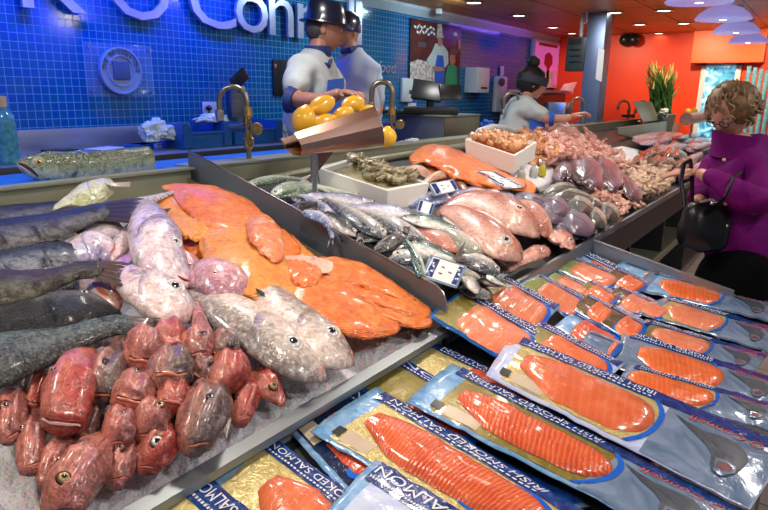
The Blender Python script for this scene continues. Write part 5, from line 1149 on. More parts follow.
def hand_geo(wrist, palm_end, up, d, L=.19, curl=.5, side=1):
    """palm and five separate bent fingers; wrist -> palm_end gives the direction, up is the back of the hand"""
    x = (palm_end-wrist).normalized(); z = (up-x*up.dot(x)).normalized(); y = z.cross(x)*side
    mb = MB(); pl_ = L*.50
    nodes = [(wrist, L*.15), (wrist+x*pl_*.45, (L*.20, L*.10)), (wrist+x*pl_, (L*.22, L*.085))]
    mb.add(*skin_geo(nodes, chain(3), 2))
    for k, (off, ln) in enumerate([(-.17, .40), (-.055, .47), (.06, .44), (.17, .34)]):
        b = wrist+x*pl_*.82+y*L*off; n = [(b, L*.050)]; p = b; a = .12
        for seg, q in enumerate((.45, .32, .28)):
            dr = (x*math.cos(a)-z*math.sin(a)+y*off*.35).normalized(); p = p+dr*ln*L*q*1.15; n.append((p, L*(.048-.007*seg))); a += curl*(.8+.1*k)
        mb.add(*skin_geo(n, chain(4), 1))
    b = wrist+x*pl_*.25-y*L*.16; n = [(b, L*.06), (b+x*L*.14-y*L*.10-z*L*.03, L*.055), (b+x*L*.27-y*L*.13-z*L*.08, L*.045)]
    mb.add(*skin_geo(n, chain(3), 1)); return mb
def skinm(n, c): plain(n, c, .45, var=.10, scale=20, Subsurface_Weight=.15, Subsurface_Scale=.01)
skinm('skin_tan', (.42, .20, .13)); skinm('skin_pale', (.58, .30, .22)); skinm('skin_pink', (.55, .28, .21))
plain('cloth_white', (.50, .56, .56), .8, var=.06, bump=.1); plain('cloth_blueish', (.42, .50, .62), .8, var=.06); plain('cloth_navy', (.01, .03, .16), .7, var=.15); plain('cloth_royal', (.01, .10, .55), .7)
plain('shoe_black', (.01, .01, .01), .5); plain('hat_navy', (.004, .012, .035), .3, var=.3, Coat_Weight=.5); plain('hair_dark', (.010, .008, .010), .5, var=.4, scale=60); plain('hair_grey', (.05, .045, .045), .6, var=.4, scale=80)
plain('band_grey', (.035, .045, .06), .7, var=.3, scale=80)
def head(px, py, d, face, tilt=0.0, R=.095, skin='skin_tan', look=0):
    """geometry of a head with nose, ears, lips, brow; face = unit direction it looks"""
    c = atd(px, py, d); x = face.normalized(); z = V((0, 0, 1)); z = (z-x*z.dot(x)).normalized(); y = z.cross(x)
    M = Matrix((x, y, z)).transposed(); b = bmesh.new(); bmesh.ops.create_icosphere(b, subdivisions=4, radius=1)
    for v in b.verts:
        p = v.co; q = V((p.x*.98, p.y*.78, p.z*1.18))
        if p.z < 0: q.x *= 1-.18*(-p.z); q.y *= 1-.38*(-p.z)**1.3
        if p.x > 0 and p.z < .3: q.x += .10*math.exp(-((p.z+.72)/.28)**2)*(1-abs(p.y))          # chin
        g = lambda yy, zz, sy, sz: math.exp(-((p.y-yy)/sy)**2-((p.z-zz)/sz)**2) if p.x > 0 else 0
        q.x += .26*g(0, -.18, .13, .15)+.10*g(0, .06, .10, .22)+.07*g(0, .26, .5, .09)-.10*g(.30, .08, .16, .11)-.10*g(-.30, .08, .16, .11)
        q.x += .07*g(0, -.50, .26, .055)+.06*g(0, -.62, .24, .06)+.05*g(.42, -.2, .2, .2)+.05*g(-.42, -.2, .2, .2)
        v.co = c+M @ (q*R)
    mb = MB().bm(b)
    for s_ in (-1, 1):
        mb.ball(c+M @ (V((-.08, .77*s_, -.02))*R), V((.17, .07, .27))*R, 12, M, .1)
    return mb, c, M, R
def face_bits(c, M, R, par, brow='hair_dark', eyes=True):
    for s_ in (-1, 1):
        if eyes:
            e = MB().ball(c+M @ (V((.80, .30*s_, .08))*R), R*.13, 12).build('eye', 'eye_white', par); MB().ball(c+M @ (V((.895, .30*s_, .07))*R), R*.06, 8).build('pupil', 'eye_pupil', e)
        MB().tube([c+M @ (V((.86, .14*s_, .26))*R), c+M @ (V((.88, .30*s_, .31))*R), c+M @ (V((.74, .50*s_, .26))*R)], [R*.03, R*.045, R*.02], 6).build('eyebrow', brow, par)
    MB().tube([c+M @ (V((.92, .24, -.56))*R), c+M @ (V((.99, .1, -.555))*R), c+M @ (V((1.0, 0, -.565))*R), c+M @ (V((.99, -.1, -.555))*R), c+M @ (V((.92, -.24, -.56))*R)], R*.035, 6).build('mouth', 'lip_pink', par)
GR = 'people behind the counter'
IR = V((RIGHT.x, RIGHT.y, 0)).normalized(); AW = V((FWD.x, FWD.y, 0)).normalized()
# --- seller with the dark hat
d1 = 3.9
p1 = empty('person', atd(312, 60, d1)*1.0, 'man in a dark shiny hat and white coat reaching over the lemons', 'person')
p1.location.z = .25; WL[p1.name] = V(p1.location)
hd, c, M, R = head(325, 30, d1, (IR*.97+AW*.1-V((0, 0, .10))), R=.118)
gx = lambda px, py, d=d1: atd(px, py, d)
body = [(gx(314, 150), (.16, .13)), (gx(314, 110), (.17, .13)), (gx(313, 78), (.17, .13)), (gx(316, 58), (.07, .07)), (gx(320, 44), (.065, .065)), (gx(322, 34), .05),
        (gx(302, 70, d1-.16), .075), (gx(293, 100, d1-.30), .055), (gx(322, 101, d1-.42), .043), (gx(342, 93, d1-.52), .034),
        (gx(326, 72, d1+.18), .07), (gx(342, 96, d1+.12), .05), (gx(352, 108, d1-.1), .04)]
ed = [(0, 1), (1, 2), (2, 3), (3, 4), (4, 5), (2, 6), (6, 7), (7, 8), (8, 9), (2, 10), (10, 11), (11, 12)]
lg = [(gx(314, 150), .15), (V((gx(314, 150).x-.08, gx(314, 150).y, .75)), .085), (V((gx(314, 150).x-.08, gx(314, 150).y, .32)), .06), (V((gx(314, 150).x+.10, gx(314, 150).y, .75)), .085), (V((gx(314, 150).x+.10, gx(314, 150).y, .32)), .06)]
hg = hand_geo(gx(342, 93, d1-.52), gx(360, 93, d1-.62), V((0, 0, 1))-IR*.1, d1, .20, .55)
hd.add(hg.v, hg.f)
bo = grown('body', body, ed, 'skin_tan', p1, 2, hd)
face_bits(c, M, R, bo, 'hair_grey')
grown('trousers', lg, [(0, 1), (1, 2), (0, 3), (3, 4)], 'cloth_navy', p1)
coat = [(gx(314, 150), (.20, .16)), (gx(314, 112), (.195, .15)), (gx(313, 80), (.19, .15)), (gx(317, 53), (.082, .082)), (gx(302, 68, d1-.16), .095), (gx(292, 97, d1-.29), .078), (gx(326, 70, d1+.18), .09), (gx(340, 92, d1+.14), .072)]
grown('coat', coat, [(0, 1), (1, 2), (2, 3), (2, 4), (4, 5), (2, 6), (6, 7)], 'cloth_white', p1, 3, wr=.016, ws=14)
MB().tube([gx(289, 96, d1-.30)+V((0, 0, -.02)), gx(296, 101, d1-.31)], [.078, .066], 20).build('sleeve_cuff', 'cloth_navy', p1, label='dark blue sleeve edge')
nb = gx(318, 53)
MB().lathe([(.080, -.03), (.088, .0), (.078, .04), (.070, .04), (.070, -.02)], nb, 24).build('collar_band', 'cloth_navy', p1)
m = MB(); kk = [gx(308, 50, d1-.07), gx(311, 57, d1-.09), gx(318, 64, d1-.13), gx(328, 66, d1-.10), gx(331, 60, d1)]
m.tube(kk, [.014, .02, .02, .018, .012], 8).build('collar', 'cloth_navy', p1)
m = MB().prism([gx(328, 80, d1-.17), gx(344, 78, d1-.02), gx(345, 140, d1-.05), gx(322, 140, d1-.2)], -AW*.012).build('apron', 'cloth_royal', p1, smooth=False)
hx = V(M.col[0]); hz = (V(M.col[2])*.97-hx*.10).normalized(); hy = hz.cross(hx); HM = Matrix((hx, hy, hz)).transposed()
hm = MB().lathe([(1.46, -.12), (1.44, -.05), (1.18, -.10), (1.10, -.02), (1.06, .35), (.98, .78), (.84, 1.0), (.5, .98), (.2, .86), (0, .84)], (0, 0, 0), 32)
hm.v = [c+HM @ (V((v.x*.98+.06, v.y*.84, v.z+.42 - .10*max(0, v.x)*(1 if abs(v.x) > 1.2 else 0)))*R) for v in hm.v]
ht = hm.build('hat', 'hat_navy', p1); ht['label'] = 'dark glossy brimmed hat'
MB().ball(c+M @ (V((-.30, 0, .02))*R), V((.78, .80, .72))*R, 18, M, .06, 3).build('hair', 'hair_grey', p1)
def shoes(root, lg, ang=0):
    for k in (2, 4):
        if k < len(lg): q = lg[k][0]; MB().box(V((q.x, q.y, .305))+IR*.06, (.28, .11, .10), .035, Matrix.Rotation(math.atan2(IR.y, IR.x), 3, 'Z')).build('shoe', 'shoe_black', root)
shoes(p1, lg)
# --- second seller, mostly behind him
d2 = 4.75
p2 = empty('person', V((gx(352, 60, d2).x, gx(352, 60, d2).y, .25)), 'man in a dark cap and pale blue coat standing behind the hatted man', 'person')
hd, c, M, R = head(346, 32, d2, (IR*.55+AW*.8), R=.115)
g2 = lambda px, py, d=d2: atd(px, py, d)
b2 = [(g2(358, 150), (.17, .13)), (g2(358, 100), (.17, .13)), (g2(357, 68), (.17, .12)), (g2(351, 50), .06), (g2(348, 38), .06), (g2(374, 74), .07), (g2(377, 110), .055), (g2(368, 128, d2-.2), .04), (g2(340, 70, d2+.2), .07)]
lg = [(g2(358, 150), .15), (V((g2(358, 150).x-.1, g2(358, 150).y, .75)), .08), (V((g2(358, 150).x-.1, g2(358, 150).y, .32)), .06), (V((g2(358, 150).x+.1, g2(358, 150).y, .75)), .08), (V((g2(358, 150).x+.1, g2(358, 150).y, .32)), .06)]
hg = hand_geo(g2(368, 128, d2-.2), g2(360, 134, d2-.3), V((0, 0, 1)), d2, .19, .5); hd.add(hg.v, hg.f)
bo = grown('body', b2, [(0, 1), (1, 2), (2, 3), (3, 4), (2, 5), (5, 6), (6, 7), (2, 8)], 'skin_tan', p2, 2, hd); face_bits(c, M, R, bo, eyes=True)
grown('coat', [(g2(358, 150), (.20, .16)), (g2(358, 100), (.195, .15)), (g2(358, 70), (.19, .15)), (g2(352, 51), (.085, .085)), (g2(374, 74), .085), (g2(377, 112), .07), (g2(341, 72, d2+.2), .08)], [(0, 1), (1, 2), (2, 3), (2, 4), (4, 5), (2, 6)], 'cloth_blueish', p2, 3, wr=.016, ws=12)
MB().tube([g2(341, 52, d2-.07), g2(350, 50, d2-.09), g2(360, 47, d2-.02)], [.016, .022, .016], 10).build('collar', 'cloth_navy', p2)
grown('trousers', lg, [(0, 1), (1, 2), (0, 3), (3, 4)], 'cloth_navy', p2); shoes(p2, lg)
cp = MB().lathe([(1.12, -.15), (1.14, .3), (1.0, .8), (.6, 1.12), (0, 1.2)], (0, 0, 0), 28); cp.v = [c+M @ (V((v.x*.98, v.y*.84, v.z+.15))*R) for v in cp.v]
cp.build('cap', 'hat_navy', p2)
# --- woman at the tap
d3 = 5.7
p3 = empty('person', V((atd(522, 100, d3).x, atd(522, 100, d3).y, .25)), 'woman with dark bun and grey headband, pale tunic, one hand on a tap', 'person')
g3 = lambda px, py, d=d3: atd(px, py, d)
hd, c, M, R = head(532, 84, d3, (IR*.95+AW*.05-V((0, 0, .28))), R=.125)
b3 = [(g3(517, 150), (.17, .13)), (g3(518, 124), (.16, .13)), (g3(521, 106), (.15, .12)), (g3(527, 97), .06), (g3(530, 90), .06), (g3(528, 106, d3-.15), .065), (g3(546, 119, d3-.25), .05), (g3(562, 119, d3-.3), .036), (g3(572, 117, d3-.3), .03), (g3(514, 106, d3+.15), .065), (g3(512, 130, d3+.1), .05), (g3(530, 134, d3), .035)]
hg = hand_geo(g3(570, 117, d3-.3), g3(582, 113, d3-.3), V((0, 0, 1)), d3, .21, .7); hd.add(hg.v, hg.f)
bo = grown('body', b3, [(0, 1), (1, 2), (2, 3), (3, 4), (2, 5), (5, 6), (6, 7), (7, 8), (2, 9), (9, 10), (10, 11)], 'skin_pale', p3, 2, hd); face_bits(c, M, R, bo)
grown('tunic', [(g3(517, 150), (.21, .17)), (g3(517, 126), (.20, .16)), (g3(520, 108), (.18, .14)), (g3(526, 99), .08), (g3(528, 107, d3-.16), .085), (g3(548, 119, d3-.26), .07), (g3(513, 107, d3+.15), .085)], [(0, 1), (1, 2), (2, 3), (2, 4), (4, 5), (2, 6)], 'cloth_white', p3, 3, wr=.018, ws=12)
MB().tube([g3(549, 119, d3-.27), g3(554, 119, d3-.28)], [.066, .058], 18).build('sleeve_cuff', 'cloth_royal', p3, label='blue sleeve edge')
MB().prism([g3(530, 118, d3-.2), g3(545, 122, d3-.2), g3(544, 150, d3-.2), g3(528, 150, d3-.2)], AW*-.012).build('apron', 'cloth_royal', p3, smooth=False)
grown('legs', [(g3(517, 150), .15), (V((g3(517, 150).x-.09, g3(517, 150).y, .7)), .085), (V((g3(517, 150).x-.09, g3(517, 150).y, .32)), .06), (V((g3(517, 150).x+.09, g3(517, 150).y, .7)), .085), (V((g3(517, 150).x+.09, g3(517, 150).y, .32)), .06)], [(0, 1), (1, 2), (0, 3), (3, 4)], 'cloth_navy', p3)
for sx in (-.09, .09): MB().box(V((g3(517, 150).x+sx, g3(517, 150).y, .305))+IR*.06, (.27, .10, .10), .035, Matrix.Rotation(math.atan2(IR.y, IR.x), 3, 'Z')).build('shoe', 'shoe_black', p3)
m = MB().ball(c+M @ (V((-.18, 0, .22))*R), V((1.02, .92, 1.12))*R, 20, M, .12, 2).ball(c+M @ (V((-.45, 0, 1.45))*R), R*.46, 14, None, .3, 2).ball(c+M @ (V((-.75, 0, -.1))*R), V((.4, .6, .6))*R, 14, M, .2, 2)
m.build('hair', 'hair_dark', p3)
bd = MB().lathe([(1.18, -.26), (1.20, -.22), (1.20, .22), (1.16, .26)], (0, 0, 0), 30); bd.v = [c+M @ (V((v.x*.96-.05, v.y*.92, v.z+.28+v.x*.06))*R) for v in bd.v]
bd.build('headband', 'band_grey', p3)
MB().tube([g3(521, 97, d3-.05), g3(528, 101, d3-.1), g3(536, 101, d3-.1)], [.03, .034, .025], 10).build('collar', 'cloth_navy', p3)

# --- the customer in purple
d4 = 3.22
def purple_mat():
    t = NT('purple_jacket'); v = t.coord(); w = t.noise(v, 5, 3); t.col(t.ramp(w, [(.3, (.12, .002, .11)), (.7, (.18, .004, .16))])); t.set(Roughness=.75, Specular_IOR_Level=.15)
    t.bump(t.noise(v, 9, 4), .6, .02)
purple_mat()
plain('hair_blond', (.17, .10, .04), .5, var=.55, scale=45); plain('hair_blond_light', (.42, .30, .15), .5, var=.3, scale=60)
plain('cloth_black', (.003, .003, .004), .9, Specular_IOR_Level=.05); plain('leather_black', (.003, .004, .006), .32, var=.3, Specular_IOR_Level=.35); plain('shoe_black', (.01, .01, .01), .5)
g4 = lambda px, py, d=d4: atd(px, py, d)
fd = (-IR*.80-AW*.38-V((0, 0, .62)))
hd, c, M, R = head(731, 113, d4, fd, R=.108)
p4 = empty('person', V((g4(738, 200).x, g4(738, 200).y, 0)), 'woman in a purple jacket with short wavy hair and glasses, looking down', 'person')
b4 = [(g4(738, 262), (.15, .13)), (g4(740, 215), (.14, .12)), (g4(742, 172), (.14, .12)), (g4(741, 148), .065), (g4(737, 132), .065), (g4(760, 168, d4-.08), .06), (g4(757, 210, d4-.22), .05), (g4(722, 184, d4-.20), .04), (g4(697, 172, d4-.06), .030), (g4(714, 168, d4+.12), .06), (g4(702, 198, d4+.06), .04), (g4(694, 203, d4), .03)]
hg = hand_geo(g4(698, 172, d4-.06), g4(676, 172, d4+.0), V((0, 0, 1))-AW*.25, d4, .185, .28, -1); hd.add(hg.v, hg.f)
bo = grown('body', b4, [(0, 1), (1, 2), (2, 3), (3, 4), (2, 5), (5, 6), (6, 7), (7, 8), (2, 9), (9, 10), (10, 11)], 'skin_pink', p4, 2, hd); face_bits(c, M, R, bo, 'hair_blond', eyes=True)
jk = [(g4(741, 268), (.205, .17)), (g4(741, 238), (.205, .17)), (g4(742, 205), (.19, .16)), (g4(742, 176), (.185, .155)), (g4(741, 156), (.125, .12)),
      (g4(764, 168, d4-.10), .095), (g4(761, 208, d4-.24), .078), (g4(732, 190, d4-.24), .062), (g4(703, 174, d4-.10), .045),
      (g4(713, 168, d4+.12), .09), (g4(702, 196, d4+.06), .06), (g4(695, 201, d4+.02), .045), (g4(758, 146, d4+.05), .12), (g4(756, 134, d4+.05), .085)]
grown('jacket', jk, [(0, 1), (1, 2), (2, 3), (3, 4), (3, 5), (5, 6), (6, 7), (7, 8), (3, 9), (9, 10), (10, 11), (4, 12), (12, 13)], 'purple_jacket', p4, 3, wr=.026, ws=8)
cl = MB().lathe([(.092, -.055), (.085, -.01), (.092, .045), (.100, .05), (.094, -.01), (.10, -.055)], (0, 0, 0), 26)
cl.v = [g4(734, 145)+V((v.x*1.12, v.y*1.12, v.z*1.2+.12*v.y)) for v in cl.v]; cl.build('collar', 'purple_jacket', p4)
m = MB()
for k in range(4): m.ball(g4(722+1.2*k, 162+20*k, d4-.19), .008, 8)
m.build('button', 'ink_black', p4) if False else None
for k in range(4): MB().ball(g4(724+k*.8, 160+22*k, d4-.175), .009, 10).build('button', 'ink_cream', p4)
# layered wavy hair
m = MB().ball(c+M @ (V((-.30, 0, .30))*R), V((1.08, 1.12, 1.12))*R, 26, M, .14, 1.6)
r_ = random.Random(5)
for k in range(170):
    th = r_.uniform(0, 2*PI); ph = r_.uniform(-.35, 1.4); d = V((math.cos(th)*math.cos(ph), math.sin(th)*math.cos(ph), math.sin(ph)))
    if d.x > .55 and d.z < .45: continue
    b = c+M @ (V((d.x*1.05-.28, d.y*1.10, d.z*1.12+.30))*R); side = M @ V((-d.y, d.x, 0)); dn = M @ V((d.x*.2+.25, d.y*.2, -1))
    P = [b+(side*(.12*math.sin(i*1.3+k))+dn*(.13*i))*R+M @ (d*R*.07*math.sin(i*1.6+k)) for i in range(5)]
    m.tube(P, [R*.03, R*.085, R*.10, R*.07, R*.015], 6)
hr = m.build('hair', 'hair_blond', p4, sharp=180)
m = MB()
for k in range(46):
    th = r_.uniform(0, 2*PI); ph = r_.uniform(.1, 1.4); d = V((math.cos(th)*math.cos(ph), math.sin(th)*math.cos(ph), math.sin(ph)))
    b = c+M @ (V((d.x*1.12-.26, d.y*1.18, d.z*1.20+.30))*R); side = M @ V((-d.y, d.x, 0)); dn = M @ V((d.x*.2+.25, d.y*.2, -1))
    m.tube([b+(side*(.15*math.sin(i*1.3+k))+dn*(.12*i))*R for i in range(5)], [R*.01, R*.035, R*.04, R*.03, R*.01], 5)
m.build('hair_highlights', 'hair_blond_light', hr, sharp=180)
gs = MB()
for s_ in (-1, 1):
    cc = V((.98, .34*s_, .05)); gs.tube([c+M @ ((cc+V((0, .24*math.cos(a), .17*math.sin(a))))*R) for a in [2*PI*k/18 for k in range(19)]], R*.022, 6)
    gs.tube([c+M @ (V((.98, .58*s_, .10))*R), c+M @ (V((.4, .86*s_, .12))*R), c+M @ (V((-.1, .84*s_, .08))*R)], R*.02, 6)
gs.tube([c+M @ (V((1.0, .10, .08))*R), c+M @ (V((1.08, 0, .11))*R), c+M @ (V((1.0, -.10, .08))*R)], R*.02, 6)
gs.build('glasses', 'ink_black', p4)
hipx = g4(741, 268)
hipx = hipx-IR*.02; nd = [(hipx+V((0, 0, .16)), (.17, .15)), (hipx-V((0, 0, .04)), (.235, .20))]; fx = []
for k, (dx, dy) in enumerate(((-.10, .05), (.12, -.05))):
    q = V((hipx.x+dx, hipx.y+dy, 0)); fx.append(q); nd += [(V((q.x, q.y, .45)), .15), (V((q.x, q.y, .10)), .10)]
nd.append((hipx-V((0, 0, .20)), (.23, .20)))
grown('trousers', nd, [(0, 1), (1, 6), (6, 2), (2, 3), (6, 4), (4, 5)], 'cloth_black', p4, 2, wr=.012)
for q in fx: MB().box(V((q.x, q.y, .045))-IR*.05, (.27, .10, .085), .035, Matrix.Rotation(math.atan2(-IR.y, -IR.x), 3, 'Z')).build('shoe', 'shoe_black', p4)
# handbag on the arm
bgc = g4(704, 226, d4-.10); bg = empty('handbag', bgc-V((0, 0, .15)), 'black leather handbag hanging from the arm of the woman in purple', 'handbag')
q_ = [(684, 206), (700, 199), (718, 207), (722, 222), (723, 244), (718, 252), (700, 256), (684, 250), (678, 238), (679, 220)]
b = bmesh.new(); bmesh.ops.create_icosphere(b, subdivisions=4, radius=1)
ex = (g4(725, 226, d4-.1)-g4(675, 226, d4-.1))/2; ez = V((0, 0, (g4(700, 200, d4-.1)-g4(700, 256, d4-.1)).z/2)); ey = AW*.09
for v in b.verts:
    p = v.co; f = lambda t, e=.55: math.copysign(abs(t)**e, t)
    x, y, z = f(p.x), f(p.y, .8), f(p.z)
    wdt = 1-.10*max(0, z)
    w_ = bgc+ex*x*wdt*.94+ez*z*.94+ey*y*(1-.5*max(0, z)); v.co = w_+V((1, 1, 1))*.010*noise.noise(w_*14)
MB().bm(b).build('bag_body', 'leather_black', bg, sharp=180)
MB().tube([g4(684, 206, d4-.14), g4(681, 180, d4-.13), g4(684, 164, d4-.10), g4(690, 160, d4-.06), g4(692, 172, d4-.02), g4(692, 206, d4-.05)], .011, 8).build('handle', 'leather_black', bg)
MB().tube([g4(716, 206, d4-.18), g4(726, 196, d4-.34), g4(733, 178, d4-.34), g4(741, 172, d4-.24)], .008, 8).build('strap', 'leather_black', bg)
m = MB().tube([g4(700, 202, d4-.2), g4(712, 199, d4-.2), g4(719, 205, d4-.2)], .007, 8).ball(g4(712, 203, d4-.2), .012, 8); m.build('clasp', 'steel_rim', bg)
# ------------------------------------------------------------------ things on and along the tiled wall
YS = YW-.03
def wpt(px, py, y=YW): return aty(px, py, y)
sg = empty('wall_sign', (wpt(180, 30).x, YW, 2.05), 'large metal letters on the blue tiled wall above the work counter', 'sign')
plain('letter_metal', (.42, .44, .62), .3, .6)
MATS['letter_metal'].node_tree.nodes['Principled BSDF'].inputs['Metallic'].default_value = .55
for ch, x0, x1, cap in [('K', 26, 89, 1), ('O', 112, 172, 1), ("'", 178, 184, .3), ('C', 191, 236, 1), ('o', 236, 268, 0), ('n', 269, 293, 0), ('n', 297, 321, 0), ('e', 326, 346, 0), ('l', 348, 353, 1), ('l', 355, 361, 1)]:
    vs, fs = glyphs(ch, 1, .001); a = min(v.x for v in vs); b = max(v.x for v in vs); c0 = min(v.y for v in vs); c1 = max(v.y for v in vs); zm = [v.z for v in vs]; z0, z1 = min(zm), max(zm)
    X0, X1 = wpt(x0, 40, YS-.02).x, wpt(x1, 40, YS-.02).x; hgt = .40 if cap else .29; zb = 2.04+(.28 if ch == "'" else 0); hgt = .12 if ch == "'" else hgt
    mk('letter', [V((X0+(v.x-a)/(b-a)*(X1-X0), YS-.005-(.028 if v.z > 0 else 0), zb+(v.y-c0)/(c1-c0)*hgt)) for v in vs], fs, 'letter_metal', sg, smooth=False)
# the pierced line below in thin slanted letters
vs, fs = glyphs('Seafood', .17, .001, shear=.35); w = max(v.x for v in vs); X1 = wpt(396, 62).x; X0 = X1-.62
mk('lettering', [V((X0+v.x/w*(X1-X0), YW-(.012 if v.z > 0 else .002), wpt(390, 73).z+v.y)) for v in vs], fs, 'letter_metal', sg, smooth=False, label='thin slanted lettering')
# round plaque on a clear panel
pc = wpt(120, 71, YW-.04); rp = (wpt(140, 71, YW-.04)-pc).length
pq = empty('round_plaque', pc-V((0, 0, rp)), 'round grey stone-like plaque mounted on a clear panel on the tiles', 'plaque')
plain('plaque_grey', (.22, .32, .46), .5, var=.1, scale=30, bump=.1); plain('plaque_dark', (.05, .10, .20), .6)
t = NT('clear_panel'); t.set(Base_Color=(.6, .8, 1), Roughness=.05, Alpha=.07)
RY = Matrix.Rotation(PI/2, 3, 'X')
MB().lathe([(0, .012), (rp*.60, .012), (rp*.62, .022), (rp*.66, .022), (rp*.68, .014), (rp*.92, .014), (rp*.94, .024), (rp, .022), (rp, -.01), (0, -.01)], pc, 48, RY).build('disc', 'plaque_grey', pq, sharp=30)
MB().span((pc.x-rp*.40, pc.y-.024, pc.z-rp*.36), (pc.x+rp*.40, pc.y-.012, pc.z+rp*.40), .003).build('centre_relief', 'plaque_dark', pq)
def ring_text(txt, r, a0, a1, size, flip):
    allv, allf = [], []
    for i, ch in enumerate(txt):
        if ch == ' ': continue
        vs, fs = glyphs(ch, size, .001); ww = max(v.x for v in vs); a = a0+(a1-a0)*i/(len(txt)-1); k = len(allv)
        for v in vs:
            x, y = v.x-ww/2, v.y*(-1 if flip else 1)+(size*.35 if flip else -size*.35); x = -x if flip else x; rr = r+y
            th = a-x/r; allv.append(V((pc.x+rr*math.cos(th), pc.y-.014-(.006 if v.z > 0 else 0), pc.z+rr*math.sin(th))))
        allf += [tuple(k+q for q in f) for f in fs]
    mk('lettering', allv, allf, 'plaque_dark', pq, smooth=False)
ring_text('THE BRIDGESTONE', rp*.80, math.radians(172), math.radians(2), rp*.26, False)
ring_text('AWARD  AWARD', rp*.80, math.radians(200), math.radians(338), rp*.20, False) if False else None
a, b = wpt(82, 41, YW-.03), wpt(155, 97, YW-.03)
MB().span((a.x, YW-.030, b.z), (b.x, YW-.024, a.z), .001).build('clear_panel', 'clear_panel', pq)
for q in ((a.x+.03, a.z-.03), (b.x-.03, a.z-.03), (a.x+.03, b.z+.03), (b.x-.03, b.z+.03)):
    MB().lathe([(0, -.006), (.009, -.006), (.009, .03), (0, .03)], (q[0], YW-.03, q[1]), 12, RY).build('standoff_pin', 'steel_rim', pq)
def wbox(name, x0, y0, x1, y1, dep, m, lab, cat, bev=.008, y=YW, sx=None, **k):
    if sx:      # x0..sx is the side face, sx..x1 the front
        r0, r1 = ray(x0, (y0+y1)/2), ray(sx, (y0+y1)/2); dep = y*(1-(r0.x/r0.y)/(r1.x/r1.y)); x0 = sx
    a, b = wpt(x0, y0, y-dep), wpt(x1, y1, y-dep); return tag(MB().span((a.x, y-dep, b.z), (b.x, y-.002, a.z), bev).build(name, m, **k), lab, cat)
o = wbox('wall_socket', 203, 102, 221, 114, .02, 'white_plastic', 'white double wall socket with a black plug left of the steel tap box', 'socket')
MB().ball(wpt(209, 108, YW-.05), (.022, .03, .02), 12).build('plug', 'black_plastic', o)
MB().tube([wpt(209, 109, YW-.05), wpt(209, 118, YW-.05), wpt(207, 128, YW-.06)], .006, 8).build('plug_cord', 'black_plastic', o)
o = wbox('steel_box', 226, 86, 247, 128, .14, 'steel', 'upright brushed steel box on the wall behind the left tap', 'steel box', sx=231)
a = wpt(239, 72, YW-.2); MB().box(a+V((.0, 0, -.05)), (.17, .02, .10), .006, Matrix.Rotation(-.6, 3, 'Y')).build('tilted_screen', 'black_plastic', o)
MB().tube([wpt(239, 80, YW-.15), wpt(239, 92, YW-.12)], .012, 8).build('screen_arm', 'black_plastic', o)
o = wbox('dark_notice', 273, 59, 297, 96, .015, 'black_plastic', 'small dark notice board left of the hatted man', 'notice', .002)
MB().ball(wpt(275.5, 66, YW-.02), (.014, .004, .018), 10).build('orange_emblem', 'lip_orange', o)
o = wbox('soap_dispenser', 400, 78, 413, 102, .10, 'white_plastic', 'tall white soap dispenser left of the poster foot', 'soap dispenser', .02, sx=403)
MB().span(V(wpt(410, 90, YW-.11)), V(wpt(411, 94, YW-.10)), 0).build('dispenser_window', 'ink_grey', o)
o = wbox('blue_notice', 407, 102, 417, 111, .006, 'cutting_blue', 'small blue and white notice beneath the soap dispenser', 'notice', .001)
a, b = wpt(408, 103, YW-.008), wpt(416, 106, YW-.008); MB().span((a.x, YW-.009, b.z), (b.x, YW-.006, a.z), 0).build('white_strip', 'paper', o)
o = wbox('wall_socket', 386, 107, 396, 114, .02, 'white_plastic', 'white wall socket right of the second tap', 'socket')
o = wbox('towel_dispenser', 465, 67, 489, 93, .22, 'white_plastic', 'white paper towel dispenser on the tiles right of the poster', 'towel dispenser', .015, sx=478)
ys = min(v.co.y for v in o.data.vertices)+o.location.y; a, b = wpt(481, 87, ys), wpt(487, 89, ys); MB().span((a.x, ys-.004, b.z), (b.x, ys+.003, a.z), 0).build('towel_slot', 'black_plastic', o)
o = wbox('hose_reel_case', 493, 76, 506, 112, .12, 'white_plastic', 'tall grey-white dispenser with a dark centre left of the headband woman', 'dispenser', .03, sx=498)
MB().ball(wpt(502, 82, YW-.14), (.07, .04, .06), 14).build('dark_window', 'ink_grey', o); MB().span(V(wpt(501, 66, YW-.03)), V(wpt(503, 76, YW-.02)), .003).build('white_strip', 'white_plastic', o)
# big fishmonger poster
Pp = [wpt(411, 17, YW-.02), wpt(461, 28, YW-.02), wpt(459, 99, YW-.02), wpt(409, 97, YW-.02)]
X0, X1 = (Pp[0].x+Pp[3].x)/2, (Pp[1].x+Pp[2].x)/2; Z1, Z0 = (Pp[0].z+Pp[1].z)/2, (Pp[2].z+Pp[3].z)/2
def poster_bg():
    t = NT('poster_print'); v = t.coord(); t.col(t.ramp(t.noise(v, 3, 2), [(.35, (.16, .03, .02)), (.55, (.06, .015, .015)), (.7, (.02, .02, .03))])); t.set(Roughness=.35)
    t = NT('poster_fish'); v = t.coord(); t.col(t.ramp(t.noise(v, 22, 4, .7), [(.38, (.20, .16, .15)), (.5, (.55, .48, .44)), (.62, (.75, .70, .68))])); t.set(Roughness=.4)
poster_bg()
po_ = tag(MB().span((X0, YW-.022, Z0), (X1, YW-.002, Z1), .001).build('poster', 'poster_print'), 'large photo poster of a fishmonger in a white hat and blue apron', 'poster')
def pp(name, pts, m, o=.002, par=po_):
    pts = [V((X0+(X1-X0)*u, YW-.022-o, Z1+(Z0-Z1)*v)) for u, v in pts]; return MB().prism(pts, (0, .0015, 0)).build(name, m, par, smooth=False, sharp=None)
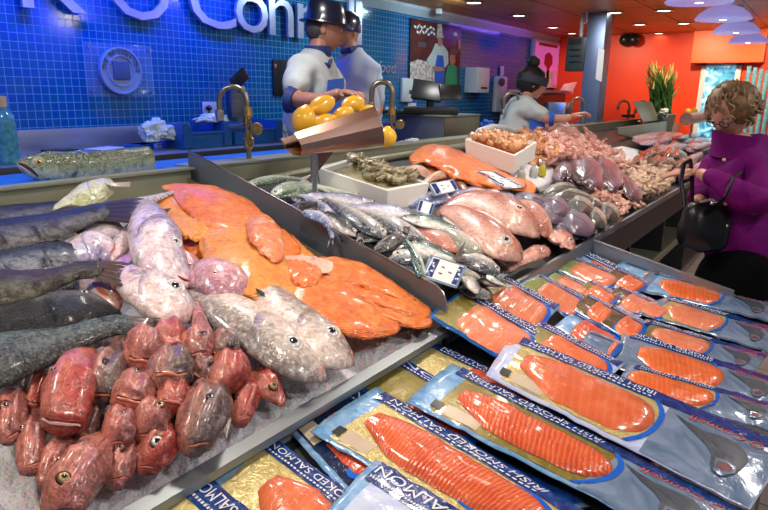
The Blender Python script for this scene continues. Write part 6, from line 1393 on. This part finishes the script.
pp('printed_fish', [(.0, .55), (.14, .50), (.3, .52), (.45, .6), (.55, .68), (.52, .98), (.02, .98)], 'poster_fish')
pp('printed_coat', [(.46, .27), (.60, .27), (.72, .36), (.74, .52), (.64, .60), (.46, .62), (.36, .56), (.30, .50), (.40, .38)], 'cloth_white', .004)
pp('printed_apron', [(.50, .42), (.62, .42), (.66, .62), (.66, .90), (.47, .88), (.46, .6)], 'cloth_royal', .006)
pp('printed_face', [(.49, .20), (.57, .19), (.60, .24), (.57, .30), (.51, .30)], 'skin_tan', .008); pp('printed_hat', [(.47, .18), (.48, .02), (.56, .01), (.60, .16), (.62, .18), (.46, .20)], 'poster_fish', .009)
pp('printed_arm', [(.62, .58), (.66, .62), (.50, .64), (.40, .60), (.42, .57)], 'skin_tan', .008)
pp('printed_green_jumper', [(.72, .55), (.82, .52), (.92, .56), (.95, .95), (.68, .96), (.68, .7)], 'jumper_green' if 'jumper_green' in MATS else (plain('jumper_green', (.02, .30, .12), .6) and 'jumper_green'), .007)
pp('printed_face', [(.76, .38), (.86, .38), (.88, .50), (.80, .54), (.75, .48)], 'skin_tan', .008); pp('printed_blue_hat', [(.76, .30), (.84, .26), (.92, .34), (.90, .40), (.75, .40)], 'ink_grey', .009)
pp('printed_suit', [(.90, .35), (.99, .33), (.99, .95), (.95, .95), (.92, .55)], 'black_plastic', .004); pp('printed_face', [(.92, .18), (.98, .17), (.99, .28), (.94, .32)], 'skin_pink', .006)
pp('printed_seal', [(.86+.045*math.cos(a), .11+.028*math.sin(a)) for a in [2*PI*k/14 for k in range(14)]], 'paper', .006)
m = MB()
for k, (u, v, w) in enumerate([(.05, .08, .40), (.10, .14, .36)]):
    for i in range(7): q = [(u+w*i/7, v+.02*math.sin(i*2)), (u+w*(i+.7)/7, v-.01+.02*math.cos(i*3)), (u+w*(i+.7)/7, v+.02+.02*math.cos(i*3)), (u+w*i/7, v+.03+.02*math.sin(i*2))]; m.prism([V((X0+(X1-X0)*a_, YW-.026, Z1+(Z0-Z1)*b_)) for a_, b_ in q], (0, .0015, 0))
m.build('handwritten_title', 'paper', po_, smooth=False, sharp=None)
pp('printed_label', [(.12, .28), (.28, .28), (.28, .34), (.12, .34)], 'ink_grey', .004)
# magenta light box at the end of the tiled wall
a, b = wpt(534, 40, YW-.05), wpt(557, 88, YW-.05); a.z = wpt(545, 40, YW-.05).z
lb = tag(MB().span((a.x, YW-.06, b.z), (b.x-.02, YW-.002, a.z), .01).build('light_box', 'white_plastic'), 'tall magenta poster in a white frame at the end of the tiled wall', 'framed poster')
MB().span((a.x+.06, YW-.064, b.z+.05), (b.x-.08, YW-.058, a.z-.05), 0).build('magenta_print', 'poster_glow', lb)
def lbp(pts, m, name): pts = [V((a.x+(b.x-a.x)*u, YW-.068, a.z+(b.z-a.z)*v)) for u, v in pts]; MB().prism(pts, (0, .002, 0)).build(name, m, lb, smooth=False, sharp=None)
plain('print_crimson', (.45, .01, .06), .5); plain('print_pale', (.75, .45, .65), .5)
lbp([(.15, .07), (.85, .07), (.85, .13), (.15, .13)], 'print_crimson', 'title_bar')
lbp([(.40, .30), (.55, .24), (.68, .32), (.70, .48), (.60, .58), (.60, .85), (.50, .85), (.50, .58), (.38, .50)], 'print_crimson', 'printed_lobster'); lbp([(.30, .66), (.8, .62), (.8, .9), (.3, .9)], 'print_pale', 'pale_field')
# camera on the wall
o = empty('security_camera', wpt(441, 13, YW-.1), 'white security camera on the tiles above the poster', 'camera')
MB().box(wpt(439, 12, YW-.16), (.16, .07, .06), .012, Matrix.Rotation(.5, 3, 'Z')).build('camera_body', 'white_plastic', o); MB().tube([wpt(441, 12, YW-.1), wpt(446, 15, YW-.0)], .012, 8).build('bracket', 'white_plastic', o)

# ------------------------------------------------------------------ on the back work counter
ZW = 1.20
def on_w(px, py, z=ZW): return atz(px, py, z)
# water bottle
q = aty(5, 130, 3.5); t = tag(MB().lathe([(.0, 0), (.05, 0), (.056, .01)]+[(.056-(.004 if k % 2 else 0), .02+.018*k) for k in range(12)]+[(.05, .25), (.02, .29), (.016, .30), (0, .30)], (q.x, 3.5, ZW), 24).build('water_bottle', 'bottle_water' if 'bottle_water' in MATS else (plain('bottle_water', (.10, .42, .60), .08, var=.4, scale=40, Transmission_Weight=.35) and 'bottle_water')), 'ribbed plastic water bottle at the left edge of the work counter', 'bottle')
MB().lathe([(.024, .29), (.026, .30), (.026, .345), (0, .348)], (q.x, 3.5, ZW), 16).build('bottle_cap', 'ink_cream', t)
# crumpled bags
def bag(px, py, rx, ry, y, m, lab, cat='plastic bag', seed=1):
    c = aty(px, py, y); k = (c-EYE).dot(FWD)/F; b = bmesh.new(); bmesh.ops.create_icosphere(b, subdivisions=5, radius=1)
    for v in b.verts:
        p = v.co.copy(); n = noise.noise(p*1.7+V((seed, 0, 0)))*.5+abs(noise.noise(p*4+V((0, seed, 0))))*.35+abs(noise.noise(p*9+V((0, seed, 0))))*.14
        q = p*(.8+n); q.z = max(q.z, -.75); v.co = c+V((q.x*rx*k*1.1, q.y*rx*k*.5, q.z*ry*k))
    return tag(MB().bm(b).build('plastic_bag' if cat == 'plastic bag' else 'cloth_heap', m, sharp=180), lab, cat)
t = NT('thin_plastic'); t.set(Base_Color=(.62, .80, .84), Roughness=.25, Coat_Weight=.6, Transmission_Weight=.15); t.bump(t.noise(t.coord(), 30, 3, .6, 1), .5, .01)
bag(158, 132, 19, 12, 3.62, 'thin_plastic', 'crumpled white plastic bag on the work counter left of the blue crate')
bag(212, 119, 17, 5, 3.62, 'thin_plastic', 'white plastic bag bunched in the top of the blue crate', seed=4)
bag(288, 128, 6, 7, 3.5, 'thin_plastic', 'small white bag at the right end beside the hatted man', seed=7)
# blue crates
def crate(x0, x1, y, dep, hgt, lab):
    o = empty('blue_crate', ((x0+x1)/2, y+dep/2, ZW), lab, 'crate'); m = MB()
    m.span((x0, y, ZW+.002), (x1, y+dep, ZW+.014), .002)
    for yy in (y, y+dep-.01): m.span((x0, yy, ZW+.01), (x1, yy+.01, ZW+hgt*.62), .002); m.span((x0, yy-.006, ZW+hgt*.55), (x1, yy+.016, ZW+hgt*.66), .003)
    for xx in (x0, x1-.01): m.span((xx, y, ZW+.01), (xx+.01, y+dep, ZW+hgt), .002)
    m.build('basket', 'blue_plastic', o)
    for xx in (x0, x1-.07):
        for yy in (y-.008, y+dep-.02): MB().prism([(xx, yy, ZW+.01), (xx+.07, yy, ZW+.01), (xx+.07 if xx == x0 else xx+.07, yy, ZW+hgt*(.7 if xx == x0 else 1)), (xx+.045, yy, ZW+hgt), (xx+.01, yy, ZW+hgt)], (0, .028, 0)).build('corner_post', 'blue_plastic', o, smooth=False, sharp=None)
crate(aty(183, 138, 3.5).x, aty(231, 138, 3.5).x, 3.5, .36, .17, 'blue plastic crate holding a bunched bag on the work counter')
crate(aty(234, 136, 3.5).x, aty(282, 134, 3.5).x, 3.5, .36, .17, 'blue plastic crate partly behind the left tap, next to the hatted man')
for (x0, y0, x1, y1, m, lab) in [(34, 155, 58, 150, 'ink_black', 'flat black box lying near the front of the work counter'), (64, 151, 100, 146, 'paper', 'white paper sheet on the work counter right of the black box'), (104, 149, 140, 143, 'teal_plastic', 'teal flat tray on the work counter left of the white bag'), (136, 148, 158, 145, 'white_plastic', 'small white dish in front of the white bag'), (14, 152, 30, 146, 'paper', 'white papers beside the water bottle'), (92, 146, 112, 142, 'steel_rim', 'shiny crumpled foil on the work counter')]:
    a, b = on_w(x0, y0), on_w(x1, y1); c = (a+b)/2; w = abs(b.x-a.x)*.6
    tag(MB().box((c.x, min(3.8, c.y), ZW+.016), (max(w, .12), .14, .03 if m != 'paper' else .008), .003, Matrix.Rotation(.3, 3, 'Z')).build({'ink_black': 'flat_box', 'paper': 'paper_sheet', 'teal_plastic': 'flat_tray', 'white_plastic': 'small_dish', 'steel_rim': 'foil'}[m], m), lab, 'tray' if m == 'teal_plastic' else {'ink_black': 'box', 'paper': 'paper', 'white_plastic': 'dish', 'steel_rim': 'foil'}[m])

# ------------------------------------------------------------------ taps along the back edge
plain('brass', (.42, .30, .12), .3, 1, var=.3, scale=60); MATS['brass'].node_tree.nodes['Principled BSDF'].inputs['Metallic'].default_value = .9
steel('copper_pipe', (.34, .33, .24), .3, (1, 1, 1)); plain('valve_blue', (.01, .04, .20), .3)
def tap(px, base, top, leg, legy, y, lab, valve=None):
    P0 = aty(px, base, y); k = (P0-EYE).dot(FWD)/F; o = empty('swan_neck_tap', P0, lab, 'tap', 'swan neck taps behind the display')
    zt = aty(px, top, y).z; xl = -abs(aty(px, top, y).x-aty(leg, top, y).x)*.62
    dirv = -IR; w = abs(px-leg)*k; r = w/2; zc = zt-r
    P = [P0+V((0, 0, -.03)), V((P0.x, P0.y, zc-.02))]+[V((P0.x, P0.y, zc))+dirv*(r-r*math.cos(a))+V((0, 0, r*math.sin(a))) for a in [PI*i/10 for i in range(11)]]+[V((P0.x, P0.y, zc-(legy-top)*k+r))+dirv*w]
    MB().tube(P, 2.6*k if k < .008 else .014, 12).build('pipe', 'copper_pipe', o)
    e = P[-1]; MB().lathe([(.012, .03), (.02, .03), (.022, 0), (.016, -.02), (0, -.02)], e, 14).build('spout_tip', 'steel_rim', o)
    vz = aty(px, valve if valve else (base+top)/2+8, y).z
    MB().lathe([(.014, .10), (.022, .10), (.025, .06), (.018, .05), (.018, -.04), (.026, -.05), (.026, -.08), (.014, -.10)], (P0.x, P0.y, vz), 14).build('brass_union', 'brass', o)
    vb = MB().tube([V((P0.x, P0.y, vz))-IR*.09, V((P0.x, P0.y, vz))+IR*.05], .018, 12).build('valve_body', 'valve_blue', o)
    MB().lathe([(0, .02), (.026, .02), (.030, .01), (.026, 0), (0, 0)], V((P0.x, P0.y, vz))+IR*.05-AW*.03, 16, (-AW).to_track_quat('Z', 'Y').to_matrix()).build('valve_wheel', 'brass', vb)
tap(250, 180, 87, 223, 115, 2.28, 'copper-green swan neck tap at the left, in front of the blue crates', 128)
tap(391, 163, 82, 371, 106, 2.28, 'swan neck tap with blue valve right of the lemons', 124)
tap(517, 130, 93, 502, 112, 2.30, 'swan neck tap with brass fittings in front of the headband woman', 116)
tap(581, 135, 98, 569, 118, 2.30, 'slim tap gripped by the headband woman', 124)
tap(627, 127, 101, 616, 108, 2.30, 'slim steel tap in front of the red wall, left of the green sheet', 116)
tap(645, 125, 101, 634, 112, 2.28, 'farthest steel tap behind the green sheet', 116)
rail = tag(MB().tube([aty(262, 181, 2.19), aty(330, 167, 2.19), aty(430, 151, 2.19), aty(520, 136, 2.19)], .022, 12).build('back_rail', 'steel_green'), 'pale green pipe running behind the fish from the left tap', 'pipe')
# register bench
cr = aty(443, 148, 2.62); zt = aty(443, 116, 2.62).z; xr = aty(479, 116, 2.62).x; yb_ = atx(396, 122, cr.x).y
rb = empty('steel_bench', (cr.x+.4, 2.9, .25), 'stainless steel cabinet carrying the black till beside the shellfish box', 'cabinet')
MB().span((cr.x, 2.62, .25), (xr, yb_, zt), .004).build('cabinet', 'steel_divider', rb); MB().span((cr.x-.01, 2.61, zt-.012), (xr+.01, yb_+.01, zt+.004), .003).build('top_plate', 'steel_green', rb)
metal('steel_brown', (.50, .38, .26), .4); MB().span((cr.x+.004, 2.612, .9), (xr-.004, 2.62, zt-.02), 0).build('front_panel', 'steel_brown', rb)
tx, ty = cr.x+.16, atx(430, 112, cr.x+.16).y
tl = empty('cash_till', (tx, ty, zt), 'black touch-screen till on the steel cabinet', 'till')
Rz = Matrix.Rotation(math.atan2(IR.y, IR.x), 3, 'Z')
MB().box((tx, ty, zt+.035), (.46, .34, .06), .01, Rz).build('till_base', 'black_plastic', tl); MB().tube([(tx, ty, zt+.05), (tx, ty, zt+.16)], .035, 10).build('neck', 'black_plastic', tl)
MB().box(V((tx, ty, zt+.20))-IR*.03, (.26, .03, .18), .008, Rz @ Matrix.Rotation(-.5, 3, 'X') @ Matrix.Rotation(.15, 3, 'Y')).build('screen', 'black_plastic', tl)
MB().box(V((tx, ty, zt+.19))+IR*.17, (.20, .03, .13), .008, Rz @ Matrix.Rotation(.3, 3, 'Z') @ Matrix.Rotation(-.3, 3, 'X')).build('screen', 'black_plastic', tl)
MB().box(V((tx, ty, zt+.02))-IR*.34, (.34, .26, .03), .006, Rz).build('keyboard', 'black_plastic', tl)
a, b = aty(340, 160, 2.24), aty(440, 143, 2.24)
wb = tag(MB().prism([aty(338, 166, 2.24), aty(432, 151, 2.24), aty(432, 142, 2.24), aty(338, 153, 2.24)], (0, .05, 0)).build('wooden_board', 'brown_board' if 'brown_board' in MATS else (plain('brown_board', (.22, .13, .05), .6, var=.3) and 'brown_board'), smooth=False, sharp=None), 'brown board standing behind the lemons at the back of the fish', 'board')
bag(412, 143, 17, 4, 2.34, 'cloth_white', 'white cloth lying behind the brown board', 'cloth', seed=3)
zs = 1.22; so = empty('side_counter', (6.2, 2.9, .25), 'low steel side counter right of the till cabinet behind the tap', 'worktop')
MB().span((xr+.03, 2.5, zs-.05), (8.4, 3.15, zs), .004).build('worktop', 'steel_plain', so); MB().span((xr+.1, 2.6, .25), (8.3, 3.1, zs-.05), .004).build('base_unit', 'steel_dark', so)
bag(488, 124, 11, 4.5, atz(488, 130, zs).y, 'cutting_blue', 'bright blue plastic bag right of the steel cabinet', seed=9)
bag(490, 130, 14, 3, 2.66, 'cloth_white', 'white cloth below the bright blue bag', 'cloth', seed=11)
hose = tag(MB().tube([aty(475, 139, 2.3), aty(480, 132, 2.3), aty(492, 128, 2.3), aty(505, 129, 2.3), aty(514, 133, 2.3)], .035, 12).build('white_hose', 'white_plastic'), 'thick white hose curving behind the tan shellfish box', 'hose')
# lilac stand and dark shelf by the woman
o = empty('dark_shelf_unit', (aty(552, 110, 3.3).x, 3.3, .25), 'dark shelf unit right of the headband woman with a blue box inside', 'shelf unit')
a, b = aty(538, 93, 3.3), aty(563, 128, 3.3); MB().span((a.x, 3.3, .25), (b.x, 3.7, a.z), .006).build('cabinet', 'black_plastic', o); MB().span((a.x-.05, 3.22, a.z), (b.x+.1, 3.72, a.z+.04), .004).build('top', 'print_pale', o)
a, b = aty(546, 103, 3.29), aty(554, 116, 3.29); MB().span((a.x, 3.27, b.z), (b.x, 3.3, a.z), .004).build('blue_box', 'cutting_blue', o)
sk = aty(567, 84, 3.3)
o = tag(MB().prism([aty(558, 95, 3.4), aty(565, 84, 3.4), aty(577, 82, 3.4), aty(573, 91, 3.4)], (0, .01, 0)).build('acrylic_leaflet_stand', 'print_pale', smooth=False, sharp=None), 'tilted lilac acrylic stand left of the steel column', 'stand')
gb = atz(560, 125, zs); gh = (125-103)*(gb-EYE).dot(FWD)/F
o = tag(MB().span((gb.x-.14, gb.y-.1, zs), (gb.x+.14, gb.y+.12, zs+gh), .01).build('grey_bin', 'steel_rim'), 'grey container between the headband woman and the column', 'container')

# ------------------------------------------------------------------ steel column with hanging scale
XCOL = 7.7
yl, yr = atx(584, 60, XCOL).y, atx(602.5, 60, XCOL).y
metal('column_steel', (.22, .29, .44), .45)
co = MB().span((XCOL, yr, .9), (XCOL+.27, yl, ZC), .006).build('pillar', 'column_steel'); tag(co, 'blue-grey steel clad square column from counter to ceiling', 'column')
def xbox(mb, x0, y0, x1, y1, x, dx, bev=.004): a, b = atx(x0, y0, x), atx(x1, y1, x); return mb.span((x, b.y, b.z), (x+dx, a.y, a.z), bev)
plain('scale_case', (.03, .045, .045), .4)
sc_ = tag(xbox(MB(), 567, 37, 583, 71, XCOL-.02, .16, .02).build('hanging_scale', 'scale_case'), 'dark grey hanging scale unit on the left face of the column', 'scale')
xbox(MB(), 569, 39, 581, 44, XCOL-.028, .01, .001).build('display_window', 'dark_gap', sc_)
for k in range(3): xbox(MB(), 569.5, 49+6*k, 580.5, 50.5+6*k, XCOL-.026, .008, .001).build('ridge', 'black_plastic', sc_)
MB().tube([atx(581, 37, XCOL+.1), atx(582, 24, XCOL+.1), atx(584.5, 4, XCOL+.1)], .022, 10).build('mounting_arm', 'white_plastic', sc_)
MB().tube([atx(582, 14, XCOL), atx(580, 11, XCOL), atx(587, 10, XCOL-.02), atx(587, 22, XCOL-.02), atx(583, 24, XCOL)], .007, 6).build('white_cable', 'white_plastic', sc_)
tag(MB().prism([atx(598.5, 48, XCOL-.012), atx(604.5, 50, XCOL-.03), atx(601.5, 82, XCOL-.03), atx(595.5, 79, XCOL-.012)], (.004, 0, 0)).build('paper_notice', 'paper', smooth=False, sharp=None), 'white paper notice taped to the front of the column', 'notice')
# ------------------------------------------------------------------ in front of the red end wall
o = empty('grass_plant', atx(660, 112, 9.9), 'tall green ornamental grass against the red end wall', 'plant')
plain('grass_green', (.03, .10, .015), .5, var=.5); plain('grass_tip', (.30, .24, .06), .6, var=.4); plain('pot_grey', (.12, .13, .12), .6)
r_ = random.Random(2); m = MB(); m2 = MB()
base = atx(660, 112, 9.9)
for k in range(150):
    px = r_.uniform(646, 677); py = 62+abs(px-661)*.5+r_.uniform(0, 26); t = atx(px, py, 9.9+r_.uniform(-.2, .2)); b0 = base+V((r_.uniform(-.1, .1), r_.uniform(-.16, .16), -.05)); mid = b0.lerp(t, .55)+V((0, (b0.y-t.y)*.12, .05))
    m.tube([b0, mid, t], [.011, .009, .003], 5)
    if k % 6 == 0: m2.tube([mid.lerp(t, .7), t, t+V((0, (t.y-mid.y)*.2, .10))], [.006, .02, .004], 6)
m.build('blades', 'grass_green', o, kind='stuff'); m2.build('seed_heads', 'grass_tip', o, kind='stuff')
MB().lathe([(0, 0), (.16, 0), (.22, .45), (.20, .46), (0, .42)], (base.x, base.y, base.z-.48), 24).build('pot', 'pot_grey', o)
MB().span((base.x-.3, base.y-.5, 0), (base.x+.3, base.y+.5, base.z-.48), .01).build('plinth', 'steel_green', o)
sh = tag(MB().prism([aty(633, 101, 2.1), aty(652, 102, 2.1), aty(659, 120, 2.0), aty(643, 122, 2.0)], (.004, .006, 0)).build('leaning_sheet', 'steel_green', smooth=False, sharp=None), 'pale green steel sheet propped at the far end of the counter', 'metal sheet')
tag(MB().tube([aty(639, 121, 2.0), aty(640, 146, 2.0)], .02, 10).build('sheet_post', 'steel'), 'short post under the pale green sheet', 'post')
for k, (px, py, rx, ry) in enumerate([(664, 112, 8, 3.5), (665, 117, 9, 3.5), (667, 122, 10, 3.5)]): bag(px, py, rx, ry, 1.95, 'cloth_white', ['upper folded white cloth beside the pale green sheet', 'middle folded white cloth beside the pale green sheet', 'lowest folded white cloth beside the pale green sheet'][k], 'cloth', seed=20+k)
a, b = aty(686, 119, 1.35), aty(707, 116, 1.35); tr3 = empty('serving_trough', a, 'pinkish steel trough on a post left of the woman in purple', 'trough')
MB().tube([a, b], [.07, .075], 20).build('trough_body', 'steel_copper', tr3); MB().tube([aty(692, 122, 1.35), aty(690, 138, 1.35)], .012, 8).build('post', 'steel', tr3)
for k, (px, py) in enumerate([(688, 112), (694, 111)]): tag(MB().ball(aty(px, py, 1.37), .04, 12, None, .1).build('lemon', 'lemon_skin'), ['left small lemon on the distant pink trough', 'right small lemon on the distant pink trough'][k], 'lemon')
m = MB(); qd = [(660, 124), (684, 113), (704, 126), (704, 134), (668, 132)]
tag(MB().prism([aty(x, y, 1.9) for x, y in [(618, 128), (668, 121), (716, 130), (716, 136), (640, 140), (618, 134)]], (0, .03, 0)).build('far_tray_side', 'steel_green', smooth=False, sharp=None), 'greenish steel side of the far tray before the red wall', 'tray side')
o = empty('ceiling_speaker_pair', aty(628, 40, .2)*1.0, 'pair of small dark spotlights at the top of the red end wall', 'spotlight')
o.location = atx(628, 39, XE-.15); WL[o.name] = V(o.location)
for px in (625, 634): MB().ball(atx(px, 40, XE-.15), (.09, .09, .09), 12).build('lamp_head', 'black_plastic', o)
MB().tube([atx(626, 37, XE-.1), atx(634, 37, XE-.1)], .03, 8).build('mounting_bar', 'black_plastic', o)
# ------------------------------------------------------------------ output look
SC.view_settings.view_transform = 'Standard'; SC.view_settings.look = 'None'; SC.view_settings.gamma = 1
SC.view_settings.use_curve_mapping = False; SC.view_settings.exposure = 0.0
SC.cycles.use_denoising = True; SC.cycles.max_bounces = 6; SC.cycles.transparent_max_bounces = 12
SC.cycles.sample_clamp_indirect = 4; SC.cycles.caustics_reflective = False; SC.cycles.caustics_refractive = False
SC.cycles.blur_glossy = .6
